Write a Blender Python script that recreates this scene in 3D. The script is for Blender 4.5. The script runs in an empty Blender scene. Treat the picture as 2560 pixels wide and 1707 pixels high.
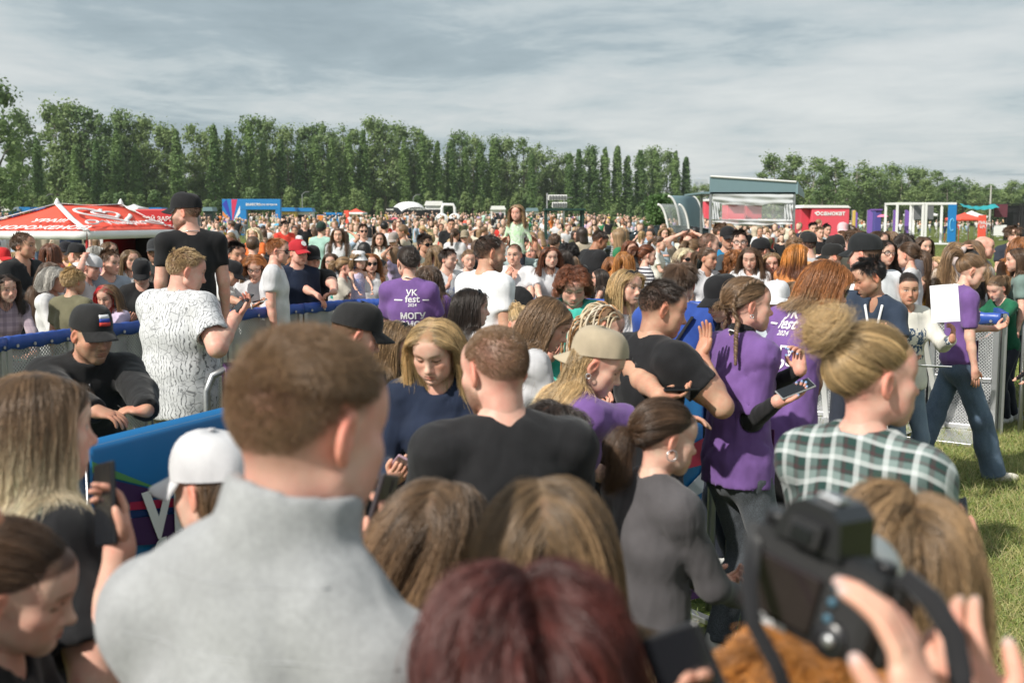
import bpy, bmesh, math, random
import numpy as np
from mathutils import Vector, Matrix
from mathutils.bvhtree import BVHTree

# ------------------------------------------------------------------ camera, sky, sun, exposure
SC = bpy.context.scene
FPX, CAM_H, HORIZON = 2844., 1.95, 545.            # focal length in photo pixels (2560 wide), metres above the grass
PITCH = math.atan((853.5 - HORIZON) / FPX)
cam = bpy.data.cameras.new('camera'); cam_ob = bpy.data.objects.new('camera', cam); SC.collection.objects.link(cam_ob)
cam.sensor_width = 36.; cam.lens = 36. * FPX / 2560.
cam_ob.location = (0, 0, CAM_H); cam_ob.rotation_euler = (math.pi / 2 - PITCH, 0, 0)
cam.clip_start = .05; cam.clip_end = 3000
cam.dof.use_dof = True; cam.dof.focus_distance = 8.2; cam.dof.aperture_fstop = 3.9; cam.dof.aperture_blades = 9
SC.camera = cam_ob
SUN_TO = Vector((-.68, -.58, .76)).normalized()      # towards the sun: behind the left shoulder
SUN_EL = math.asin(SUN_TO.z)
w = bpy.data.worlds.new("World"); SC.world = w; w.use_nodes = True
nt = w.node_tree; bgn = nt.nodes['Background']; Lk = nt.links.new
sky = nt.nodes.new('ShaderNodeTexSky'); sky.sky_type = 'NISHITA'; sky.sun_disc = False
sky.sun_elevation = SUN_EL; sky.sun_rotation = math.atan2(SUN_TO.x, SUN_TO.y)
tc = nt.nodes.new('ShaderNodeTexCoord'); sp = nt.nodes.new('ShaderNodeSeparateXYZ'); Lk(tc.outputs['Generated'], sp.inputs[0])
def wm(op, a, b=None, c=None):
    n = nt.nodes.new('ShaderNodeMath'); n.operation = op
    for i, x in enumerate((a, b, c)):
        if x is None: continue
        if isinstance(x, (int, float)): n.inputs[i].default_value = x
        else: Lk(x, n.inputs[i])
    return n.outputs[0]
zz = wm('ADD', wm('MAXIMUM', sp.outputs[2], 0.), .045)
cv = nt.nodes.new('ShaderNodeCombineXYZ'); Lk(wm('DIVIDE', sp.outputs[0], zz), cv.inputs[0]); Lk(wm('DIVIDE', sp.outputs[1], zz), cv.inputs[1])
def wnoise(scale, sx, sy, det, rough, dist=0., rot=0.):
    mp = nt.nodes.new('ShaderNodeMapping'); mp.inputs['Scale'].default_value = (sx, sy, 1); mp.inputs['Rotation'].default_value = (0, 0, rot); Lk(cv.outputs[0], mp.inputs[0])
    n = nt.nodes.new('ShaderNodeTexNoise'); n.inputs['Scale'].default_value = scale; n.inputs['Detail'].default_value = det; n.inputs['Roughness'].default_value = rough
    n.inputs['Distortion'].default_value = dist; Lk(mp.outputs[0], n.inputs['Vector']); return n.outputs['Fac']
c1 = wnoise(.25, 1., .75, 8., .58, .5, .35); c2 = wnoise(1.3, 1., .8, 7., .62, .4, .3); c3 = wnoise(.11, 1., 1., 3., .5)
cl = wm('ADD', wm('ADD', wm('MULTIPLY', c1, .62), wm('MULTIPLY', c2, .21)), wm('MULTIPLY', c3, .4))
rp = nt.nodes.new('ShaderNodeValToRGB'); Lk(cl, rp.inputs[0]); e = rp.color_ramp.elements
e[0].position = .50; e[0].color = (2.6, 3.2, 3.5, 1); e[1].position = .715; e[1].color = (6.2, 6.4, 6.3, 1)
for ps, cc in ((.555, (3.2, 3.85, 4.15)), (.59, (4.3, 4.85, 5.0)), (.63, (5.1, 5.45, 5.5))):
    x = e.new(ps); x.color = (*cc, 1)
mx = nt.nodes.new('ShaderNodeMix'); mx.data_type = 'RGBA'; mx.inputs[0].default_value = .93
Lk(sky.outputs[0], mx.inputs[6]); Lk(rp.outputs[0], mx.inputs[7]); Lk(mx.outputs[2], bgn.inputs['Color'])
bgn.inputs['Strength'].default_value = .104
sun = bpy.data.lights.new('sun', 'SUN'); sun.energy = 4.3; sun.angle = math.radians(1.2); sun.color = (1., .945, .86)
sun_ob = bpy.data.objects.new('sun', sun); SC.collection.objects.link(sun_ob); sun_ob.rotation_euler = (-SUN_TO).to_track_quat('-Z', 'Y').to_euler()
SC.view_settings.view_transform = 'Standard'; SC.view_settings.look = 'None'; SC.view_settings.exposure = .27; SC.view_settings.gamma = 1.
SC.view_settings.use_curve_mapping = False
SC.cycles.max_bounces = 6; SC.cycles.transparent_max_bounces = 12; SC.cycles.sample_clamp_indirect = 6.


def at(px, py, y):
    """the point y metres in front of the lens that shows at (px, py) of the 2560 x 1707 photograph"""
    dx = (px - 1280.) / FPX; dz = (853.5 - py) / FPX
    c, s = math.cos(PITCH), math.sin(PITCH)
    d = (dx, c + dz * s, -s + dz * c)
    t = y / d[1]
    return (d[0] * t, y, CAM_H + d[2] * t)


def ground_z(x, y):
    """the meadow is level near the lens and climbs a little towards the tree belt on the left"""
    w = min(1., max(0., (20. - x) / 15.)); w = w * w * (3 - 2 * w)
    return max(0., y - 26.) * .0085 * w


# ------------------------------------------------------------------ helpers
rng = np.random.default_rng(7)
random.seed(7)
C = bpy.context.scene.collection


def tag(o, label=None, cat=None, group=None, kind=None):
    if label: o['label'] = label
    if cat: o['category'] = cat
    if group: o['group'] = group
    if kind: o['kind'] = kind
    return o


def link(name, data, parent=None):
    o = bpy.data.objects.new(name, data)
    C.objects.link(o)
    if parent is not None: o.parent = parent
    return o


def np_mesh(name, V, Q, smooth=True, mats=None, midx=None, col=None):
    """mesh from (n,3) verts and a list of (m,k) face index arrays"""
    me = bpy.data.meshes.new(name)
    V = np.asarray(V, np.float32)
    if isinstance(Q, np.ndarray): Q = [Q]
    Q = [np.asarray(q, np.int32) for q in Q if len(q)]
    me.vertices.add(len(V)); me.vertices.foreach_set('co', V.ravel())
    nl = sum(q.size for q in Q); nf = sum(len(q) for q in Q)
    me.loops.add(nl); me.polygons.add(nf)
    me.loops.foreach_set('vertex_index', np.concatenate([q.ravel() for q in Q]) if Q else np.zeros(0, np.int32))
    tot = np.concatenate([np.full(len(q), q.shape[1], np.int32) for q in Q]) if Q else np.zeros(0, np.int32)
    st = np.concatenate([[0], np.cumsum(tot)[:-1]]).astype(np.int32) if len(tot) else tot
    me.polygons.foreach_set('loop_start', st)
    if midx is not None: me.polygons.foreach_set('material_index', np.asarray(midx, np.int32))
    me.polygons.foreach_set('use_smooth', np.full(nf, smooth))
    if col is not None:
        a = me.color_attributes.new('Col', 'FLOAT_COLOR', 'POINT')
        c4 = np.ones((len(V), 4), np.float32); c4[:, :3] = col
        a.data.foreach_set('color', c4.ravel())
    for m in (mats or []): me.materials.append(m)
    me.update(calc_edges=True)
    return me


class MB:
    """mesh builder for hard things"""
    def __init__(s): s.v = []; s.f = []; s.mi = []; s.m = 0
    def add(s, V, F):
        o = len(s.v); s.v += [tuple(p) for p in V]
        s.f += [tuple(i + o for i in f) for f in F]; s.mi += [s.m] * len(F)
        return s
    def box(s, c, d, rz=0., M=None):
        hx, hy, hz = d[0] / 2, d[1] / 2, d[2] / 2
        V = [Vector((x * hx, y * hy, z * hz)) for x in (-1, 1) for y in (-1, 1) for z in (-1, 1)]
        R = M if M is not None else Matrix.Rotation(rz, 3, 'Z')
        V = [R @ v + Vector(c) for v in V]
        return s.add(V, [(0, 1, 3, 2), (4, 6, 7, 5), (0, 4, 5, 1), (2, 3, 7, 6), (0, 2, 6, 4), (1, 5, 7, 3)])
    def bbox(s, c, d, b=.005, rz=0., M=None):
        """bevelled box"""
        bm = bmesh.new(); bmesh.ops.create_cube(bm, size=1)
        for v in bm.verts: v.co = Vector((v.co.x * d[0], v.co.y * d[1], v.co.z * d[2]))
        bmesh.ops.bevel(bm, geom=bm.edges[:], offset=min(b, min(d) * .45), segments=2, affect='EDGES', profile=.5)
        R = M if M is not None else Matrix.Rotation(rz, 3, 'Z')
        bm.verts.index_update()
        s.add([R @ v.co + Vector(c) for v in bm.verts], [[v.index for v in f.verts] for f in bm.faces]); bm.free()
        return s
    def tube(s, pts, r, n=8, cap=True, flat=None):
        pts = [Vector(p) for p in pts]; m = len(pts)
        rs = r if hasattr(r, '__len__') else [r] * m
        V = []; F = []; up = None
        for i, p in enumerate(pts):
            t = (pts[min(i + 1, m - 1)] - pts[max(i - 1, 0)]).normalized()
            if up is None:
                up = Vector((0, 0, 1)) if abs(t.z) < .9 else Vector((1, 0, 0))
            a = t.cross(up)
            if a.length < 1e-6: a = t.orthogonal()
            a.normalize(); b = a.cross(t).normalized(); up = b
            for k in range(n):
                w = 2 * math.pi * k / n
                V.append(p + (a * math.cos(w) + b * math.sin(w) * (flat or 1)) * rs[i])
        for i in range(m - 1):
            for k in range(n):
                F.append((i * n + k, i * n + (k + 1) % n, (i + 1) * n + (k + 1) % n, (i + 1) * n + k))
        if cap: F += [tuple(range(n - 1, -1, -1)), tuple((m - 1) * n + k for k in range(n))]
        return s.add(V, F)
    def lathe(s, prof, n=16, c=(0, 0, 0), M=None):
        V = []; F = []; R = M or Matrix.Identity(3)
        for r, z in prof:
            for k in range(n):
                w = 2 * math.pi * k / n
                V.append(R @ Vector((r * math.cos(w), r * math.sin(w), z)) + Vector(c))
        for i in range(len(prof) - 1):
            for k in range(n):
                F.append((i * n + k, i * n + (k + 1) % n, (i + 1) * n + (k + 1) % n, (i + 1) * n + k))
        F += [tuple(range(n - 1, -1, -1)), tuple((len(prof) - 1) * n + k for k in range(n))]
        return s.add(V, F)
    def prism(s, poly, axis_o, ax, ay, th):
        """extruded polygon: poly in 2D along ax, ay from axis_o, thickness vector th"""
        o = Vector(axis_o); ax = Vector(ax); ay = Vector(ay); th = Vector(th)
        A = [o + ax * x + ay * y for x, y in poly]; B = [p + th for p in A]; n = len(A)
        return s.add(A + B, [tuple(range(n - 1, -1, -1)), tuple(range(n, 2 * n))] + [(i, (i + 1) % n, n + (i + 1) % n, n + i) for i in range(n)])
    def mesh(s, name, mats, smooth=False):
        me = bpy.data.meshes.new(name); me.from_pydata(s.v, [], s.f)
        for m in (mats if isinstance(mats, (list, tuple)) else [mats]): me.materials.append(m)
        me.polygons.foreach_set('material_index', s.mi)
        me.polygons.foreach_set('use_smooth', [smooth] * len(s.f)); me.update()
        return me
    def build(s, name, mats, parent=None, smooth=False):
        return link(name, s.mesh(name, mats, smooth), parent)


def text_mesh(body, size=1., bold=.0, align='CENTER', shear=0., spacing=1., line=1., extrude=0., scx=1.):
    """vertices (n,3) and faces of a text set in the XY plane"""
    cu = bpy.data.curves.new('lettering', 'FONT'); cu.body = body; cu.size = size; cu.align_x = align
    cu.offset = bold * size; cu.shear = shear; cu.space_character = spacing; cu.space_line = line; cu.extrude = extrude
    cu.resolution_u = 2
    o = bpy.data.objects.new('lettering', cu); C.objects.link(o)
    dg = bpy.context.evaluated_depsgraph_get()
    me = o.evaluated_get(dg).to_mesh()
    V = [(v.co.x * scx, v.co.y, v.co.z) for v in me.vertices]; F = [tuple(p.vertices) for p in me.polygons]
    o.evaluated_get(dg).to_mesh_clear(); bpy.data.objects.remove(o); bpy.data.curves.remove(cu)
    return V, F


# ------------------------------------------------------------------ materials
MATS = {}


def nodemat(name):
    m = bpy.data.materials.new(name); m.use_nodes = True
    nt = m.node_tree; return m, nt, nt.nodes['Principled BSDF']


def N(nt, t, **kw):
    n = nt.nodes.new(t)
    for k, v in kw.items():
        if k in n.inputs: n.inputs[k].default_value = v
        else: setattr(n, k, v)
    return n


def plain(name, col, rough=.6, metal=0., var=.12, scale=6., bump=.0, bscale=60., spec=.5, alpha=1., coat=0., trans=0.):
    """plain surface with mottled colour and fine relief"""
    key = ('plain', name)
    if key in MATS: return MATS[key]
    m, nt, b = nodemat(name); L = nt.links.new
    tc = N(nt, 'ShaderNodeTexCoord'); nz = N(nt, 'ShaderNodeTexNoise', Scale=scale, Detail=5.)
    L(tc.outputs['Object'], nz.inputs['Vector'])
    mp = N(nt, 'ShaderNodeMapRange'); mp.inputs['To Min'].default_value = 1 - var; mp.inputs['To Max'].default_value = 1 + var
    L(nz.outputs['Fac'], mp.inputs['Value'])
    mx = N(nt, 'ShaderNodeVectorMath', operation='SCALE'); mx.inputs[0].default_value = col[:3]
    L(mp.outputs[0], mx.inputs['Scale']); L(mx.outputs[0], b.inputs['Base Color'])
    b.inputs['Roughness'].default_value = rough; b.inputs['Metallic'].default_value = metal
    b.inputs['Specular IOR Level'].default_value = spec; b.inputs['Alpha'].default_value = alpha
    b.inputs['Coat Weight'].default_value = coat; b.inputs['Transmission Weight'].default_value = trans
    if bump:
        n2 = N(nt, 'ShaderNodeTexNoise', Scale=bscale, Detail=4.); L(tc.outputs['Object'], n2.inputs['Vector'])
        bp = N(nt, 'ShaderNodeBump', Strength=bump, Distance=.01); L(n2.outputs['Fac'], bp.inputs['Height']); L(bp.outputs[0], b.inputs['Normal'])
    MATS[key] = m
    return m


def cloth(col, pat='plain', col2=(0.02, 0.02, 0.025)):
    """woven cloth with folds and fine weave; patterns: stripes, plaid, floral, heather, denim, leopard, tiedye"""
    key = ('cloth', tuple(col), pat, tuple(col2))
    if key in MATS: return MATS[key]
    m, nt, b = nodemat('cloth_' + pat); L = nt.links.new
    tc = N(nt, 'ShaderNodeTexCoord'); P = tc.outputs['Object']
    def noise(s, d=3., v=P, dist=0.):
        n = N(nt, 'ShaderNodeTexNoise', Scale=s, Detail=d, Distortion=dist); L(v, n.inputs['Vector']); return n.outputs['Fac']
    def ramp(f, stops, inter='LINEAR'):
        r = N(nt, 'ShaderNodeValToRGB'); r.color_ramp.interpolation = inter; L(f, r.inputs[0])
        e = r.color_ramp.elements
        while len(e) > len(stops): e.remove(e[-1])
        while len(e) < len(stops): e.new(.5)
        for i, (p, c) in enumerate(stops):
            e[i].position = p; e[i].color = (*c[:3], 1)
        return r.outputs[0]
    def mix(f, a, c, mode='MIX'):
        n = N(nt, 'ShaderNodeMix', data_type='RGBA', blend_type=mode)
        if isinstance(f, float): n.inputs[0].default_value = f
        else: L(f, n.inputs[0])
        for s, x in ((6, a), (7, c)):
            if isinstance(x, tuple): n.inputs[s].default_value = (*x[:3], 1)
            else: L(x, n.inputs[s])
        return n.outputs[2]
    def math_(op, a, c=None):
        n = N(nt, 'ShaderNodeMath', operation=op)
        for s, x in ((0, a), (1, c)):
            if x is None: continue
            if isinstance(x, (int, float)): n.inputs[s].default_value = x
            else: L(x, n.inputs[s])
        return n.outputs[0]
    col = tuple(col[:3]); col2 = tuple(col2[:3])
    lo = tuple(c * .86 for c in col); hi = tuple(min(1, c * 1.12) for c in col)
    out = ramp(noise(9., 4.), [(.35, lo), (.65, hi)])
    sep = N(nt, 'ShaderNodeSeparateXYZ'); L(P, sep.inputs[0])
    if pat == 'stripes':
        f = math_('GREATER_THAN', math_('SINE', math_('MULTIPLY', sep.outputs[2], 150.)), .2); out = mix(f, out, col2)
    elif pat == 'plaid':
        def band(ax, fr, ph, th):
            return math_('GREATER_THAN', math_('SINE', math_('ADD', math_('MULTIPLY', ax, fr), ph)), th)
        dark = (0.008, 0.035, 0.03)
        wx = noise(3., 2.)
        ax = math_('ADD', math_('ADD', sep.outputs[0], math_('MULTIPLY', sep.outputs[1], .25)), math_('MULTIPLY', wx, .03))
        az = math_('ADD', math_('ADD', sep.outputs[2], math_('MULTIPLY', sep.outputs[1], .8)), math_('MULTIPLY', wx, .03))
        a = band(ax, 92., 0., -.6); c = band(az, 92., 0., -.6)
        a2 = band(ax, 92., 1.5, .9); c2 = band(az, 92., 1.5, .9)
        mid = (.035, .075, .068); o1 = mix(a, col, mid); o2 = mix(c, col, dark)
        out = mix(.5, o1, o2)
        out = mix(math_('MULTIPLY', a2, .3), out, col2); out = mix(math_('MULTIPLY', c2, .3), out, col2)
        a3 = band(ax, 92., 4.7, .8); c3 = band(az, 92., 4.7, .8)
        out = mix(math_('MULTIPLY', a3, .45), out, (.72, .76, .76)); out = mix(math_('MULTIPLY', c3, .45), out, (.72, .76, .76))
    elif pat == 'softplaid':
        f1 = math_('GREATER_THAN', math_('SINE', math_('MULTIPLY', sep.outputs[0], 80.)), .3); f2 = math_('GREATER_THAN', math_('SINE', math_('MULTIPLY', sep.outputs[2], 80.)), .3)
        out = mix(math_('MULTIPLY', f1, .4), out, col2); out = mix(math_('MULTIPLY', f2, .4), out, col2)
    elif pat == 'floral':
        w = N(nt, 'ShaderNodeTexWave', Scale=17., Distortion=7., Detail=2.); w.inputs['Detail Scale'].default_value = 1.2; L(P, w.inputs['Vector'])
        ln = ramp(w.outputs['Fac'], [(0., (1, 1, 1)), (.10, (1, 1, 1)), (.22, (0, 0, 0))])
        v = N(nt, 'ShaderNodeTexVoronoi', Scale=21., feature='DISTANCE_TO_EDGE'); L(P, v.inputs['Vector'])
        sp = ramp(v.outputs['Distance'], [(.015, (.9, .9, .9)), (.05, (0, 0, 0))])
        v2 = N(nt, 'ShaderNodeTexVoronoi', Scale=13.); L(P, v2.inputs['Vector'])
        sk = ramp(v2.outputs['Distance'], [(.10, (1, 1, 1)), (.15, (0, 0, 0)), (.30, (0, 0, 0)), (.34, (.8, .8, .8)), (.38, (0, 0, 0))])
        msk = ramp(noise(9., 3.), [(.44, (0, 0, 0)), (.52, (1, 1, 1))]); mi = ramp(noise(9., 3.), [(.47, (1, 1, 1)), (.55, (.15, .15, .15))])
        f = mix(1., mix(1., ln, msk, 'MULTIPLY'), mix(1., mix(1., sp, sk, 'LIGHTEN'), mi, 'MULTIPLY'), 'LIGHTEN')
        f = mix(1., f, ramp(noise(60., 2.), [(.36, (.1, .1, .1)), (.5, (1, 1, 1))]), 'MULTIPLY')
        f2 = N(nt, 'ShaderNodeRGBToBW'); L(f, f2.inputs[0]); out = mix(f2.outputs[0], out, col2)
    elif pat == 'leopard':
        v = N(nt, 'ShaderNodeTexVoronoi', Scale=38.); L(P, v.inputs['Vector'])
        out = mix(ramp(v.outputs['Distance'], [(.18, (0, 0, 0)), (.25, (1, 1, 1)), (.42, (1, 1, 1)), (.5, (0, 0, 0))]), out, col2)
    elif pat == 'heather':
        out = mix(ramp(noise(160., 4.), [(.3, (0, 0, 0)), (.75, (.55, .55, .55))]), out, tuple(c * .6 for c in col))
    elif pat == 'denim':
        out = mix(ramp(noise(5., 4.), [(.42, (0, 0, 0)), (.72, (.6, .6, .6))]), out, col2)
        out = mix(ramp(noise(300., 2.), [(.3, (0, 0, 0)), (.8, (.35, .35, .35))]), out, (.35, .42, .5))
    elif pat == 'tiedye':
        out = mix(ramp(noise(11., 3., dist=1.5), [(.4, (0, 0, 0)), (.55, (1, 1, 1))]), out, col2)
    elif pat == 'graphic':
        v = N(nt, 'ShaderNodeTexNoise', Scale=16., Detail=2., Distortion=2.2); L(P, v.inputs['Vector'])
        inb = math_('MULTIPLY', math_('GREATER_THAN', sep.outputs[1], .06), math_('LESS_THAN', math_('ABSOLUTE', sep.outputs[0]), .11))
        inb = math_('MULTIPLY', inb, math_('LESS_THAN', math_('ABSOLUTE', math_('SUBTRACT', sep.outputs[2], 1.22)), .12))
        f = ramp(v.outputs['Fac'], [(.52, (0, 0, 0)), (.56, (1, 1, 1))]); f2 = N(nt, 'ShaderNodeRGBToBW'); L(f, f2.inputs[0])
        out = mix(math_('MULTIPLY', inb, f2.outputs[0]), out, col2)
    L(out, b.inputs['Base Color'])
    b.inputs['Roughness'].default_value = .82; b.inputs['Specular IOR Level'].default_value = .22
    b.inputs['Sheen Weight'].default_value = .12; b.inputs['Sheen Roughness'].default_value = .5
    # folds run mostly up and down the cloth
    mp = N(nt, 'ShaderNodeMapping'); mp.inputs['Scale'].default_value = (1., 1., .45); L(P, mp.inputs[0])
    f1 = noise(9., 2., mp.outputs[0], .5); f3 = noise(420., 2.)
    b1 = N(nt, 'ShaderNodeBump', Strength=.6, Distance=.022); L(f1, b1.inputs['Height'])
    b2 = N(nt, 'ShaderNodeBump', Strength=.25, Distance=.0015); L(f3, b2.inputs['Height']); L(b1.outputs[0], b2.inputs['Normal'])
    L(b2.outputs[0], b.inputs['Normal'])
    MATS[key] = m
    return m


def skin_mat():
    if 'skin' in MATS: return MATS['skin']
    m, nt, b = nodemat('skin'); L = nt.links.new
    at = N(nt, 'ShaderNodeVertexColor', layer_name='Col'); tc = N(nt, 'ShaderNodeTexCoord')
    nz = N(nt, 'ShaderNodeTexNoise', Scale=38., Detail=4.); L(tc.outputs['Object'], nz.inputs[0])
    mp = N(nt, 'ShaderNodeMapRange'); mp.inputs['To Min'].default_value = .86; mp.inputs['To Max'].default_value = 1.12; L(nz.outputs[0], mp.inputs[0])
    sc = N(nt, 'ShaderNodeVectorMath', operation='SCALE'); L(at.outputs[0], sc.inputs[0]); L(mp.outputs[0], sc.inputs['Scale'])
    n3 = N(nt, 'ShaderNodeTexNoise', Scale=21., Detail=3.); L(tc.outputs['Object'], n3.inputs[0]); m3 = N(nt, 'ShaderNodeMapRange'); m3.inputs['From Min'].default_value = .3; m3.inputs['From Max'].default_value = .7; m3.inputs['To Min'].default_value = .80; m3.inputs['To Max'].default_value = 1.08; L(n3.outputs[0], m3.inputs[0])
    cx = N(nt, 'ShaderNodeCombineXYZ'); cx.inputs[0].default_value = 1.; L(m3.outputs[0], cx.inputs[1]); L(m3.outputs[0], cx.inputs[2]); vm = N(nt, 'ShaderNodeVectorMath', operation='MULTIPLY'); L(sc.outputs[0], vm.inputs[0]); L(cx.outputs[0], vm.inputs[1])
    L(vm.outputs[0], b.inputs['Base Color'])
    b.inputs['Roughness'].default_value = .5; b.inputs['Specular IOR Level'].default_value = .32
    b.inputs['Subsurface Weight'].default_value = .12; b.inputs['Subsurface Radius'].default_value = (1., .35, .2); b.inputs['Subsurface Scale'].default_value = .006
    n2 = N(nt, 'ShaderNodeTexNoise', Scale=260., Detail=3.); L(tc.outputs['Object'], n2.inputs[0])
    bp = N(nt, 'ShaderNodeBump', Strength=.12, Distance=.002); L(n2.outputs[0], bp.inputs['Height']); L(bp.outputs[0], b.inputs['Normal'])
    MATS['skin'] = m
    return m


def hair_mat():
    if 'hair' in MATS: return MATS['hair']
    m, nt, b = nodemat('hair'); L = nt.links.new
    at = N(nt, 'ShaderNodeAttribute', attribute_name='hc')
    L(at.outputs['Color'], b.inputs['Base Color'])
    b.inputs['Roughness'].default_value = .38; b.inputs['Specular IOR Level'].default_value = .6
    MATS['hair'] = m
    return m


def hairmesh_mat(col):
    key = ('hairmesh', tuple(col))
    if key in MATS: return MATS[key]
    m, nt, b = nodemat('hair_mass'); L = nt.links.new
    tc = N(nt, 'ShaderNodeTexCoord'); mp = N(nt, 'ShaderNodeMapping'); mp.inputs['Scale'].default_value = (1, 1, .12); L(tc.outputs['Object'], mp.inputs[0])
    nz = N(nt, 'ShaderNodeTexNoise', Scale=90., Detail=4.); L(mp.outputs[0], nz.inputs[0])
    r = N(nt, 'ShaderNodeValToRGB'); L(nz.outputs[0], r.inputs[0])
    r.color_ramp.elements[0].position = .3; r.color_ramp.elements[0].color = (*[c * .55 for c in col[:3]], 1)
    r.color_ramp.elements[1].position = .7; r.color_ramp.elements[1].color = (*[min(1, c * 1.35) for c in col[:3]], 1)
    L(r.outputs[0], b.inputs['Base Color']); b.inputs['Roughness'].default_value = .45
    bp = N(nt, 'ShaderNodeBump', Strength=.6, Distance=.01); L(nz.outputs[0], bp.inputs['Height']); L(bp.outputs[0], b.inputs['Normal'])
    MATS[key] = m
    return m


# ------------------------------------------------------------------ distance fields
class Field:
    def __init__(s, lo, hi, h):
        s.ax = [np.arange(lo[i] - 2 * h, hi[i] + 3 * h, h, dtype=np.float32) for i in range(3)]
        s.h = h; s.v = np.full([len(a) for a in s.ax], .25, np.float32)
    def op(s, fn, lo, hi, k=.0, mode='u'):
        pad = k + 2.5 * s.h; sl = []
        for i in range(3):
            a = s.ax[i]; i0 = int(np.searchsorted(a, lo[i] - pad)); i1 = int(np.searchsorted(a, hi[i] + pad))
            if i1 - i0 < 1: return
            sl.append(slice(i0, i1))
        sl = tuple(sl)
        d = fn(s.ax[0][sl[0]][:, None, None], s.ax[1][sl[1]][None, :, None], s.ax[2][sl[2]][None, None, :]).astype(np.float32)
        a = s.v[sl]
        if mode == 's':
            d = -d
            if k > 0:
                q = np.maximum(k - np.abs(a - d), 0) / k; s.v[sl] = np.maximum(a, d) + q * q * k * .25
            else: s.v[sl] = np.maximum(a, d)
        else:
            if k > 0:
                q = np.maximum(k - np.abs(a - d), 0) / k; s.v[sl] = np.minimum(a, d) - q * q * k * .25
            else: s.v[sl] = np.minimum(a, d)
    def ell(s, c, r, F=None, k=.02, mode='u'):
        c = np.asarray(c, float); r = np.asarray(r, float); F = np.eye(3) if F is None else F
        def fn(X, Y, Z):
            x, y, z = X - c[0], Y - c[1], Z - c[2]
            q = [(x * F[0, i] + y * F[1, i] + z * F[2, i]) / r[i] for i in range(3)]
            k0 = np.sqrt(q[0] ** 2 + q[1] ** 2 + q[2] ** 2); k1 = np.sqrt((q[0] / r[0]) ** 2 + (q[1] / r[1]) ** 2 + (q[2] / r[2]) ** 2) + 1e-6
            return k0 * (k0 - 1) / k1
        R = np.sqrt(((F * r) ** 2).sum(1)); s.op(fn, c - R, c + R, k, mode)
    def cap(s, a, b, ra, rb=None, k=.02, mode='u', flat=False):
        a = np.asarray(a, float); b = np.asarray(b, float); rb = ra if rb is None else rb
        ab = b - a; L = float(np.linalg.norm(ab)) + 1e-9; u = ab / L
        def fn(X, Y, Z):
            x, y, z = X - a[0], Y - a[1], Z - a[2]
            t = x * u[0] + y * u[1] + z * u[2]
            tc = np.clip(t, 0, L)
            if flat:
                tc2 = np.minimum(np.maximum(t, 0), 1e9)
                px, py, pz = x - tc2 * u[0], y - tc2 * u[1], z - tc2 * u[2]
                d = np.sqrt(px * px + py * py + pz * pz) - (ra + (rb - ra) * tc / L)
                return np.maximum(d, t - L)
            px, py, pz = x - tc * u[0], y - tc * u[1], z - tc * u[2]
            return np.sqrt(px * px + py * py + pz * pz) - (ra + (rb - ra) * tc / L)
        R = max(ra, rb); s.op(fn, np.minimum(a, b) - R, np.maximum(a, b) + R, k, mode)
    def ecap(s, a, b, r0, r1, xd, k=.03, mode='u', flat=0):
        """tapered tube of elliptic section; xd = direction of the first radius; flat 1 cuts the b end, 2 both"""
        a = np.asarray(a, float); b = np.asarray(b, float); ab = b - a; L = float(np.linalg.norm(ab)); u = ab / L
        xd = np.asarray(xd, float); xd = xd - u * (xd @ u); xd /= np.linalg.norm(xd); yd = np.cross(u, xd)
        def fn(X, Y, Z):
            x, y, z = X - a[0], Y - a[1], Z - a[2]
            t = x * u[0] + y * u[1] + z * u[2]; f = np.clip(t / L, 0, 1)
            p = x * xd[0] + y * xd[1] + z * xd[2]; q = x * yd[0] + y * yd[1] + z * yd[2]
            rx = r0[0] + (r1[0] - r0[0]) * f; ry = r0[1] + (r1[1] - r0[1]) * f
            lo_ = np.where(t < 0, t, 0.) if flat < 2 else 0.
            hi_ = np.where(t > L, t - L, 0.) if flat < 1 else 0.
            e = lo_ + hi_
            rm = np.minimum(rx, ry)
            d = (np.sqrt((p / rx) ** 2 + (q / ry) ** 2 + (e / rm) ** 2) - 1) * rm
            if flat >= 1: d = np.maximum(d, t - L)
            if flat >= 2: d = np.maximum(d, -t)
            return d
        R = max(max(r0), max(r1)); s.op(fn, np.minimum(a, b) - R, np.maximum(a, b) + R, k, mode)
    def half(s, p, n):
        """keep the side n points away from"""
        p = np.asarray(p, float); n = np.asarray(n, float) / np.linalg.norm(n)
        X, Y, Z = s.ax[0][:, None, None], s.ax[1][None, :, None], s.ax[2][None, None, :]
        s.v = np.maximum(s.v, ((X - p[0]) * n[0] + (Y - p[1]) * n[1] + (Z - p[2]) * n[2]).astype(np.float32))
    def nets(s):
        v = s.v; S = v < 0
        n = np.zeros([d - 1 for d in v.shape], np.uint8)
        sh = [(i, j, k) for i in (0, 1) for j in (0, 1) for k in (0, 1)]
        nx, ny, nz = n.shape
        for i, j, k in sh: n += S[i:nx + i, j:ny + j, k:nz + k]
        I, J, K = np.nonzero((n > 0) & (n < 8))
        idx = np.full(n.shape, -1, np.int32); idx[I, J, K] = np.arange(len(I))
        P = np.zeros((len(I), 3), np.float32); cnt = np.zeros(len(I), np.float32)
        cv = {c: v[I + c[0], J + c[1], K + c[2]] for c in sh}
        for c in sh:
            for a in range(3):
                if c[a]: continue
                e = list(c); e[a] = 1; e = tuple(e)
                m = (cv[c] < 0) != (cv[e] < 0); va = cv[c][m]; t = va / (va - cv[e][m])
                for q in range(3): P[m, q] += c[q] + (t if q == a else 0)
                cnt[m] += 1
        P /= np.maximum(cnt, 1)[:, None]
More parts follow.
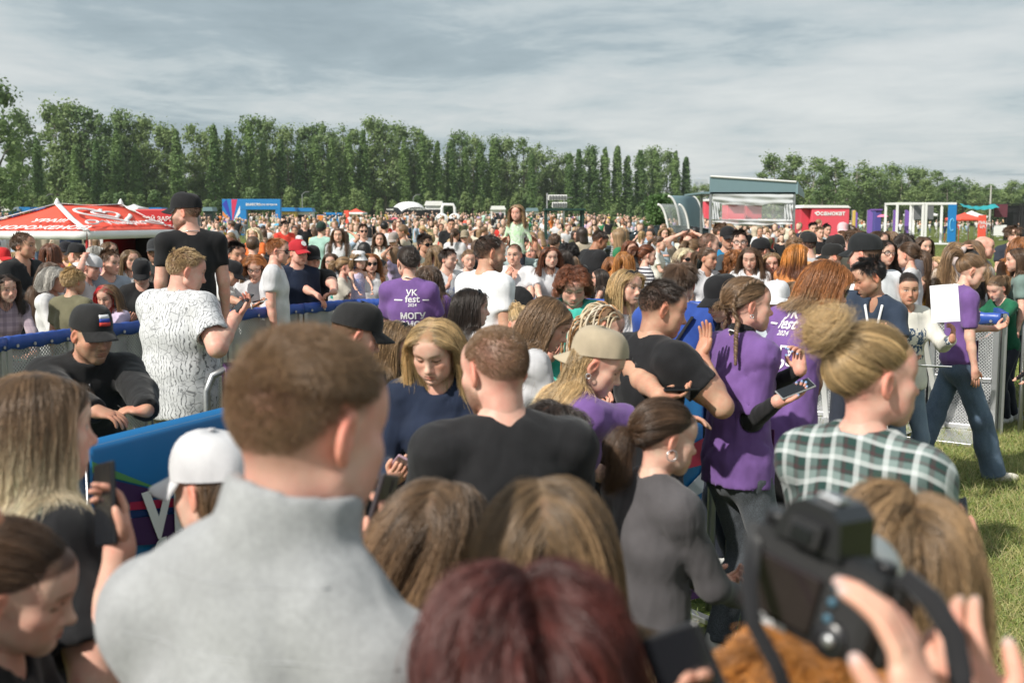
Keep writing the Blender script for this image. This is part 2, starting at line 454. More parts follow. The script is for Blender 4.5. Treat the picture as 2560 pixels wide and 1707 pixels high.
        V = np.stack([s.ax[0][I] + P[:, 0] * s.h, s.ax[1][J] + P[:, 1] * s.h, s.ax[2][K] + P[:, 2] * s.h], 1)
        Q = []
        for a in range(3):
            b, c = (a + 1) % 3, (a + 2) % 3
            A = [slice(None)] * 3; A[a] = slice(0, -1); B = list(A); B[a] = slice(1, None)
            m = S[tuple(A)] != S[tuple(B)]
            E = np.argwhere(m); ok = (E[:, b] > 0) & (E[:, c] > 0) & (E[:, b] < n.shape[b]) & (E[:, c] < n.shape[c]); E = E[ok]
            if not len(E): continue
            q = []
            for db, dc in ((-1, -1), (0, -1), (0, 0), (-1, 0)):
                G = E.copy(); G[:, b] += db; G[:, c] += dc; q.append(idx[G[:, 0], G[:, 1], G[:, 2]])
            q = np.stack(q, 1); ins = S[E[:, 0], E[:, 1], E[:, 2]]
            q[~ins] = q[~ins][:, ::-1]
            Q.append(q)
        return V, (np.concatenate(Q) if Q else np.zeros((0, 4), np.int32))


def relax(V, Q, it=1, w=.5):
    n = len(V)
    if not n: return V
    A = Q.ravel(); B = np.roll(Q, -1, 1).ravel(); i = np.concatenate([A, B]); k = np.concatenate([B, A])
    cnt = np.maximum(np.bincount(i, minlength=n), 1)
    for _ in range(it):
        V = V + w * (np.stack([np.bincount(i, weights=V[k, c], minlength=n) / cnt for c in range(3)], 1) - V)
    return V
# ------------------------------------------------------------------ people
def vec(*a): return np.array(a, float)
def nrm(v): v = np.asarray(v, float); return v / (np.linalg.norm(v) + 1e-12)
def rotx(a): c, s = math.cos(a), math.sin(a); return np.array([[1, 0, 0], [0, c, -s], [0, s, c]])
def roty(a): c, s = math.cos(a), math.sin(a); return np.array([[c, 0, s], [0, 1, 0], [-s, 0, c]])
def rotz(a): c, s = math.cos(a), math.sin(a); return np.array([[c, -s, 0], [s, c, 0], [0, 0, 1]])
R_ = math.radians

SKIN = {'fair': (.70, .45, .345), 'pink': (.69, .41, .32), 'tan': (.54, .32, .22), 'brown': (.38, .20, .12), 'pale': (.68, .45, .35)}
HAIR = {'black': (.012, .010, .010), 'dark': (.030, .019, .014), 'brown': (.092, .052, .03), 'light': (.19, .115, .062), 'dkblond': (.26, .165, .085),
        'blond': (.46, .32, .16), 'platinum': (.62, .52, .36), 'ginger': (.30, .115, .035), 'auburn': (.16, .055, .025), 'red': (.082, .022, .018), 'grey': (.42, .40, .37), 'orange': (.42, .17, .035)}
CS = vec(0, -.012, .028); CR = vec(.0775, .1, .0885)     # skull
HL_F = ([0, 30, 55, 75, 95, 115, 140, 180], [.42, .40, .26, .02, -.10, -.45, -.70, -.86])
HL_M = ([0, 30, 50, 68, 90, 112, 140, 180], [.52, .55, .40, .10, -.05, -.46, -.82, -.96])


def scalp_test(u, sex, rec=0.):
    phi = np.degrees(np.arctan2(np.abs(u[:, 0]), u[:, 1])); h = HL_F if sex == 'f' else HL_M
    return u[:, 2] - (np.interp(phi, *h) + rec * np.clip(1 - phi / 70, 0, 1))


def head_geom(h, p, neck=None):
    """head in its own frame: +Y is where the face looks; neck = (a, b, ra, rb) in the same frame"""
    sex, kid = p['sex'], p['kid']
    lo = [-.105, -.125, -.135]; hi = [.105, .135, .13]
    f = Field(lo, hi, h); f.v[:] = .25
    w = 1.0 if sex == 'm' else .95
    jaw = p.get('jaw', 1.0) * (.94 if sex == 'f' else 1.03) * (.93 if kid else 1)
    fat = p.get('fat', 0.)
    f.ell(CS, CR)
    f.ell((0, .026, -.028), (.0605 * w + fat, .064, .078), k=.03)
    for s in (-1, 1):
        f.cap((s * .047 * jaw + s * fat, .004, -.062), (s * .013 * jaw, .066, -.097), .0185, .0165, k=.03)
        f.ell((s * .043, .056, -.022), (.025, .025, .022), k=.025)
        f.ell((s * .040, .05, -.058), (.02 + fat, .026, .03), k=.03)
        f.cap((s * .012, .087, .021), (s * .046, .066, .021), .0095 if sex == 'm' else .007, .008, k=.02)
    f.ell((0, .060, .045), (.058, .036, .045), k=.03)
    f.ell((0, .071, -.098), (.0165 * jaw, .0175, .0155), k=.02)
    nl = .8 if kid else (1. if sex == 'm' else .92)
    for s in (-1, 1):
        f.ell((s * .031, .099, .001), (.0165, .017, .0125), k=.018, mode='s')
        f.ell((s * .0305, .0735, .001), (.0165, .0155, .0145), k=.004)
        f.cap((s * .018, .0835, .0085), (s * .043, .0765, .0065), .0042, k=.006)      # upper lid
    f.cap((0, .085, .012), (0, .090 + .017 * nl, -.034), .0075, .0115 * nl, k=.014)
    f.ell((0, .092 + .018 * nl, -.036), (.0105, .0105, .0095), k=.01)
    for s in (-1, 1):
        f.ell((s * .0115, .094, -.041), (.0072, .0095, .0065), k=.008)
        if h < .004: f.ell((s * .006, .100, -.049), (.0035, .006, .004), k=.003, mode='s')
    sm = p.get('smile', 0.)
    f.ell((0, .079, -.068), (.034, .018, .024), k=.02)
    for s in (-1, 1):
        f.cap((0, .0945, -.0635), (s * (.019 + sm * .005), .0845, -.0665 + sm * .007), .0052, .003, k=.006)
        f.cap((0, .0935, -.0745), (s * (.015 + sm * .004), .0855, -.0715 + sm * .004), .0062, .0035, k=.006)
    op = p.get('open', 0.)
    for s in (-1, 1):
        f.cap((0, .104, -.0690 - op * .003), (s * (.022 + sm * .006), .091, -.0685 + sm * .008), .0022 + op * .006, .0015, k=.003, mode='s')
    f.ell((0, .092, -.0835), (.02, .007, .004), k=.008, mode='s')
    if not p.get('noear'):
        for s in (-1, 1):
            F = rotz(R_(-s * 62 if s > 0 else 62)) @ rotx(R_(-12))
            F = rotz(s * R_(24)) @ rotx(R_(-14))
            c = vec(s * .080, -.012, -.006)
            f.ell(c, (.0085, .0185, .0315), F, k=.008)
            f.ell(c + F @ vec(s * .0075, .003, .004), (.0065, .0105, .0185), F, k=.004, mode='s')
            f.ell(c + F @ vec(s * .001, .008, -.026), (.006, .0085, .0095), F, k=.005)
            f.ell(c + F @ vec(s * .002, .012, -.004), (.004, .004, .007), F, k=.004)
    if neck is not None:
        a, b, ra, rb = neck; f.cap(a, b, ra, rb, k=.028)
    if p.get('beard', 0) > .6:
        for s in (-1, 1): f.cap((s * .048, .01, -.06), (s * .012, .070, -.103), .021, .02, k=.02)
    V, Q = f.nets()
    # ---- colours
    n = len(V); sk = vec(*SKIN[p.get('skin', 'fair')]); col = np.tile(sk, (n, 1))
    x, y, z = V.T; ax = np.abs(x); front = y > .05
    def blend(mask, c, a):
        mm = np.clip(mask, 0, 1)[:, None] * a
        col[:] = col * (1 - mm) + np.asarray(c) * mm
    g = lambda q, s_: np.exp(-(q / s_) ** 2)
    blend(g(ax - .045, .022) * g(z + .028, .022) * front, sk * vec(1.05, .78, .72), .55)                # cheeks
    blend(g(x, .016) * g(z + .036, .014) * (y > .085), sk * vec(1.04, .78, .74), .5)
    ear = (ax > .077) & (y < .03) & (y > -.05) & (np.abs(z) < .05)
    blend(ear * 1., sk * vec(1.08, .66, .58), .7)
    brc = vec(*HAIR[p.get('hair', 'brown')]) * .7 + vec(.015, .008, .004)
    brt = .9 if sex == 'm' else .75
    zb = .0255 - .12 * np.maximum(ax - .038, 0) * 1.5 + .06 * np.minimum(ax - .015, .02) - p.get('frown', 0) * .12 * (.045 - ax)
    blend((np.clip(1.25 - np.abs(z - zb) / (.0048 if sex == 'm' else .0036), 0, 1) * ((ax > .013) & (ax < .052)) * front), brc, brt)
    blend(g(ax - .031, .016) * g(z - .004, .010) * front, sk * vec(.82, .70, .66), .6)                   # lids
    ey = p.get('eyes', 'open')
    ex = (ax - .0315) / .0150; ez = (z - .0015) / .0062
    ins = (ex ** 2 + ez ** 2 < 1) & front
    if ey == 'open':
        blend(ins * 1., (.66, .61, .57), .95)
        look = p.get('look', 0.) * .004
        ir = np.hypot(x - np.sign(x) * .0315 - look, (z - .0020)) < .0062
        blend((ir & ins) * 1., (.03, .025, .02), .97)
        lash = (np.abs(ex) < 1.15) & (np.abs(ez - .95 + .25 * ex ** 2) < .42) & front
        blend(lash * 1., (.02, .012, .010), .9)
        blend(((np.abs(ex) < 1.0) & (np.abs(ez + 1.0 - .2 * ex ** 2) < .25) & front) * 1., sk * .45, .6)
    else:
        q = ez + .55 - .35 * ex ** 2
        blend(((np.abs(ex) < 1.2) & (np.abs(q) < .45) & front) * 1., (.025, .014, .012), .9)
    lipc = sk * (vec(.92, .50, .50) if sex == 'f' else vec(.85, .60, .58))
    lc = -.0685 + sm * .30 * ax ** 1.0
    lw = .0245 + sm * .006
    blend(np.clip(1.4 - np.hypot(x / lw, (z - lc) / (.0105 + op * .004)) * 1.2, 0, 1) * (y > .075), lipc, .9)
    blend(np.clip(1.3 - np.hypot(x / lw, (z - lc + op * .003) / (.0022 + op * .007)), 0, 1) * (y > .07), (.09, .03, .028), .85 if not op else .6)
    if op:
        blend(np.clip(1.5 - np.hypot(x / (lw * .85), (z - lc + op * .0015) / (.0065 * op)), 0, 1) * (y > .06), (.78, .74, .68), .95)
    # scalp tinted with hair roots
    u = (V - CS) / CR; u /= np.linalg.norm(u, axis=1)[:, None]
    hc = vec(*HAIR[p.get('hair', 'brown')])
    if p.get('style') not in ('bald',):
        e = scalp_test(u, sex, p.get('rec', 0.))
        dens = p.get('scalp', .92)
        m = np.clip(e / .10 - (.5 if p.get('style') in ('long', 'bob', 'curly') else -.3), 0, 1) * (~ear)
        if p.get('style') in ('fade', 'buzz', 'crop'):
            low = np.clip((u[:, 2] + .85) / .9, 0, 1); m = np.clip(e / .3 + .75, 0, 1) * (~ear) * (.3 + .7 * low)
        blend(m, hc * .62, dens)
    bd = p.get('beard', 0.)
    if bd:
        zone = np.clip((-.026 - z - .35 * np.maximum(.03 - y, 0)) / .02, 0, 1) * (y > -.012) * (z > -.125)
        zone = zone * (1 - np.clip(1.5 - np.hypot(x / .024, (z + .0695) / .011), 0, 1))
        zone = np.maximum(zone, np.clip(1.3 - np.hypot(x / .026, (z + .053) / .006), 0, 1) * (y > .07))
        zone = zone * (.75 + .25 * np.sin(V[:, 0] * 900) * np.sin(V[:, 2] * 870))
        blend(zone, hc * .8 + .006, min(.92, bd))
    return V, Q, np.clip(col, 0, 1)


HEADS = {}


def ik(S, W, pole, l1, l2):
    d = W - S; D = np.linalg.norm(d)
    if D > (l1 + l2) * .995: W = S + d / D * (l1 + l2) * .995; d = W - S; D = np.linalg.norm(d)
    D = max(D, abs(l1 - l2) + .02); u = nrm(d)
    a = (l1 * l1 - l2 * l2 + D * D) / (2 * D); h = math.sqrt(max(l1 * l1 - a * a, 0))
    q = pole - u * (pole @ u); q = nrm(q)
    return S + u * a + q * h, W


# (wrist, finger direction, palm normal, finger curl, elbow pole) for the right side
ARM = {
    'down': ((.245, .03, .83), (-.05, .12, -1), (-1, .1, 0), .35, (.3, -1, 0)),
    'phone': ((.10, .33, 1.17), (-.45, .75, .45), (-.4, -.35, .85), .75, (.5, -.2, -1)),
    'phone_low': ((.09, .33, 1.06), (-.5, .8, .2), (-.4, -.3, .9), .7, (.5, -.2, -1)),
    'rail': ((.13, .40, 1.07), (-1, .25, -.15), (-.1, -.15, -1), .55, (1, -.2, -.2)),
    'rail_out': ((.22, .42, 1.07), (-.6, .6, -.4), (0, -.2, -1), .5, (1, -.3, -.1)),
    'chin': ((.05, .20, 1.38), (-.3, .1, 1), (-.3, -1, .1), 1.0, (.3, .3, -1)),
    'hip': ((.24, .04, .98), (-.6, .3, -.7), (-.8, 0, -.3), .6, (1, -.5, 0)),
    'fold': ((-.02, .23, 1.17), (-1, .05, .05), (0, -1, 0), .4, (.6, .2, -1)),
    'head': ((.10, .05, 1.75), (-.8, -.2, .3), (-.3, 0, -1), .3, (1, .4, .2)),
    'wave': ((.18, .42, 1.34), (.1, .5, .8), (-1, .2, .1), .25, (.5, -.2, -1)),
    'up': ((.18, .30, 1.62), (0, .3, 1), (-.3, 1, 0), .5, (.6, .4, -.3)),
    'face': ((.05, .15, 1.50), (-.4, .0, .9), (-.3, -1, .1), .5, (.6, .5, -1)),
    'pocket': ((.21, .08, .92), (-.1, .2, -1), (-1, .1, 0), .4, (1, -.6, 0)),
    'forward': ((.12, .48, 1.12), (-.3, 1, .1), (-.3, -.3, .9), .5, (.5, -.3, -1)),
}


def finger_geo(w, f, n, side, curl, size, thumb_in=.5):
    """palm box data and finger tubes"""
    f = nrm(f); n = nrm(n - f * (n @ f)); ac = np.cross(f, n) * (1 if side > 0 else -1)
    V, Q = [], []
    def tube(pts, rs, k=7):
        o = len(V); m = len(pts)
        up = None
        for i, p in enumerate(pts):
            t = nrm(pts[min(i + 1, m - 1)] - pts[max(i - 1, 0)])
            if up is None: up = n if abs(t @ n) < .9 else ac
            a = nrm(np.cross(t, up)); b = np.cross(a, t); up = b
            for j in range(k):
                q = 2 * math.pi * j / k; V.append(p + (a * math.cos(q) + b * math.sin(q)) * rs[i])
        for i in range(m - 1):
            for j in range(k):
                Q.append((o + i * k + j, o + i * k + (j + 1) % k, o + (i + 1) * k + (j + 1) % k, o + (i + 1) * k + j))
        Q.append((o + (m - 1) * k, o + (m - 1) * k + 2, o + (m - 1) * k + 3, o + (m - 1) * k + 5))
    spread = (.026, .0088, -.0088, -.025); ln = (.070, .079, .073, .056)
    tips = []
    for i in range(4):
        p = w + (f * (.088 - abs(i - 1.3) * .004) + ac * spread[i]) * size
        d = nrm(f + ac * spread[i] * 3.5 * (1 - curl * .7)); pts = [p - d * .02 * size]; rs = [.0088 * size]; c = curl * (.85 + .12 * i)
        seg = [ln[i] * q * size for q in (.42, .32, .26)]
        ang = 0.; pts.append(p); rs.append(.0092 * size)
        for j, L in enumerate(seg):
            ang += c * (.75, .8, .5)[j]
            dd = d * math.cos(ang) + n * math.sin(ang)
            pts.append(pts[-1] + dd * L * .55); rs.append((.0088, .0080, .0072)[j] * size)
            pts.append(pts[-1] + dd * L * .45); rs.append((.0087, .0080, .0058)[j] * size)
        pts.append(pts[-1] + dd * .004 * size); rs.append(.003 * size)
        tube(pts, rs); tips.append(pts[-1])
    b0 = w + (f * .022 + ac * .026 + n * .006) * size
    d = nrm(f * .62 + ac * .62 + n * (.15 + .5 * curl * thumb_in)); pts = [b0 - d * .01 * size, b0 + d * .018 * size]; rs = [.015 * size, .0135 * size]
    d2 = nrm(f * .85 + ac * (.42 - .55 * curl) + n * (.15 + .6 * curl * thumb_in)); p = b0 + d * .034 * size; pts.append(p); rs.append(.0112 * size)
    pts.append(p + d2 * .014 * size); rs.append(.0105 * size); pts.append(p + d2 * .030 * size); rs.append(.0092 * size); pts.append(p + d2 * .040 * size); rs.append(.006 * size); pts.append(p + d2 * .043 * size); rs.append(.002 * size)
    tube(pts, rs); tips.append(pts[-1])
    return np.array(V), np.array(Q), f, n, ac, tips


SHOE = {}


def shoe_mesh(h, col):
    key = (h, tuple(col))
    if key not in SHOE:
        f = Field((-.06, -.10, 0), (.06, .21, .12), h)
        f.ell((0, .05, .03), (.046, .135, .035)); f.ell((0, .10, .035), (.044, .085, .03), k=.02)
        f.ell((0, -.03, .06), (.037, .05, .06), k=.03); f.half((0, 0, 0.004), (0, 0, -1))
        V, Q = f.nets(); SHOE[key] = np_mesh('shoe', V, Q, mats=[cloth(col)])
    return SHOE[key]


def rig(p):
    """joints of a person 1.75 tall standing on z=0 and looking along +Y"""
    m = p['sex'] == 'm'; j = {}
    L, SL, TW = R_(p.get('lean', 0)), R_(p.get('slean', 0)), R_(p.get('twist', 0))
    def dr(t): return nrm(vec(math.sin(SL * t), math.sin(L * t), math.cos(L * t) * math.cos(SL * t)))
    hz = .93 - p.get('squat', 0.)
    P = vec(0, -.35 * math.sin(L) * .4, hz); W = P + .17 * dr(.5); Cc = W + .2 * dr(.9); Nn = Cc + .17 * dr(1.)
    u = dr(1.); R = rotz(-TW) @ vec(1, 0, 0); R = nrm(R - u * (R @ u)); Fw = np.cross(u, R)
    sw = p.get('sw', .183 if m else .158) * (.93 if p['kid'] else 1)
    j.update(P=P, W=W, C=Cc, N=Nn, u=u, R=R, F=Fw)
    sh = p.get('shrug', 0.)
    for s, k in ((1, 'r'), (-1, 'l')):
        j['S' + k] = Nn + R * s * sw - u * (.05 - sh)
    # head
    rel = R_(-(p.get('hf', p['face']) - p['face']))
    Hm = rotz(rel) @ roty(R_(p.get('tilt', 0))) @ rotx(-R_(p.get('nod', 4)))
    piv = Nn + u * .062 + vec(0, .012, 0)
    hs = p['hs']
    j['Hm'] = Hm; j['Hc'] = piv + Hm @ vec(0, .022, .103) * hs; j['piv'] = piv
    for s, k in ((1, 'r'), (-1, 'l')):
        a = p.get('arm_' + k, p.get('arms', 'down'))
        if isinstance(a, str): a = ARM[a]
        w, f, n, curl, pole = a[:5]
        mir = vec(s, 1, 1)
        if len(a) > 5 and a[5] == 'abs': mir = vec(1, 1, 1)
        w, f, n, pole = vec(*w) * mir, vec(*f) * mir, vec(*n) * mir, vec(*pole) * mir
        if not (len(a) > 5):                                    # preset wrists move with the shoulders
            base = vec(s * sw, 0, 1.42); q = (w - base)
            hang = p.get('arm_' + k, p.get('arms', 'down')) in ('down',)
            w = j['S' + k] + (q if hang else (R * q[0] + nrm(vec(Fw[0], Fw[1], 0)) * q[1] + vec(0, 0, q[2])))
            if not hang:
                B = np.stack([R, nrm(vec(Fw[0], Fw[1], 0)), vec(0, 0, 1)], 1); f, n, pole = B @ f, B @ n, B @ pole
        ua, fa = p.get('ua', .285), p.get('fa', .25)
        E, w = ik(j['S' + k], w, pole, ua, fa)
        j['E' + k] = E; j['H' + k] = (w, f, n, curl); j['W' + k] = w
    # legs
    st = p.get('step', .0)
    for s, k in ((1, 'r'), (-1, 'l')):
        hip = P + vec(s * .085, 0, -.05); ft = vec(s * p.get('stance', .10), (st * s), .085 + (0.02 if st and s < 0 else 0))
        D = np.linalg.norm(hip - ft); kb = .5 * (hip + ft) + vec(s * .01, math.sqrt(max(0, .415 ** 2 - D * D / 4)) + .012, 0)
        j['hip' + k] = hip; j['knee' + k] = kb; j['foot' + k] = ft
    return j


def body_dims(p):
    m = p['sex'] == 'm'; b = p.get('bulk', 1.) * (.86 if p['kid'] else 1)
    if m: d = dict(chest=(.158, .112), waist=(.140, .104), hip=(.156, .116), top=(.10, .070), arm=(.053, .044, .036, .028), neck=.056)
    else: d = dict(chest=(.134, .094), waist=(.116, .086), hip=(.160, .114), top=(.085, .06), arm=(.045, .038, .031, .0235), neck=.046)
    for k in ('chest', 'waist', 'hip'): d[k] = (d[k][0] * b, d[k][1] * b)
    ab = p.get('armb', b); d['arm'] = tuple(a * ab for a in d['arm'])
    d['neck'] *= p.get('neckb', (1 + (b - 1) * .5)) if not p['kid'] else .86
    return d


def add_torso(f, j, d, gr, hem=None, bust=0., belly=0., k=.04):
    R, u, F = j['R'], j['u'], j['F']
    g = lambda q: (q[0] + gr, q[1] + gr)
    f.ecap(j['P'] + vec(0, 0, .02), j['W'], g(d['hip']), g(d['waist']), R, k=k)
    f.ecap(j['W'], j['C'] - u * .02, g(d['waist']), g(d['chest']), R, k=k)
    f.ecap(j['C'] - u * .02, j['C'] + u * .085, g(d['chest']), (d['chest'][0] * .9 + gr, d['chest'][1] * .82 + gr), R, k=k)
    f.ecap(j['C'] + u * .08, j['N'] - u * .035, (d['chest'][0] * .86 + gr * .5, d['chest'][1] * .75 + gr * .5), (d['top'][0] + gr * .4, d['top'][1] + gr * .4), R, k=k)
    if hem is not None:
        wd = (max(d['hip'][0], d['chest'][0] * .9) + gr, max(d['hip'][1], d['chest'][1] * .9) + gr)
        f.ecap(j['W'], hem, (d['waist'][0] + gr, d['waist'][1] + gr), wd, R, k=k, flat=1)
    if bust:
        for s in (-1, 1): f.ell(j['C'] + R * s * .062 + F * (d['chest'][1] * .72) - u * .02, (.055 + gr * .5, .05 * bust + gr * .5, .055 + gr * .5), np.stack([R, F, u], 1), k=.05)
    if belly: f.ell(j['W'] + F * .04 - u * .02, (d['waist'][0] * .95 + gr, d['waist'][1] + belly + gr, .15), np.stack([R, F, u], 1), k=.06)


def make_skin(p, j, q):
    d = body_dims(p); hh, hb = q['head'], q['body']
    Hm, Hc, hs = j['Hm'], j['Hc'], p['hs']
    inv = lambda w: Hm.T @ (np.asarray(w) - Hc) / hs
    na, nb = j['N'] - j['u'] * .03, Hc + Hm @ vec(0, -.020, -.045) * hs
    rn = d['neck']
    if q['near']:
        V, Q, c = head_geom(hh, p, (inv(na + (nb - na) * .15), inv(nb), rn / hs * 1.06, rn / hs * .98))
    else:
        key = (round(hh, 4),) + tuple(sorted((k, str(v)) for k, v in p.items() if k in ('sex', 'kid', 'jaw', 'fat', 'smile', 'open', 'noear', 'beard', 'skin', 'hair', 'eyes', 'look', 'style', 'rec', 'scalp', 'frown')))
        if key not in HEADS: HEADS[key] = head_geom(hh, p)
        V, Q, c = HEADS[key]
    V = (V * hs) @ Hm.T + Hc
    Vs, Qs, cs = [V], [Q], [c]; off = len(V)
    sk = vec(*SKIN[p.get('skin', 'fair')])
    lo = np.min([j[k] for k in ('Sr', 'Sl', 'Er', 'El', 'Wr', 'Wl', 'N', 'C')] + [nb], 0) - .09; hi = np.max([j[k] for k in ('Sr', 'Sl', 'Er', 'El', 'Wr', 'Wl', 'N', 'C')] + [nb], 0) + .09
    top = p.get('top', 'tee')
    legs = p.get('bottom', 'trousers') in ('shorts', 'skirt', 'dress')
    if legs: lo = np.minimum(lo, vec(-.25, -.3, 0)); hi = np.maximum(hi, vec(.25, .35, .9))
    if top == 'crop': lo[2] = min(lo[2], .85)
    f = Field(lo, hi, hb)
    R, u, F = j['R'], j['u'], j['F']
    f.cap(na, nb, rn * 1.02, rn * .93)
    for s, k in ((1, 'r'), (-1, 'l')):
        S, E, W = j['S' + k], j['E' + k], j['W' + k]; a0, a1, a2, a3 = d['arm']
        f.cap(j['N'] + R * s * .03 + u * .01, S, .034, .04, k=.05)
        if not p.get('sleeve_only'):
            f.cap(S, E, a0, a1, k=.03)
            M_ = E + (W - E) * .35
            f.cap(E, M_, a1 * .95, a2 * 1.08, k=.02); f.cap(M_, W, a2 * 1.08, a3, k=.02)
            if p.get('muscle'): f.ell(S + (E - S) * .15, (a0 * 1.25,) * 3, k=.03); f.ell(S + (E - S) * .58 , (a0 * 1.02,) * 3, k=.04)
            w, ff, n, cu = j['H' + k]; ff = nrm(ff); n = nrm(n - ff * (n @ ff)); hsz = p.get('hand', 1. if p['sex'] == 'm' else .92)
            f.ell(w + ff * .048 * hsz, vec(.040, .052, .0155) * hsz, np.stack([np.cross(ff, n), ff, n], 1), k=.02)
            f.cap(w, w + ff * .03 * hsz, a3, .024 * hsz, k=.02)
    gr = -.016
    f.ecap(j['C'], j['N'] - u * .03, (d['chest'][0] * .9 + gr, d['chest'][1] * .85 + gr), (d['top'][0], d['top'][1]), R, k=.04)
    if top == 'crop': f.ecap(j['P'], j['W'] + u * .1, (d['hip'][0] - .012, d['hip'][1] - .012), (d['waist'][0] - .005, d['waist'][1] - .005), R)
    if legs:
        for k in 'rl':
            f.cap(j['hip' + k], j['knee' + k], .075, .052, k=.03); f.cap(j['knee' + k], j['foot' + k] + vec(0, -.01, .0), .05, .034, k=.03)
            f.ell(j['knee' + k] * .6 + j['foot' + k] * .4 + vec(0, -.02, 0), (.046, .05, .11), k=.03)
    V, Q = f.nets()
    c = np.tile(sk, (len(V), 1)); c *= (1 + .06 * np.sin(V[:, 2:3] * 23 + V[:, :1] * 31))
    for k in 'rl':
        dd = np.linalg.norm(V - (j['W' + k] + nrm(j['H' + k][1]) * .06), axis=1)
        c = c * (1 - .25 * np.exp(-(dd / .07) ** 2)[:, None] * vec(.1, .7, .8))
    Vs.append(V); Qs.append(Q + off); cs.append(c); off += len(V)
    grips = {}
    if not p.get('sleeve_only') and hb < .0305:
        for s, k in ((1, 'r'), (-1, 'l')):
            w, ff, n, cu = j['H' + k]
            FV, FQ, f_, n_, ac, tips = finger_geo(w, ff, n, s, cu, p.get('hand', 1. if p['sex'] == 'm' else .92))
            fc = np.tile(sk * vec(1, .88, .84), (len(FV), 1))
            if p.get('nails') is not None:
                for t in tips:
                    dd = np.linalg.norm(FV - t, axis=1); fc[dd < .008] = p['nails']
            Vs.append(FV); Qs.append(FQ + off); cs.append(fc); off += len(FV)
            grips[k] = (w, f_, n_, ac)
    return np.concatenate(Vs), np.concatenate(Qs), np.concatenate(cs), grips


def folds(f, p, amp):
    X, Y, Z = f.ax[0][:, None, None], f.ax[1][None, :, None], f.ax[2][None, None, :]
    r = np.random.default_rng(p.get('seed', 1))
    near = np.abs(f.v) < .03
    I = np.nonzero(near)
    x, y, z = f.ax[0][I[0]], f.ax[1][I[1]], f.ax[2][I[2]]
    t = 0
    wob = .03 * np.sin(9 * x + 7 * z + r.random() * 6) + .02 * np.sin(17 * z - 11 * y + r.random() * 6)
    for i in range(5):
        a = r.normal(size=3) * vec(30, 30, 17) ; ph = r.random() * 6.28
        s_ = np.sin(a[0] * (x + wob) + a[1] * (y - wob) + a[2] * (z + wob) + ph)
        t = t + (1 - np.abs(s_)) ** 2 - .33
    f.v[I] += (amp * t * .5).astype(np.float32)


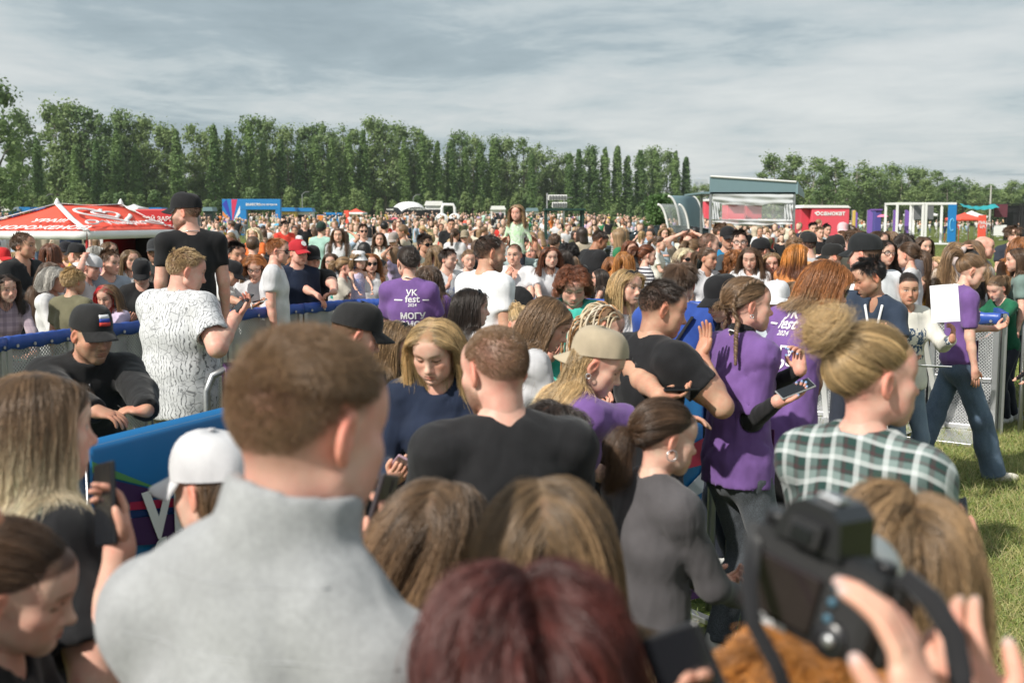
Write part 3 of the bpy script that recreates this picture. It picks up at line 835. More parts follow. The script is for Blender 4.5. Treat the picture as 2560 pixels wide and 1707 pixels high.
def make_top(p, j, q):
    d = body_dims(p); h = q['cloth']; top = p.get('top', 'tee'); gr = p.get('loose', .016)
    R, u, F = j['R'], j['u'], j['F']
    hemz = {'crop': 1.07, 'jacket': .84, 'hoodie': .86, 'long': .86, 'tunic': .72}.get(top, p.get('hemz', .84))
    P = j['P']; hem = j['W'] + (P - j['W']) * ((1.10 - hemz) / .17)
    if top == 'crop': hem = j['W'] + u * .04
    lo = np.min([j[k] for k in ('Sr', 'Sl', 'Er', 'El', 'N')] + [hem, P], 0) - .13; hi = np.max([j[k] for k in ('Sr', 'Sl', 'Er', 'El', 'N')] + [hem], 0) + .13
    lo = np.minimum(lo, P - .25); hi = np.maximum(hi, np.maximum(P, j['C']) + vec(.25, .25, 0))
    lo[2] = min(hem[2], j['Er'][2], j['El'][2]) - .1
    longs = top in ('long', 'hoodie', 'jacket', 'tunic')
    if longs:
        for k in 'rl': lo = np.minimum(lo, j['W' + k] - .08); hi = np.maximum(hi, j['W' + k] + .08)
    f = Field(lo, hi, h)
    if top == 'crop': add_torso(f, dict(j, P=hem, W=hem + u * .06), dict(d, hip=d['waist']), gr, None, p.get('bust', 0))
    else: add_torso(f, j, d, gr, hem, p.get('bust', 0 if p['sex'] == 'm' or p['kid'] else .8), p.get('belly', 0))
    a0, a1, a2, a3 = d['arm']
    if top not in ('tank',):
        for s, k in ((1, 'r'), (-1, 'l')):
            S, E, W = j['S' + k], j['E' + k], j['W' + k]
            f.cap(j['N'] + R * s * .05 - u * .012, S, .04, a0 * .95 + gr * .35, k=.06)
            f.cap(j['N'] + R * s * .045 + u * .006, S, .043, .05 + gr * .2, k=.05)
            f.ell(S, (a0 * 1.08 + gr * .6,) * 3, k=.04)
            mu = .012 if p.get('muscle') else .0
            if mu: f.ell(S + (E - S) * .15, (a0 * 1.25 + .009 + gr * .5,) * 3, k=.03)
            if longs:
                b = .6 if top in ('hoodie', 'jacket') else .35
                f.cap(S, E, a0 + gr * b * 1.4, a1 + gr * b * 1.6, k=.035)
                f.cap(E, W + (W - E) * .02, a1 + gr * b * 1.5, a3 + gr * b * 1.2 + .004, k=.03, flat=True)
            else:
                t = p.get('sl', .62); end = S + (E - S) * t
                f.cap(S, end, a0 + gr * .6 + mu + .003, a0 + (a1 - a0) * t + gr * 1.05 + .008 + mu, k=.035, flat=True)
    if top in ('jacket', 'hoodie') and p.get('muffle', 1): f.cap(j['N'] - u * .03, j['N'] + u * .02, .085, .08, k=.03)
    col = p.get('collar', 'crew'); rn = d['neck']; nd = nrm(j['Hc'] - vec(0, .02, .06) - j['N'])
    if col == 'turtle': f.cap(j['N'] - u * .04, j['N'] + nd * .055, rn + .016, rn + .009, k=.02)
    elif col in ('polo', 'shirt', 'stand'):
        hh = p.get('collarh', .045) if col == 'stand' else .03
        f.cap(j['N'] - u * .045, j['N'] + nd * hh + u * .01, rn + .044, rn + .029, k=.012, flat=True)
    if q['cloth'] < .016: folds(f, p, p.get('fold', .0055 if q['near'] else .0045))
    nf = F * .012
    if col == 'turtle': f.cap(j['N'] + nd * .02, j['N'] + nd * .2, rn * .99, rn * .99, k=.004, mode='s')
    elif col in ('polo', 'shirt', 'stand'):
        f.cap(j['N'] + u * .012, j['N'] + nd * .2, rn + .009, rn + .010, k=.006, mode='s')
        if col != 'stand': f.ell(j['N'] + F * .075 - u * .03, (.022, .05, .06), np.stack([R, F, u], 1), k=.01, mode='s')
    else:
        f.cap(j['N'] - u * .02 + nf, j['N'] + nd * .2 + nf * 2, rn + .008, rn + .03, k=.008, mode='s')
        dp = {'crew': 0, 'scoop': .045, 'v': .07, 'wide': .03}.get(col, 0)
        if dp: f.ell(j['N'] + F * .075 - u * (.03 + dp * .5), (.055 if col != 'v' else .035, .06, .03 + dp * .8), np.stack([R, F, u], 1), k=.01, mode='s')
    if top != 'crop':                                             # hollow hem and cuffs
        ax = nrm(hem - j['W'])
        f.ecap(hem - ax * .05, hem + ax * .02, (d['hip'][0] + gr - .03, d['hip'][1] + gr - .03), (d['hip'][0] + gr - .024, d['hip'][1] + gr - .024), R, k=.0, mode='s', flat=2)
    if top == 'tank':
        for s in (1, -1): f.ell(j['N'] + R * s * (p.get('sw', .158) + .035) - u * .09, (.075, .12, .115), np.stack([R, F, u], 1), k=.01, mode='s')
    if not longs and top != 'tank' and h < .016:
        for k in 'rl':
            S, E = j['S' + k], j['E' + k]; t = p.get('sl', .62); end = S + (E - S) * t; a = nrm(E - S); r = a0 + (a1 - a0) * t + gr * 1.05 - .006 + (.012 if p.get('muscle') else 0)
            f.cap(end - a * .045, end + a * .03, r - .006, r, k=0., mode='s')
    V, Q = f.nets()
    return relax(V, Q, 2, .5), Q


def make_under(p, j, q):
    d = body_dims(p); a0, a1, a2, a3 = d['arm']; ks = ('Sr', 'Sl', 'Er', 'El', 'Wr', 'Wl', 'N')
    f = Field(np.min([j[k] for k in ks], 0) - .1, np.max([j[k] for k in ks] + [j['Hc']], 0) + .1, q['cloth'])
    for k in 'rl':
        S, E, W = j['S' + k], j['E' + k], j['W' + k]; f.cap(S, E, a0 + .004, a1 + .006, k=.03); f.cap(E, W, a1 + .006, a3 + .006, k=.02, flat=True)
    nd = nrm(j['Hc'] - vec(0, .02, .06) - j['N']); f.cap(j['N'] - j['u'] * .05, j['N'] + nd * .05, d['neck'] + .022, d['neck'] + .009, k=.02); folds(f, p, .003)
    V, Q = f.nets(); return relax(V, Q, 1, .5), Q


def make_bottom(p, j, q):
    d = body_dims(p); h = q['leg']; b = p.get('bottom', 'trousers')
    lo = np.min([j[k] for k in ('footr', 'footl', 'P')], 0) - .2; hi = np.max([j[k] for k in ('footr', 'footl', 'kneer', 'kneel', 'P', 'W')], 0) + .2
    lo[2] = .03
    f = Field(lo, hi, h); R = vec(1, 0, 0)
    if b in ('skirt', 'dress'):
        e = .45 if b == 'dress' else p.get('skz', .55)
        f.ecap(j['W'], vec(0, 0, e) + vec(j['P'][0], j['P'][1], 0), (d['waist'][0] + .01, d['waist'][1] + .01), (.26, .22), R, flat=2)
        return f.nets()
    f.ecap(j['P'] - vec(0, 0, .06), j['W'] - j['u'] * .03, (d['hip'][0] + .006, d['hip'][1] + .004), (d['waist'][0] + .008, d['waist'][1] + .006), j['R'] if abs(j['R'][0]) > .5 else R, k=.03)
    w = p.get('wide', 0.)
    for k in 'rl':
        hip, kn, ft = j['hip' + k], j['knee' + k], j['foot' + k]
        f.cap(hip, kn, .088 * d['hip'][0] / .158, .062 + w * .4, k=.035)
        if b == 'shorts': f.half((0, 0, .50), (0, 0, -1)); continue
        e = ft + vec(0, -.01, -.035)
        f.cap(kn, e, .062 + w * .4, .046 + w, k=.03, flat=True)
        f.ell(kn * .55 + ft * .45 + vec(0, -.02, 0), (.054 + w * .5, .058 + w * .5, .12), k=.03)
    if h < .02: folds(f, dict(p, seed=p.get('seed', 1) + 5), .005)
    return f.nets()


# ---------------- hair
def colliders(p, j):
    Hm, Hc, hs = j['Hm'], j['Hc'], p['hs']; d = body_dims(p); gr = p.get('loose', .016)
    L = [('e', Hc + Hm @ CS * hs, (CR + .001) * hs, Hm), ('e', Hc + Hm @ vec(0, .03, -.03) * hs, vec(.066, .072, .088) * hs, Hm),
         ('c', j['N'], Hc + Hm @ vec(0, -.02, -.05) * hs, d['neck'] + .004),
         ('c', j['Sr'] - j['R'] * .01, j['Sl'] + j['R'] * .01, d['arm'][0] + .020 + gr * .7),
         ('c', j['N'] + j['R'] * .045, j['Sr'], .062 + gr * .3), ('c', j['N'] - j['R'] * .045, j['Sl'], .062 + gr * .3),
         ('c', j['N'] + j['R'] * .05, j['N'] - j['R'] * .05, .055),
         ('e', j['C'] - j['u'] * .03, vec(d['chest'][0] + gr + .022, d['chest'][1] + gr + .026, .30), np.stack([j['R'], j['F'], j['u']], 1))]
    if p.get('bust', 0 if p['sex'] == 'm' or p['kid'] else .8):
        L.append(('e', j['C'] + j['F'] * .06, vec(.125, .10, .10), np.stack([j['R'], j['F'], j['u']], 1)))
    return L


def push(P, L, off):
    for c in L:
        if c[0] == 'e':
            q = (P - c[1]) @ c[3]; r = c[2] + off[:, None]
            k0 = np.linalg.norm(q / r, axis=1); m = k0 < 1
            if m.any():
                qq = q[m] / np.maximum(k0[m], .15)[:, None]; P[m] = c[1] + qq @ c[3].T
        else:
            a, b, r = c[1], c[2], c[3]; ab = b - a
            t = np.clip(((P - a) @ ab) / (ab @ ab), 0, 1); X = a + t[:, None] * ab; v = P - X
            dd = np.linalg.norm(v, axis=1) + 1e-9; rr = r + off; m = dd < rr
            P[m] = X[m] + v[m] / dd[m, None] * rr[m, None]
    return P


def march(P0, D0, L, steps, stiff, g, col, off, jit=.0, r=None):
    n = len(P0); out = np.zeros((n, steps, 3)); P = P0.copy(); D = D0.copy(); out[:, 0] = P; ds = (L / (steps - 1))[:, None]
    for i in range(1, steps):
        w = stiff if np.isscalar(stiff) else stiff[i]
        D = D * w + g * (1 - w)
        if jit: D = D + r.normal(size=D.shape) * jit
        D /= np.linalg.norm(D, axis=1)[:, None]
        Q = push(P + D * ds, col, off); D = Q - P; D /= (np.linalg.norm(D, axis=1)[:, None] + 1e-9); P = P + D * ds
        P = push(P, col, off); out[:, i] = P
    return out


def hair_strands(p, j, q):
    st = p.get('style', 'short')
    if st in ('bald', 'none'): return None
    r = np.random.default_rng(p.get('seed', 1) + 11)
    Hm, Hc, hs = j['Hm'], j['Hc'], p['hs']; sex = p['sex']
    n = int(q['strands'] * p.get('dense', 1.)); rad = q['srad']
    if st in ('fade', 'buzz', 'crop', 'short'): n = int(n * 1.15)
    # roots
    U = r.normal(size=(n * 9, 3)); U /= np.linalg.norm(U, axis=1)[:, None]
    U = U[scalp_test(U, sex, p.get('rec', 0.)) > r.random(len(U)) * .08]
    if st in ('long', 'bob'):                                     # more roots along the parting
        pt = U[:, 0] - p.get('part', 0.) / CR[0]
        U = U[r.random(len(U)) < .28 + .72 * np.exp(-(pt / .22) ** 2) * (U[:, 2] > .1)]
    cap = p.get('cap')
    if cap and st in ('long', 'bob', 'curly'): U = U[U[:, 2] < .0]     # only what shows below the cap
    U = U[:n]; n = len(U)
    if cap and st not in ('pony', 'bun'):
        keep = (U[:, 2] < .28) if st in ('fade', 'buzz', 'short', 'crop') else np.ones(n, bool)
        U = U[keep]; n = len(U)
    if n < 5: return None
    hd = lambda v: np.asarray(v) @ Hm.T                                    # head direction to person
    loc = CS + U * CR
    P0 = Hc + hd(loc * (1 + .05 * np.clip(U[:, 1:2] - .3, 0, 1))) * hs; Nn = U / CR; Nn /= np.linalg.norm(Nn, axis=1)[:, None]; Nw = hd(Nn)
    g = vec(0, 0, -1.); col = colliders(p, j); c0 = vec(*HAIR[p.get('hair', 'brown')]); c1 = vec(*HAIR[p.get('tip', p.get('hair', 'brown'))])
    tan = lambda D: D - Nn * (D * Nn).sum(1)[:, None]
    long_ = q['lpts']
    extra = None; tones = None
    if st in ('long', 'bob', 'curly', 'braids'):
        Ln = p.get('len', .42 if st == 'long' else (.2 if st == 'bob' else .22)); part = p.get('part', .0)
        sg = np.sign(loc[:, 0] - part + r.normal(size=n) * .004)
        fr = np.clip((loc[:, 1] + .02) / .08, 0, 1)
        D = np.stack([sg * (1.0), -.12 * fr - .25 * (1 - fr), .25 - .9 * (1 - fr)], 1)
        D = tan(D); D /= np.linalg.norm(D, axis=1)[:, None]
        D = D + Nn * p.get('lift', .07)
        stp = long_; L = Ln * (.82 + .3 * r.random(n)) * (1 - p.get('layer', .12) * (U[:, 2] * .5 + .5)) * hs
        L = L + (loc[:, 2] + .05) * (1. if st != 'curly' else .5)
        stf = np.interp(np.linspace(0, 1, stp) * Ln, [0, .04, .10, .2], [.84, .68, .5, .42])
        off = .003 + r.random(n) ** 1.5 * p.get('vol', .016)
        gv = g + j['F'] * p.get('sweep', 0.) - Hm[:, 1] * (.06 + max(p.get('nod', 4), 0) / 90. * .95) + rotz(R_(p['face'])) @ vec(p.get('gx', 0.), 0, 0)
        col2 = [col[0], ('e', Hc + Hm @ vec(0, .058, .045) * hs, vec(.064, .043, .052) * hs, Hm), ('e', Hc + Hm @ vec(0, .02, -.03) * hs, vec(.0735, .088, .095) * hs, Hm)] + col[2:]
        pts = march(P0, hd(D), L, stp, stf, gv, col2, off, .05, r)
        if not p.get('notuck'):                                       # kept behind the line of the ears and cheeks
            l = (pts - Hc) @ Hm / hs; tk = np.interp(l[:, :, 2], [-.30, -.14, .0, .05, .09], [.09, .05, .034, .05, .30])
            l[:, :, 1] = np.where((l[:, :, 1] > tk) & (l[:, :, 2] > -.3), tk + (l[:, :, 1] - tk) * .18, l[:, :, 1]); pts = Hc + (l @ Hm.T) * hs
        k0 = 5
    elif st in ('pony', 'bun'):
        T = nrm(vec(*p.get('tie', (0, -.86, .45)))); s_ = np.linspace(0, 1, 8)
        dot = np.clip(U @ T, -1, 1); om = np.arccos(dot)[:, None, None]; so = np.maximum(np.sin(om), 1e-3)
        path = (np.sin((1 - s_)[None, :, None] * om) * U[:, None, :] + np.sin(s_[None, :, None] * om) * T) / so
        nq = max(10, n // 40); qi = r.integers(0, n, nq); qid = np.concatenate([np.argmin(((U[a:a + 800, None, :] - U[qi][None]) ** 2).sum(2), 1) for a in range(0, n, 800)])
        lay = .003 + (.35 * r.random(n) + .65 * r.random(nq)[qid]) * p.get('vol', .010); fly = r.random(n) < .035; lay[fly] += r.random(fly.sum()) * .012
        path = path + (r.normal(size=(nq, 3)) * .055)[qid][:, None, :] * np.sin(np.pi * s_)[None, :, None]; path /= np.linalg.norm(path, axis=2)[:, :, None]
        h_ = lay[:, None] * np.sin(np.pi * s_)[None, :] ** .7 + .0035 + .006 * np.clip(path[:, :, 1] - .25, 0, 1)
        pl = CS + path * CR + path * h_[:, :, None]
        Tl = CS + T * (CR + .006)
        pl[:, -1] = Tl + r.normal(size=(n, 3)) * .006
        A = Hc + (pl @ Hm.T) * hs
        Tw = Hc + Hm @ Tl * hs; Td = Hm @ T
        if st == 'pony':
            m = 12; Ln = p.get('len', .34) * hs
            ctr = march(Tw[None], (Td + vec(0, 0, p.get('perk', .25)))[None] / np.linalg.norm(Td + vec(0, 0, .25)), np.array([Ln]), m, np.interp(np.arange(m), [0, 2, 5], [.92, .7, .45]), g, col, np.array([.03]))[0]
            t = np.linspace(0, 1, m); rr = p.get('thick', .026) * hs * np.interp(t, [0, .06, .3, .75, 1], [.45, .7, 1, .85, .28])
            tg = np.gradient(ctr, axis=0); tg /= np.linalg.norm(tg, axis=1)[:, None]
            e1 = np.cross(tg, vec(1, .2, .1)); e1 /= np.linalg.norm(e1, axis=1)[:, None]; e2 = np.cross(tg, e1)
            th = r.random(n) * 6.283; rd = np.sqrt(r.random(n))
            wav = 1 + .12 * np.sin(t[None] * 7 + th[:, None] * 2)
            B = ctr[None] + (np.cos(th)[:, None] * rd[:, None] * rr * wav)[:, :, None] * e1[None] + (np.sin(th)[:, None] * rd[:, None] * rr * wav)[:, :, None] * e2[None]
            cut = (r.random(n) * .3)[:, None, None]
            B = B[:, :1] + 0 * B + (B - B[:, :1])
            pts = np.concatenate([A, B[:, 1:]], 1)
        else:
            br = p.get('bunr', .046) * hs; bc = Tw + Td * br * .75 + vec(0, 0, .01); m = 16
            e1 = nrm(np.cross(Td, vec(.1, .2, 1))); e2 = np.cross(Td, e1)
            nb_ = 11; bi_ = r.integers(0, nb_, n); AX = r.normal(size=(nb_, 3)) * .55 + Td; AX /= np.linalg.norm(AX, axis=1)[:, None]
            ax = AX[bi_] + r.normal(size=(n, 3)) * .10; ax /= np.linalg.norm(ax, axis=1)[:, None]
            f1 = np.cross(ax, vec(.3, .1, 1)); f1 /= np.linalg.norm(f1, axis=1)[:, None]; f2 = np.cross(ax, f1)
            RB = br * (.62 + .45 * r.random(nb_)); LB = r.uniform(-.75, .75, nb_); lat = LB[bi_] + r.normal(size=n) * .20; R0 = RB[bi_] * (1 + .07 * r.normal(size=n)); t = np.linspace(0, 1, m) * 4.6
            grow = np.interp(np.linspace(0, 1, m), [0, .15, 1], [.35, 1, .95])
            ang = (r.random(nb_) * 6.283)[bi_][:, None] + r.normal(size=n)[:, None] * .25 + t[None]
            B = bc + ((R0 * np.cos(lat))[:, None] * grow)[:, :, None] * (np.cos(ang)[:, :, None] * f1[:, None] + np.sin(ang)[:, :, None] * f2[:, None]) + ((R0 * np.sin(lat)) * .8)[:, None, None] * ax[:, None]
            pts = np.concatenate([A, B], 1)
        k0 = 0
    else:
        stp = 5
        topL = p.get('len', {'short': .05, 'fade': .035, 'crop': .022, 'buzz': .007}[st]); side = p.get('side', {'short': .035, 'fade': .007, 'crop': .010, 'buzz': .005}[st])
        tz = np.clip((U[:, 2] - p.get('fadez', .25)) / .45, 0, 1); L = (side + (topL - side) * tz) * (.8 + .4 * r.random(n)) * hs
        low = np.clip((U[:, 2] + .85) / .55, .35, 1); L *= low
        cb = p.get('comb', (.35, .8, .15))
        Dt = np.tile(vec(*cb), (n, 1)); Ds = np.stack([0 * L, -.35 + 0 * L, -1 + 0 * L], 1)
        D = Dt * tz[:, None] + Ds * (1 - tz)[:, None]; D = tan(D); D /= (np.linalg.norm(D, axis=1)[:, None] + 1e-6)
        lift = p.get('lift', .36); D = D * (1 - lift) + Nn * (lift * tz + .22 * (1 - tz))[:, None] + r.normal(size=(n, 3)) * .13 * p.get('jit', 1.)
        # locks
        nc = max(8, n // 28); ci = r.integers(0, n, nc); cid = np.argmin(((U[:, None, :] - U[ci][None]) ** 2).sum(2), 1) if n * nc < 4e6 else r.integers(0, nc, n)
        D = D * .5 + D[ci][cid] * .5 + r.normal(size=(nc, 3))[cid] * .22 * p.get('jit', 1.) * tz[:, None]
        D /= np.linalg.norm(D, axis=1)[:, None]
        pts = march(P0, hd(D), L, stp, .93, g, [('e', col[0][1], col[0][2], Hm)], np.full(n, .0015))
        k0 = None
    m = pts.shape[1]; t = np.linspace(0, 1, m)
    if k0 is not None:
        nc = max(12, min(140, n // 16)); ci = r.integers(0, n, nc)
        cid = np.concatenate([np.argmin(((U[a:a + 800, None, :] - U[ci][None]) ** 2).sum(2), 1) for a in range(0, n, 800)])
        w = (np.clip(t, 0, 1) ** .8 * p.get('clump', .45))[None, :, None]
        if st in ('pony', 'bun'): w = w * (np.arange(m) < 8)[None, :, None] * .9
        pts = pts * (1 - w) + pts[ci][cid] * w
        if st == 'curly' or p.get('curl'):
            a = p.get('curl', .014); ln = np.linspace(0, 1, m) * p.get('len', .22); fr = 2 * math.pi / p.get('pitch', .045); ph = r.random(nc)[cid] * 6.283
            e = np.minimum(ln / .04, 1) * a
            pts[:, :, 0] += e * np.cos(fr * ln[None] + ph[:, None]); pts[:, :, 1] += e * np.sin(fr * ln[None] + ph[:, None])
        tones = (.55 + .95 * r.random(nc) ** 1.4)[cid]
    if k0 is not None:                                             # stray hairs
        fl = np.nonzero(r.random(n) < .07)[0]; pts[fl] += np.cumsum(r.normal(size=(len(fl), m, 3)) * .0022, 1) + (pts[fl] - pts[ci][cid][fl]) * (.5 * t)[None, :, None]
    if cap and st in ('pony', 'bun'):
        u = ((pts - Hc) @ Hm / hs - CS) / CR; inside = (u[:, :, 2] > p.get('capz', -.42)) & (np.linalg.norm(u, axis=2) < 1.45)
        sh = pts.copy(); sh = Hc + ((CS + u / np.maximum(np.linalg.norm(u, axis=2), 1e-3)[:, :, None] * (CR * .98)) @ Hm.T) * hs
        pts = np.where(inside[:, :, None], sh, pts)
    # colours
    tn = (.78 + .45 * r.random(n)); tn = tn * (tones if tones is not None else 1.)
    if 'tip' in p: mixv = np.clip((t - p.get('ombre', .55)) / .2, 0, 1)[None, :] ; mixv = np.clip(mixv + r.normal(size=(n, 1)) * .2 * (mixv > 0) * (mixv < 1), 0, 1)
    else: mixv = np.zeros((n, m))
    colr = (c0 * (1 - mixv[:, :, None]) + c1 * mixv[:, :, None]) * tn[:, None, None]
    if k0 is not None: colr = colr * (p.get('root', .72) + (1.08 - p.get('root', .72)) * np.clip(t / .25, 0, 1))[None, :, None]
    if 'streak' in p:
        sx = (np.abs(loc[:, 0] - p['streak'][0]) < p['streak'][1]) & (loc[:, 1] > -.01)
        colr[sx] = vec(*p['streak'][2]) * tn[sx][:, None, None]
    colr = colr * 1.12; hcv = bpy.data.hair_curves.new('hair'); hcv.add_curves([m] * n)
    hcv.attributes['position'].data.foreach_set('vector', pts.astype(np.float32).ravel())
    ra = hcv.attributes.new('radius', 'FLOAT', 'POINT'); rr = np.interp(t, [0, .1, .7, 1], [.9, 1, .9, .35]) * rad
    ra.data.foreach_set('value', np.tile(rr, n).astype(np.float32))
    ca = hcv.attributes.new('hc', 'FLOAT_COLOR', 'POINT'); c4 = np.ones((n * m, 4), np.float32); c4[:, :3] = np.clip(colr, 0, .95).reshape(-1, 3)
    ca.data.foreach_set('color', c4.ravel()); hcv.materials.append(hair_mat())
    return hcv


def braid_mesh(path, rad, cols, mats, taper=1.):
    """three-strand plait along a path"""
    mb = MB(); path = np.asarray(path); n = max(10, int(np.linalg.norm(np.diff(path, axis=0), axis=1).sum() / (rad * .5)))
    s = np.linspace(0, 1, len(path)); t = np.linspace(0, 1, n); c = np.stack([np.interp(t, s, path[:, i]) for i in range(3)], 1)
    tg = np.gradient(c, axis=0); tg /= np.linalg.norm(tg, axis=1)[:, None]; e1 = np.cross(tg, vec(.2, 1, .1)); e1 /= np.linalg.norm(e1, axis=1)[:, None]; e2 = np.cross(tg, e1)
    Ltot = np.linalg.norm(np.diff(c, axis=0), axis=1).sum(); ph = t * Ltot / (rad * 4.2) * 6.283
    for k in range(3):
        a = ph + k * 2.094; R = rad * np.interp(t, [0, .8, 1], [1, .8, .5 * taper])[:, None]
        mb.m = k % len(mats)
        mb.tube(c + e1 * np.sin(a)[:, None] * R * .75 + e2 * np.sin(2 * a)[:, None] * R * .38, list((R[:, 0] * .62)), 6)
    return mb.mesh('braid', mats, True)


def cap_mesh(col, back=False, h=.0, logo=None):
    """baseball cap in head frame, six panels, stitched brim"""
    mb = MB(); n = 36; rows = 9
    V = []; F = []
    for i in range(rows):
        a = i / (rows - 1) * math.pi / 2
        for k in range(n):
            w = 2 * math.pi * k / n; seam = 1 - .018 * math.exp(-((((k / n * 6) % 1) - .5) ** 2 - .25) ** 2 * 90) if 0 else 1 - .012 * (abs(((k + .5) / n * 6) % 1 - .5) > .42)
            z = .010 + .112 * math.sin(a) ** .85; rr = math.cos(a) ** .62 if i < rows - 1 else .02
            V.append((.0905 * rr * seam * math.sin(w), -.008 + .1165 * rr * seam * math.cos(w), .022 + z * (1.0 + .05 * math.cos(w))))
    for i in range(rows - 1):
        for k in range(n): F.append((i * n + k, (i + 1) * n + k, (i + 1) * n + (k + 1) % n, i * n + (k + 1) % n))
    F.append(tuple((rows - 1) * n + k for k in range(n - 1, -1, -1)))
    mb.add(V, F)
    mb.lathe([(.001, .003), (.009, .002), (.009, -.003)], 8, (0, -.010, .148))
    # brim
    V = []; F = []; m = 15; dep = 6
    for sdn in (0, 1):
        for i in range(dep):
            t = i / (dep - 1)
            for k in range(m):
                a = (k / (m - 1) - .5) * math.radians(128)
                x = .089 * math.sin(a) * (1 - .02 * t); y = -.010 + .114 * math.cos(a) + t * .074 * (math.cos(a) ** .8 if math.cos(a) > 0 else 0)
                z = .040 - .030 * t - .026 * (math.sin(a) ** 2) * (.4 + .6 * t) - (.0035 if sdn else 0)
                V.append((x, y, z))
    o = dep * m
    for i in range(dep - 1):
        for k in range(m - 1):
            q = (i * m + k, i * m + k + 1, (i + 1) * m + k + 1, (i + 1) * m + k); F.append(q[::-1]); F.append(tuple(o + x for x in q))
    for k in range(m - 1): F.append(((dep - 1) * m + k, o + (dep - 1) * m + k, o + (dep - 1) * m + k + 1, (dep - 1) * m + k + 1))
    for e in (0, m - 1):
        for i in range(dep - 1): F.append((i * m + e, (i + 1) * m + e, o + (i + 1) * m + e, o + i * m + e))
    mb.add(V, F)
    me = mb.mesh('cap', [cloth(col)], True)
    return me


def bucket_mesh(col):
    mb = MB(); mb.lathe([(.127, .012), (.125, .016), (.092, .062), (.088, .105), (.075, .128), (.02, .138), (.001, .138)], 28)
    mb.v = [(x * .98, y * 1.16 - .01, z) for x, y, z in mb.v]
    return mb.mesh('bucket_hat', [cloth(col)], True)


def glasses_mesh(kind):
    mb = MB(); fr = plain('glossy black frame', (.012, .012, .014), .25, var=.02)
    lens = plain('dark lens', (.012, .012, .015), .06, var=0.) if kind == 'sun' else plain('clear lens', (.9, .95, .95), .02, var=0., alpha=.12)
    for s in (-1, 1):
        pts = [(s * (.034 + .027 * math.cos(a)), .100 - .010 * abs(math.cos(a) * s > 0) - .012 * max(0, math.cos(a)), .000 + .021 * math.sin(a)) for a in np.linspace(0, 2 * math.pi, 15)]
        mb.m = 0; mb.tube(pts, .0024, 6, False)
        mb.m = 1; V = [(x, y - .0006, z) for x, y, z in pts[:-1]] + [(s * .034, .098, 0)]
        mb.add(V, [(i, (i + 1) % 14, 14) if s > 0 else ((i + 1) % 14, i, 14) for i in range(14)])
        mb.m = 0; mb.tube([(s * .060, .088, .006), (s * .079, .05, .008), (s * .086, -.005, .008), (s * .086, -.03, -.012)], .003, 6)
    mb.tube([(-.008, .101, .004), (0, .103, .006), (.008, .101, .004)], .0024, 6)
    return mb.mesh('sunglasses' if kind == 'sun' else 'glasses', [fr, lens], True)


GLASS = {}


def head_child(name, me, o, j, p, extra=None):
    c = link(name, me, o); M = Matrix(np.block([[j['Hm'] * p['hs'], j['Hc'][:, None]], [np.zeros((1, 3)), np.ones((1, 1))]]).tolist())
    c.matrix_local = M @ extra if extra is not None else M
    return c


def project_print(name, texts, shirt_obj, back, mat, cz, cx=0., tilt=0., j=None):
    """texts: list of (V, F, dx, dz) set flat, pressed on to the back or front of the shirt"""
    me = shirt_obj.data; dg = None
    bvh = BVHTree.FromPolygons([v.co.copy() for v in me.vertices], [tuple(p.vertices) for p in me.polygons])
    VV, FF = [], []
    for V, F, dx, dz in texts:
        bm = bmesh.new()
        vs = [bm.verts.new(v) for v in V]
        for f in F:
            try: bm.faces.new([vs[i] for i in f])
            except ValueError: pass
        bmesh.ops.triangulate(bm, faces=bm.faces[:])
        for _ in range(2):
            lg = [e for e in bm.edges if e.calc_length() > .035]
            if lg: bmesh.ops.subdivide_edges(bm, edges=lg, cuts=1, use_grid_fill=False); bmesh.ops.triangulate(bm, faces=bm.faces[:])
        bm.verts.index_update(); o = len(VV); ok = True; loc = []
        for v in bm.verts:
            x = cx + dx + v.co.x; z = cz + dz + v.co.y
            xx = x if back else -x
            h = bvh.ray_cast(Vector((xx, -1. if back else 1.2, z)), Vector((0, 1 if back else -1, 0)))
            if h[0] is None: loc.append(None); continue
            loc.append(h[0] + Vector((0, -.004 if back else .004, 0)) + h[1] * .001)
        keep = {}
        for i, l in enumerate(loc):
            if l is not None: keep[i] = len(VV); VV.append(tuple(l))
        for f in bm.faces:
            ids = [v.index for v in f.verts]
            if all(i in keep for i in ids): FF.append(tuple(keep[i] for i in (ids if back else ids)))
        bm.free()
    mesh = bpy.data.meshes.new(name); mesh.from_pydata(VV, [], FF); mesh.materials.append(mat); mesh.update()
    return tag(link(name, mesh, shirt_obj), kind='stuff' if len(texts) > 1 else None)


def quality(dist, s=1., leg=None):
    px = dist / 1138.
    return dict(head=max(.0034, min(.013, px * .90)) / s, body=max(.0085, min(.034, px * 2.5)) / s, cloth=max(.0095, min(.034, px * 2.6)) / s, leg=(leg or max(.03, min(.042, px * 4.))) / s,
                near=dist < 5.2, srad=float(np.clip(px * .14, .00034, .0026)) / s, strands=int(np.clip(2.1 / np.clip(px * .14, .00034, .0026), 420, 6200)), lpts=14 if dist < 7 else 9)


PEOPLE = []


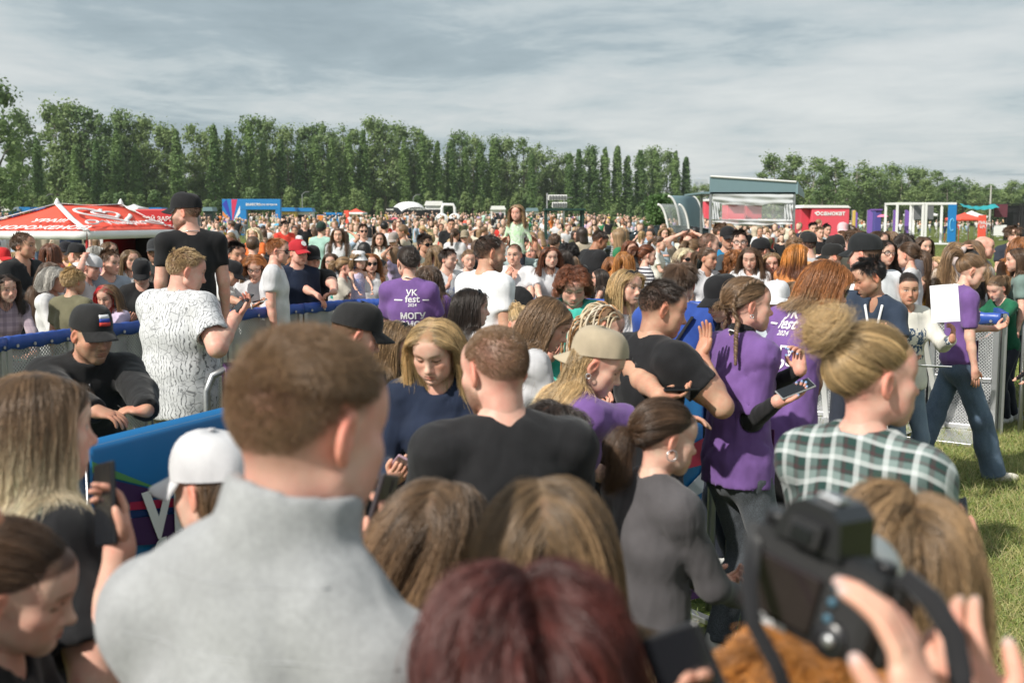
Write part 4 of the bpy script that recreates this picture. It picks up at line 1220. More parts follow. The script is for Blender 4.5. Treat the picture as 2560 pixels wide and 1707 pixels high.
def person(p, root=None):
    """build one person; p gives place (px, py = top of the head in the photo, d = metres away), pose, clothes and hair"""
    p = dict(p); p.setdefault('kid', False); p.setdefault('face', 0); p.setdefault('sex', 'f')
    p.setdefault('hs', 1.22 if p['kid'] else (1.0 if p['sex'] == 'm' else .985)); p.setdefault('seed', len(PEOPLE) + 1)
    rr = np.random.default_rng(900 + p['seed'])
    for k_, v_ in (('jaw', rr.uniform(.92, 1.09)), ('fat', rr.uniform(-.002, .0035)), ('smile', rr.uniform(-.15, .55)), ('frown', rr.uniform(0, .5)), ('look', rr.uniform(-1, 1))): p.setdefault(k_, v_)
    j = rig(p)
    capz = .012 if p.get('cap') or p.get('style') in ('short', 'long', 'bob', 'curly', 'fade') else .004
    crown = j['Hc'] + j['Hm'] @ (CS + vec(0, 0, CR[2] + capz)) * p['hs']
    crown[2] = max(crown[2], (j['Hc'] + j['Hm'] @ (CS + vec(0, -CR[1] * .7, CR[2] * .72)) * p['hs'])[2])
    W = at(p['px'], p['py'], p['d']); zg = p.get('zg', ground_z(W[0], p['d']))
    s = (W[2] - zg) / crown[2]
    p['scale'] = s
    q = quality(p['d'] * .95, s, p.get('legq'))
    V, Q, c, grips = make_skin(p, j, q)
    o = link('person', np_mesh('person', V, Q, mats=[skin_mat()], col=c))
    a = -R_(p['face']); o.rotation_euler = (0, 0, a); o.scale = (s, s, s)
    off = rotz(a) @ crown * s
    o.location = (W[0] - off[0], W[1] - off[1], zg)
    tag(o, p['label'], 'person', p.get('group'))
    top = p.get('top', 'tee')
    V, Q = make_top(p, j, q)
    nm = {'jacket': 'jacket', 'hoodie': 'hoodie', 'long': 'sweater', 'tank': 'tank_top', 'crop': 'crop_top', 'tunic': 'blouse'}.get(top, 'shirt')
    sh = link(nm, np_mesh(nm, V, Q, mats=[cloth(p.get('tc', (.75, .75, .78)), p.get('pat', 'plain'), p.get('tc2', (.02, .02, .025)))]), o)
    if p.get('under'):
        V, Q = make_under(p, j, q); link('turtleneck', np_mesh('turtleneck', V, Q, mats=[cloth(p['under'])]), o)
    if not p.get('nolegs'):
        V, Q = make_bottom(p, j, q)
        bn = p.get('bottom', 'trousers')
        link(bn, np_mesh(bn, V, Q, mats=[cloth(p.get('bc', (.025, .03, .045)), p.get('bpat', 'plain'), p.get('bc2', (.1, .15, .24)))]), o)
        for k in 'rl':
            sho = link('shoe', shoe_mesh(.012 if q['leg'] < .02 else .022, p.get('sc', (.6, .6, .58))), o); ft = j['foot' + k]; sho.location = (ft[0], ft[1], ft[2] - .085)
    hcv = hair_strands(p, j, q)
    if hcv is not None: link('hair', hcv, o)
    if p.get('cap'):
        key = ('cap', tuple(p['cap']))
        if key not in GLASS: GLASS[key] = cap_mesh(p['cap'])
        ex = Matrix.Rotation(R_(p.get('capyaw', 0)), 4, 'Z') @ Matrix.Rotation(R_(p.get('capnod', 5)), 4, 'X')
        p['cap_obj'] = head_child('cap', GLASS[key], o, j, p, ex)
    if p.get('bucket'): head_child('bucket_hat', bucket_mesh(p['bucket']), o, j, p)
    if p.get('specs'):
        kind, where = p['specs']
        if kind not in GLASS: GLASS[kind] = glasses_mesh(kind)
        ex = Matrix.Identity(4) if where == 'eyes' else Matrix.Translation((0, -.022, .044)) @ Matrix.Rotation(R_(38), 4, 'X')
        head_child('sunglasses' if kind == 'sun' else 'glasses', GLASS[kind], o, j, p, ex)
    p.update(obj=o, shirt=sh, j=j, grips=grips, s=s)
    PEOPLE.append(p)
    return p


def to_world(p, v):
    bpyv = rotz(-R_(p['face'])) @ np.asarray(v, float) * p['s'] + np.array(p['obj'].location)
    return bpyv


def phone(p, k, label, col=(.015, .015, .018), scr=True, tiltup=.0, size=(.072, .15, .009), mat=None):
    """a phone lying in the palm of one hand"""
    if k not in p['grips']: return None
    w, f, n, ac = p['grips'][k]; s = p['s']
    Rz = rotz(-R_(p['face'])); B = Rz @ np.stack([ac, f, n], 1)
    c = to_world(p, w + f * .085 + n * .026)
    mb = MB(); mb.bbox((0, 0, 0), size, .004); mb.m = 1
    mb.box((0, 0, size[2] / 2 + .0006), (size[0] * .92, size[1] * .94, .001)); mb.m = 0
    mb.bbox((-size[0] * .26, size[1] * .36, -size[2] / 2 - .001), (size[0] * .32, size[1] * .17, .003), .0012)
    o = mb.build('phone', [plain('phone shell %s' % (col,), col, .3, var=.03), plain('dark glass', (.012, .013, .016), .08, var=.02)])
    M = Matrix(B.tolist()).to_4x4(); M.translation = Vector(c); o.matrix_world = M
    tag(o, label, 'phone', 'phones in hands')
    return o
# ------------------------------------------------------------------ ground
def grass_mat():
    m, nt, b = nodemat('meadow grass'); L = nt.links.new
    tc = N(nt, 'ShaderNodeTexCoord')
    def nz(s, d=4.): n = N(nt, 'ShaderNodeTexNoise', Scale=s, Detail=d); L(tc.outputs['Object'], n.inputs[0]); return n.outputs[0]
    r = N(nt, 'ShaderNodeValToRGB'); L(nz(.35), r.inputs[0]); e = r.color_ramp.elements
    e[0].position = .3; e[0].color = (.11, .155, .035, 1); e[1].position = .7; e[1].color = (.20, .22, .07, 1)
    r2 = N(nt, 'ShaderNodeValToRGB'); L(nz(9., 6.), r2.inputs[0]); e = r2.color_ramp.elements
    e[0].position = .35; e[0].color = (.45, .5, .4, 1); e[1].position = .65; e[1].color = (1.2, 1.15, 1.05, 1)
    mx = N(nt, 'ShaderNodeMix', data_type='RGBA', blend_type='MULTIPLY'); mx.inputs[0].default_value = 1.
    L(r.outputs[0], mx.inputs[6]); L(r2.outputs[0], mx.inputs[7]); L(mx.outputs[2], b.inputs['Base Color'])
    b.inputs['Roughness'].default_value = .9; b.inputs['Specular IOR Level'].default_value = .15
    bp = N(nt, 'ShaderNodeBump', Strength=.9, Distance=.05); L(nz(30., 6.), bp.inputs['Height']); L(bp.outputs[0], b.inputs['Normal'])
    return m


GRASS = grass_mat()
ys = np.concatenate([np.arange(-30, 60, 1.5), np.arange(60, 320, 8.), np.array([340, 420, 600, 1000, 2000.])])
xs = np.concatenate([np.array([-2000., -900, -500, -300.]), np.arange(-200, 201, 5.), np.array([300., 500, 900, 2000])])
gv = np.array([(x, y, ground_z(x, min(y, 330)) if y > 26 else 0.) for y in ys for x in xs]); nxg = len(xs)
gq = np.array([(i * nxg + k, i * nxg + k + 1, (i + 1) * nxg + k + 1, (i + 1) * nxg + k) for i in range(len(ys) - 1) for k in range(nxg - 1)])
tag(link('ground', np_mesh('ground', gv, gq, mats=[GRASS])), kind='structure')


def blades(name, X, Y, ln, rad, lean, r, cols):
    n = len(X); m = 4; t = np.linspace(0, 1, m)
    a = r.random(n) * 6.283; L = ln * (.5 + .8 * r.random(n)); le = lean * (.4 + .9 * r.random(n))
    P = np.zeros((n, m, 3)); bend = t[None] ** 1.6 * (L * le)[:, None]
    P[:, :, 0] = X[:, None] + np.cos(a)[:, None] * bend; P[:, :, 1] = Y[:, None] + np.sin(a)[:, None] * bend
    P[:, :, 2] = (L * np.sqrt(np.maximum(.06, 1 - np.minimum(le, .97) ** 2)))[:, None] * t[None] ** .9
    P[:, :, 2] += np.array([ground_z(x, y) for x, y in zip(X, Y)])[:, None] - .004
    h = bpy.data.hair_curves.new(name); h.add_curves([m] * n)
    h.attributes['position'].data.foreach_set('vector', P.astype(np.float32).ravel())
    h.attributes.new('radius', 'FLOAT', 'POINT').data.foreach_set('value', np.tile(np.array([1, .9, .6, .15]) * rad, n).astype(np.float32))
    c = np.asarray(cols)[r.integers(0, len(cols), n)] * (.7 + .6 * r.random((n, 1))); c4 = np.ones((n, m, 4), np.float32); c4[:, :, :3] = c[:, None]
    h.attributes.new('hc', 'FLOAT_COLOR', 'POINT').data.foreach_set('color', c4.ravel()); h.materials.append(hair_mat())
    return tag(link(name, h), kind='stuff')


GC = [(.20, .26, .06), (.15, .22, .045), (.33, .32, .11), (.42, .36, .17), (.28, .31, .09)]
n = 60000; y_ = 4. + 9. * rng.random(n) ** 1.3; x_ = y_ * (.30 + .24 * rng.random(n))
blades('grass', x_, y_, .085, .0016, .95, rng, GC)
n = 26000; y_ = 1. + 12. * rng.random(n); x_ = y_ * (-.7 + 1.1 * rng.random(n))
blades('grass', x_, y_, .09, .0022, .9, rng, GC)
n = 30000; y_ = 13. + 60. * rng.random(n) ** 1.6; x_ = y_ * (.12 + .5 * rng.random(n))
blades('grass', x_, y_, .13, .006, .7, rng, GC[:2] + GC[4:])

# ------------------------------------------------------------------ trees
def leaf_mat(name, c1, c2):
    m, nt, b = nodemat(name); L = nt.links.new
    tc = N(nt, 'ShaderNodeTexCoord'); nz = N(nt, 'ShaderNodeTexNoise', Scale=.55, Detail=3.); L(tc.outputs['Object'], nz.inputs[0])
    oi = N(nt, 'ShaderNodeObjectInfo'); ad = N(nt, 'ShaderNodeMath', operation='MULTIPLY_ADD'); L(oi.outputs['Random'], ad.inputs[0]); ad.inputs[1].default_value = .62; L(nz.outputs[0], ad.inputs[2])
    r = N(nt, 'ShaderNodeValToRGB'); L(ad.outputs[0], r.inputs[0]); e = r.color_ramp.elements
    e[0].position = .35; e[0].color = (*c1, 1); e[1].position = 1.; e[1].color = (*c2, 1)
    L(r.outputs[0], b.inputs['Base Color']); b.inputs['Roughness'].default_value = .55; b.inputs['Specular IOR Level'].default_value = .3
    tr = N(nt, 'ShaderNodeBsdfTranslucent'); L(r.outputs[0], tr.inputs[0]); ms = N(nt, 'ShaderNodeMixShader'); ms.inputs[0].default_value = .35
    L(b.outputs[0], ms.inputs[1]); L(tr.outputs[0], ms.inputs[2]); L(ms.outputs[0], nt.nodes['Material Output'].inputs[0])
    return m


LEAF_P = leaf_mat('poplar leaves', (.085, .165, .055), (.19, .29, .095)); LEAF_B = leaf_mat('broad leaves', (.095, .170, .060), (.225, .305, .115))
BARK = plain('grey bark', (.20, .18, .15), .9, var=.3, scale=2., bump=.5, bscale=9.)


def leaf_cards(Cn, sz, r, out=None):
    n = len(Cn); A = r.normal(size=(n, 3))
    if out is not None:
        out = out / (np.linalg.norm(out, axis=1)[:, None] + 1e-6) + r.normal(size=(n, 3)) * .42; out /= np.linalg.norm(out, axis=1)[:, None]; A -= out * (A * out).sum(1)[:, None]
    A /= np.linalg.norm(A, axis=1)[:, None]; B = np.cross(A, out if out is not None else r.normal(size=(n, 3))); B /= np.linalg.norm(B, axis=1)[:, None]
    s = (sz * (.6 + .8 * r.random(n)))[:, None]
    V = np.stack([Cn - A * s * .5, Cn + B * s * .32, Cn + A * s * .5, Cn - B * s * .32], 1).reshape(-1, 3)
    return V, np.arange(4 * n).reshape(-1, 4)


def tree_meshes(kind, seed):
    r = np.random.default_rng(seed); mb = MB()
    if kind == 'poplar':                                                    # 18 m columnar
        H = 18.; mb.tube([(0, 0, -.5), (.05, 0, 4), (0, .1, 9), (.05, 0, H * .9)], [.28, .22, .15, .03], 7)
        nb = 150; z = 1.0 + (H - 1.2) * r.random(nb) ** .9; th = r.random(nb) * 6.283; t = z / H
        R = 1.55 * np.clip(np.minimum(t * 5 + .25, 1.) * (1 - t) ** .45, .08, None) * (.75 + .35 * np.sin(z * 1.1 + seed) ** 2)
        c = np.stack([np.cos(th) * R * .62, np.sin(th) * R * .62, z], 1)
        for i in range(0, nb, 7):
            mb.tube([(c[i, 0] * .1, c[i, 1] * .1, max(.5, z[i] - 2)), (c[i, 0] * .7, c[i, 1] * .7, z[i] - .6), tuple(c[i])], [.05, .035, .012], 4)
        k = 34; P = np.repeat(c, k, 0) + r.normal(size=(nb * k, 3)) * np.array([.30, .30, .75]) * np.repeat(np.clip(R, .35, 1.4), k)[:, None]
        V, Q = leaf_cards(P, .46, r, (P - np.repeat(c, k, 0)) + P * np.array([.5, .5, 0])); lm = LEAF_P
    else:                                                                   # 20 m spreading crown
        H = 20. if kind == 'broad' else 4.2; S = H / 20.
        mb.tube([(0, 0, -.5 * S), (.2 * S, 0, 4 * S), (-.1 * S, .2 * S, 9 * S), (.1 * S, 0, H * .85)], [.36 * S, .3 * S, .2 * S, .04 * S], 7)
        nb = 50; base = r.uniform(.10, .2); z = H * (base + (.97 - base) * r.random(nb)); t = (z / H - base) / (1 - base)
        R = H * r.uniform(.13, .19) * np.sin(np.pi * np.clip(.18 + t * .80, 0, 1)) ** .75 + .3 * S
        th = r.random(nb) * 6.283; q = np.sqrt(.25 + .75 * r.random(nb))
        c = np.stack([np.cos(th) * R * q, np.sin(th) * R * q, z], 1)
        for i in range(0, nb, 3):
            mb.tube([(0, 0, max(1.5 * S, z[i] - R[i] * 1.1)), (c[i, 0] * .5, c[i, 1] * .5, z[i] - R[i] * .35), tuple(c[i])], [.11 * S, .07 * S, .02 * S], 5)
        k = 70; sp = np.repeat((.5 + .6 * r.random(nb)) * H * .050, k)
        P = np.repeat(c, k, 0) + r.normal(size=(nb * k, 3)) * sp[:, None] * np.array([.9, .9, .75])
        V, Q = leaf_cards(P, .62 * (S if S > .5 else .42), r, P - np.repeat(c, k, 0) + np.array([0, 0, .12 * H * .1])); lm = LEAF_B
    return mb.mesh('trunk', BARK, True), np_mesh('crown', V, Q, smooth=False, mats=[lm])


TREES = {k: [tree_meshes(k, 100 * i + s) for s in range(m)] for i, (k, m) in enumerate((('poplar', 5), ('broad', 7), ('shrub', 4)))}


def tree(name, kind, x, y, H, label, group, i, wx=1.):
    tm, cm = TREES[kind][i % len(TREES[kind])]
    o = bpy.data.objects.new(name, None); C.objects.link(o); o.empty_display_size = .1
    o.location = (x, y, ground_z(x, y)); s = H / {'poplar': 18., 'broad': 20., 'shrub': 4.2}[kind]
    o.scale = (s * wx, s * wx, s); o.rotation_euler = (0, 0, i * 2.399)
    link('trunk', tm, o); link('crown', cm, o)
    return tag(o, label, 'tree' if kind != 'shrub' else 'bush', group)


def belt_d(px): return 182 + px * .055
POP = [(185, 368), (240, 353), (289, 327), (337, 360), (440, 327), (534, 315), (570, 324), (622, 306), (658, 356), (702, 350), (746, 353), (787, 340), (828, 347), (872, 335), (907, 327), (1010, 350), (1056, 335), (1093, 353), (1127, 353), (1162, 368), (1200, 360), (1232, 350), (1330, 385), (1424, 382), (1447, 374), (1482, 368), (1513, 371), (1544, 366), (1570, 388), (1601, 376), (1640, 380), (1689, 379), (1716, 393), (30, 330), (90, 345)]
ORD = 'first second third fourth fifth sixth seventh eighth ninth tenth eleventh twelfth thirteenth fourteenth fifteenth sixteenth seventeenth eighteenth nineteenth twentieth'.split()
ORD += ['twenty-' + o for o in ORD[:9]] + ['thirtieth'] + ['thirty-' + o for o in ORD[:9]] + ['fortieth']
rank = lambda L, px: ORD[sorted(q[0] for q in L).index(px)]
for i, (px, tp) in enumerate(POP):
    d = belt_d(px) - 8; x, y, z = at(px, tp, d); H = z - ground_z(x, d)
    if px > 1500: lb = ['slim poplar standing alone in open sky', 'slim dark poplar in the thin end of the belt'][px in (1570, 1601, 1640)] + {1513: ' just right of the paired crowns', 1544: ', the tallest of the lone ones', 1570: ' beside the tallest lone poplar', 1601: ' before the last broad crowns', 1640: ' left of the topiary pillar', 1689: ' near the curved arch', 1716: ', last one before the teal kiosk'}[px]
    else: lb = 'narrow columnar poplar in the front row of the tree belt, %s from the left' % rank(POP, px)
    tree('poplar_tree', 'poplar', x, d, H, lb, 'poplars in the front row of the tree belt' if px <= 1500 else 'poplars at the thin end of the belt', i, 1.1 if px < 1500 else 1.25)
BRD = [(50, 282), (135, 257), (170, 258), (205, 268), (246, 277), (282, 280), (308, 280), (352, 297), (390, 310), (425, 320), (484, 312), (519, 312), (584, 323), (630, 292), (666, 306), (716, 315), (763, 318), (792, 309), (816, 308), (857, 313), (880, 326), (933, 300), (963, 304), (995, 312), (1036, 320), (1062, 333), (1115, 352), (1150, 331), (1183, 345), (1230, 340), (1268, 345), (1309, 346), (1339, 356), (1380, 373), (1421, 385), (1475, 372), (1632, 368), (1670, 379), (1605, 385)]
for i, (px, tp) in enumerate(BRD):
    d = belt_d(px) + 6 + (i * 7 % 9); x, y, z = at(px, tp, d)
    tree('broadleaf_tree', 'broad', x, d, z - ground_z(x, d), 'tall leafy tree making the skyline of the tree belt, %s crown from the left' % rank(BRD, px), 'leafy trees of the tree belt', i, .92)
for i in range(46):
    px = -150 + i * 36.; d = belt_d(px) + 22 + rng.random() * 18; x, y, z = at(px, 392 + px * .02 + rng.random() * 50 - 20, d)
    tree('broadleaf_tree', 'broad', x, d, z - ground_z(x, d), 'leafy tree deep inside the belt, hidden behind the skyline crowns', 'trees deep in the belt', i + 3, 1.1)
x, y, z = at(-18, 205, 120); tree('broadleaf_tree', 'broad', x, 120, z - ground_z(x, 120), 'tallest tree with open crown cut by the left edge of the tree belt', None, 2)
RT = [(1938, 386, 240), (1984, 388, 242), (2037, 395, 235), (2090, 390, 232), (2143, 403, 236), (2185, 420, 245), (2228, 414, 250), (2272, 418, 255), (2301, 422, 258), (2345, 427, 262), (2389, 440, 266), (2425, 448, 270), (2477, 462, 280), (2530, 455, 284), (2562, 458, 290), (2060, 440, 215), (2120, 450, 222), (2600, 462, 290), (2255, 440, 238), (2200, 445, 236), (2320, 450, 246), (2370, 456, 250), (2440, 465, 262), (1900, 470, 300), (1850, 475, 305), (1800, 470, 310), (1765, 462, 315), (1735, 466, 320)]
for i, (px, tp, d) in enumerate(RT):
    x, y, z = at(px, tp, d)
    lb = 'leafy tree in the wood beyond the coral kiosk and white frames, %s from the left' % rank(RT, px) if px > 1900 else 'distant low tree behind the teal kiosk'
    if px in (1938, 1984): lb = 'high rounded tree rising over the teal kiosk roof, %s of the pair' % ('fuller' if px == 1938 else 'thinner')
    tree('broadleaf_tree', 'broad', x, d, z, lb, None if px in (1938, 1984) else ('trees of the wood on the right' if px > 1900 else 'distant trees behind the kiosk'), i + 1, 1.35 if px > 2000 else 1.2)
for i in range(58):
    px = 10 + i * 31 + rng.random() * 14; d = belt_d(min(px, 1740)) - 22 - rng.random() * 12; H = 3.2 + 2.6 * rng.random()
    if px > 1760: px += 120
    x, y, z = at(px, 530, d)
    tree('young_tree', 'shrub', x, d, H, 'low young bushy tree at the foot of the tree belt', 'young trees at the foot of the belt', i, 1.1)
# the dim undergrowth behind the trunks reads as one mass
r = np.random.default_rng(3); n = 42000; px_ = r.uniform(-200, 1745, n); d_ = 182 + px_ * .055 + 24 + r.random(n) * 22; X = (px_ - 1280) / FPX * d_
Z = r.random(n) ** 1.25 * 7. + np.array([ground_z(x, y) for x, y in zip(X, d_)])
V, Q = leaf_cards(np.stack([X, d_, Z], 1), 1.1, r); tag(link('undergrowth', np_mesh('undergrowth', V, Q, False, [LEAF_B])), kind='stuff')
n = 16000; px_ = r.uniform(1880, 2700, n); d_ = 285 + r.random(n) * 20; X = (px_ - 1280) / FPX * d_; V, Q = leaf_cards(np.stack([X, d_, r.random(n) * 9], 1), 1.2, r)
tag(link('undergrowth', np_mesh('undergrowth', V, Q, False, [LEAF_B])), kind='stuff')

# ------------------------------------------------------------------ distant buildings
def root(name, loc, label, cat, group=None, rz=0.):
    o = bpy.data.objects.new(name, None); C.objects.link(o); o.location = loc; o.rotation_euler = (0, 0, rz); o.empty_display_size = .1
    return tag(o, label, cat, group)


HZ = plain('hazy render', (.42, .46, .50), .9, var=.05); HZW = plain('hazy windows', (.28, .32, .37), .5, var=.05)  # distance haze is mixed into these wall and window colours
for px, w_, tp, lb in ((1748, 34, 449, 'pale distant apartment block on the skyline, the taller one'), (1712, 46, 468, 'pale distant apartment block on the skyline, the long low one'), (1405, 40, 470, 'pale distant building seen through the gap in the tree belt')):
    x, y, z = at(px, tp, 900.); W_ = w_ / FPX * 900; b = root('apartment_block', (x, 900, 0), lb, 'building')
    MB().box((0, 0, z / 2), (W_, 12, z)).build('wall', HZ, b); MB().box((0, 0, z + .6), (W_ * .3, 4, 1.2)).build('roof_box', HZ, b)
    wm_ = MB().box((0, 0, 0), (2.2, .3, 1.8)).mesh('window', HZW)
    for fx in range(int(W_ // 4)):
        for fz in range(int(min(5, (z - 8) // 4))):
            q = link('window', wm_, b); q.location = (-W_ / 2 + 2.4 + fx * 4, -6.05, z - 3 - fz * 4)


def label_on(name, body, o3, ax, ay, size, mat, parent=None, bold=.02, off=.012, th=.0, **kw):
    """flat lettering on a plane: o3 = middle of the baseline, ax along the text, ay up"""
    V, F = text_mesh(body, 1., bold, **kw); ax = Vector(ax).normalized(); ay = Vector(ay).normalized(); nn = ax.cross(ay)
    P = [Vector(o3) + ax * v[0] * size + ay * v[1] * size + nn * off for v in V]
    me = bpy.data.meshes.new(name); me.from_pydata(P, [], F); me.materials.append(mat); me.update()
    return link(name, me, parent)


WHITE = plain('white paint', (.78, .78, .77), .5, var=.04); WVIN = plain('white vinyl print', (.80, .80, .80), .55, var=.02); RED = plain('red tent cloth', (.78, .10, .06), .7, var=.08, bump=.3, bscale=8.)
REDP = plain('red panel', (.55, .03, .035), .45, var=.05); STEEL = plain('galvanised steel', (.48, .49, .50), .38, .85, var=.12, bump=.1, bscale=40.); BLACK = plain('black panel', (.014, .014, .016), .5, var=.1)
TEAL = plain('grey teal panel', (.17, .26, .29), .42, var=.04); DGREEN = plain('dark green paint', (.012, .045, .035), .4, var=.08); PINK = plain('coral pink panel', (.75, .09, .13), .45, var=.04)
BLUE = plain('royal blue vinyl', (.03, .085, .38), .38, var=.12, bump=.35, bscale=11.); SKYB = plain('cyan blue panel', (.012, .20, .52), .45, var=.05)
GREY = plain('grey panel', (.14, .145, .15), .6, var=.05); PURP = plain('violet cloth', (.20, .10, .42), .7, var=.1); YEL = plain('yellow panel', (.60, .42, .10), .6, var=.08)


def P3(px, py, d): return Vector(at(px, py, d))


def canopy(name, corners, ridge, zb, cols, label, legs=True, valance=.22, cat='tent', pole=.022, group=None):
    """pavilion: four eave corners (world), ridge of two points, cloth roof, valance and poles"""
    b = root(name, (sum(c.x for c in corners) / 4, sum(c.y for c in corners) / 4, zb), label, cat, group); O = b.location
    L = [c - O for c in corners]; a, c2 = ridge[0] - O, ridge[1] - O
    faces = [(L[0], L[1], a), (L[1], L[2], c2, a), (L[2], L[3], c2), (L[3], L[0], a, c2)]
    for k, f in enumerate(faces):
        n = 8; V = []; F = []
        quad = list(f) if len(f) == 4 else [f[0], f[1], f[2], f[2]]
        for i in range(n + 1):
            for q in range(n + 1):
                u, v = q / n, i / n; p = (quad[0] * (1 - u) + quad[1] * u) * (1 - v) + (quad[3] * (1 - u) + quad[2] * u) * v
                sag = -.05 * math.sin(math.pi * v) * (1 + .3 * math.sin(u * 9)); V.append(p + Vector((0, 0, sag)))
        for i in range(n):
            for q in range(n): F.append((i * (n + 1) + q, i * (n + 1) + q + 1, (i + 1) * (n + 1) + q + 1, (i + 1) * (n + 1) + q))
        mb = MB().add(V, F); o = mb.build('roof_panel', cols[k % len(cols)], b, True)
        md = o.modifiers.new('thickness', 'SOLIDIFY'); md.thickness = .01
    for k in range(4):
        p, q = L[k], L[(k + 1) % 4]; V = []; F = []; n = 12
        for i in range(n + 1):
            t = i / n; c = p * (1 - t) + q * t; w_ = .02 * math.sin(i * 2.3); nn = Vector((q - p)).cross(Vector((0, 0, 1))).normalized()
            V += [c + nn * .005, c + nn * (w_ + .01) - Vector((0, 0, valance * (.6 if name == 'x' else 1)))]
        for i in range(n): F.append((2 * i, 2 * i + 2, 2 * i + 3, 2 * i + 1))
        o = MB().add(V, F).build('valance', cols[-1], b, True); md = o.modifiers.new('thickness', 'SOLIDIFY'); md.thickness = .008
    if legs:
        for k in range(4): MB().tube([L[k] * .985, (L[k].x * .985, L[k].y * .985, 0)], pole, 8).build('leg', REDP if RED in cols else STEEL, b)
    return b


# red ice cream pavilion
d0 = 22.
E0 = P3(-150, 588, 20.5); E1 = P3(217, 578, d0 - 1.8); E2 = P3(442, 580, d0 + 1.2); E3 = P3(80, 574, d0 + 3.2)
Pk1 = P3(143, 511, d0 - .2); Pk2 = P3(302, 512, d0 + 1.)
for q in (E0, E1, E2, E3): q.z = E1.z
tent = canopy('ice_cream_tent', [E0, E1, E2, E3], [Pk1, Pk2], 0., [RED, RED, RED, RED, WVIN], 'red ice cream tent with white trim and lettering beside the tall guard', True, .15)
O = tent.location
mb = MB()
for a, b_ in ((Pk1, E1), (Pk1, Pk2), (Pk2, E2), (Pk1, E0)):
    mb.tube([a - O + Vector((0, 0, .02)), (a + b_) / 2 - O - Vector((0, 0, .02)), b_ - O + Vector((0, 0, .012))], .062, 8, flat=.14)
mb.build('seam_band', WVIN, tent, True)
MB().lathe([(.05, -.05), (.06, .02), (.03, .08), (.01, .12)], 10, Pk1 - O).build('finial', WVIN, tent, True); MB().lathe([(.05, -.05), (.06, .02), (.03, .08), (.01, .12)], 10, Pk2 - O).build('finial', WVIN, tent, True)


def on_face(A, B, T):
    """axes of a sloping roof face with eave A-B and top T"""
    ax = (B - A).normalized(); up = (T - A); up = (up - ax * up.dot(ax)).normalized(); return ax, up


ax, ay = on_face(E0, E1, Pk1)
def hit(px, py, A, n):
    o = Vector((0, 0, CAM_H)); dr = Vector(at(px, py, 10.)) - o; return o + dr * ((A - o).dot(n) / dr.dot(n))
nL = ax.cross(ay); k1 = hit(120, 560, E0, nL); k2 = hit(98, 578, E0, nL)
label_on('lettering', 'УРА!!!', k1 - O, ax, ay, .24, WVIN, tent, .03, off=.04, shear=.15, scx=1.)
label_on('lettering', 'МОРОЖЕНОЕ!', k2 - O, ax, ay, .26, WVIN, tent, .03, off=.04, shear=.15)
ax, ay = on_face(E1, E2, Pk1); nR = ax.cross(ay); k3 = hit(322, 566, E1, nR)
label_on('lettering', 'Инмарко', k3 - O, ax, ay, .30, WVIN, tent, .03, off=.05, shear=.2)
mb = MB(); hc_ = hit(268, 542, E1, nR) - O                                     # looping double heart emblem
def swirl(s, w_):
    pts = []
    for t in np.linspace(0, 2 * math.pi, 40):
        x_ = 16 * math.sin(t) ** 3; y2 = 13 * math.cos(t) - 5 * math.cos(2 * t) - 2 * math.cos(3 * t) - math.cos(4 * t); pts.append(hc_ + ax * x_ * s * 1.9 + ay * y2 * s + nR * .05)
    mb.tube(pts, w_, 6, flat=.4)
swirl(.027, .045); swirl(.013, .038); mb.build('emblem', WVIN, tent, True)
for px_, s_ in ((229, 1), (385, -1)):
    mb = MB(); c = hit(px_, 562, E1, nR) - O; mb.tube([c + ax * .22 * math.cos(t) * 1. + ay * .09 * math.sin(t) + nR * .05 + ay * .05 * s_ * math.cos(t) for t in np.linspace(0, 6.283, 16)], .02, 5)
    mb.build('ice_lolly_print', WVIN, tent)
    MB().tube([c + ax * .2 * s_ + nR * .05, c + ax * .42 * s_ + nR * .05 + ay * .06], .02, 5).build('lolly_stick_print', WVIN, tent)


def kiosk_box(name, px0, px1, top, d, depth, mat, label, cat='kiosk', rz=0., parts=None, group=None):
    a, b_ = P3(px0, top, d), P3(px1, top, d); x = (a.x + b_.x) / 2; zg = ground_z(x, d); H = a.z - zg; W_ = b_.x - a.x
    o = root(name, (x, d, zg), label, cat, group, rz); MB().bbox((0, depth / 2, H / 2), (W_, depth, H), .03).build('wall', mat, o)
    return o, W_, H


# charging stand with red board and dark cabin under the tent
o, W_, H = kiosk_box('charging_board', 338, 430, 523, 31., .25, REDP, 'red board reading открой заряд behind the ice cream tent', 'sign')
label_on('lettering', 'ОТКРОЙ ЗАРЯД', (0, -.02, H - .32), (1, 0, 0), (0, 0, 1), .17, WVIN, o, .015); label_on('lettering', 'СВОЕГО ЛЕТА', (0, -.02, H - .55), (1, 0, 0), (0, 0, 1), .17, WVIN, o, .015)
o, W_, H = kiosk_box('grey_cabin', 432, 462, 524, 31.5, 1.5, GREY, 'plain grey cabin right of the red board', 'kiosk')
MB().bbox((0, -.02, 1.), (W_ * .8, .05, 1.9), .01).build('door', BLACK, o)
o = root('red_booth', (P3(370, 560, 24.5).x, 24.5, 0), 'red booth with a dark open front under the ice cream tent', 'kiosk')
for sx in (-.62, .62): MB().bbox((sx, 0, .85), (.16, 1.6, 1.7), .02).build('side_wall', REDP, o)
MB().bbox((0, .8, .85), (1.1, .05, 1.7)).build('back_wall', BLACK, o); MB().bbox((0, 0, 1.72), (1.42, 1.7, .08)).build('roof', REDP, o); MB().bbox((0, -.5, .5), (1.06, .4, 1.0)).build('counter', REDP, o)

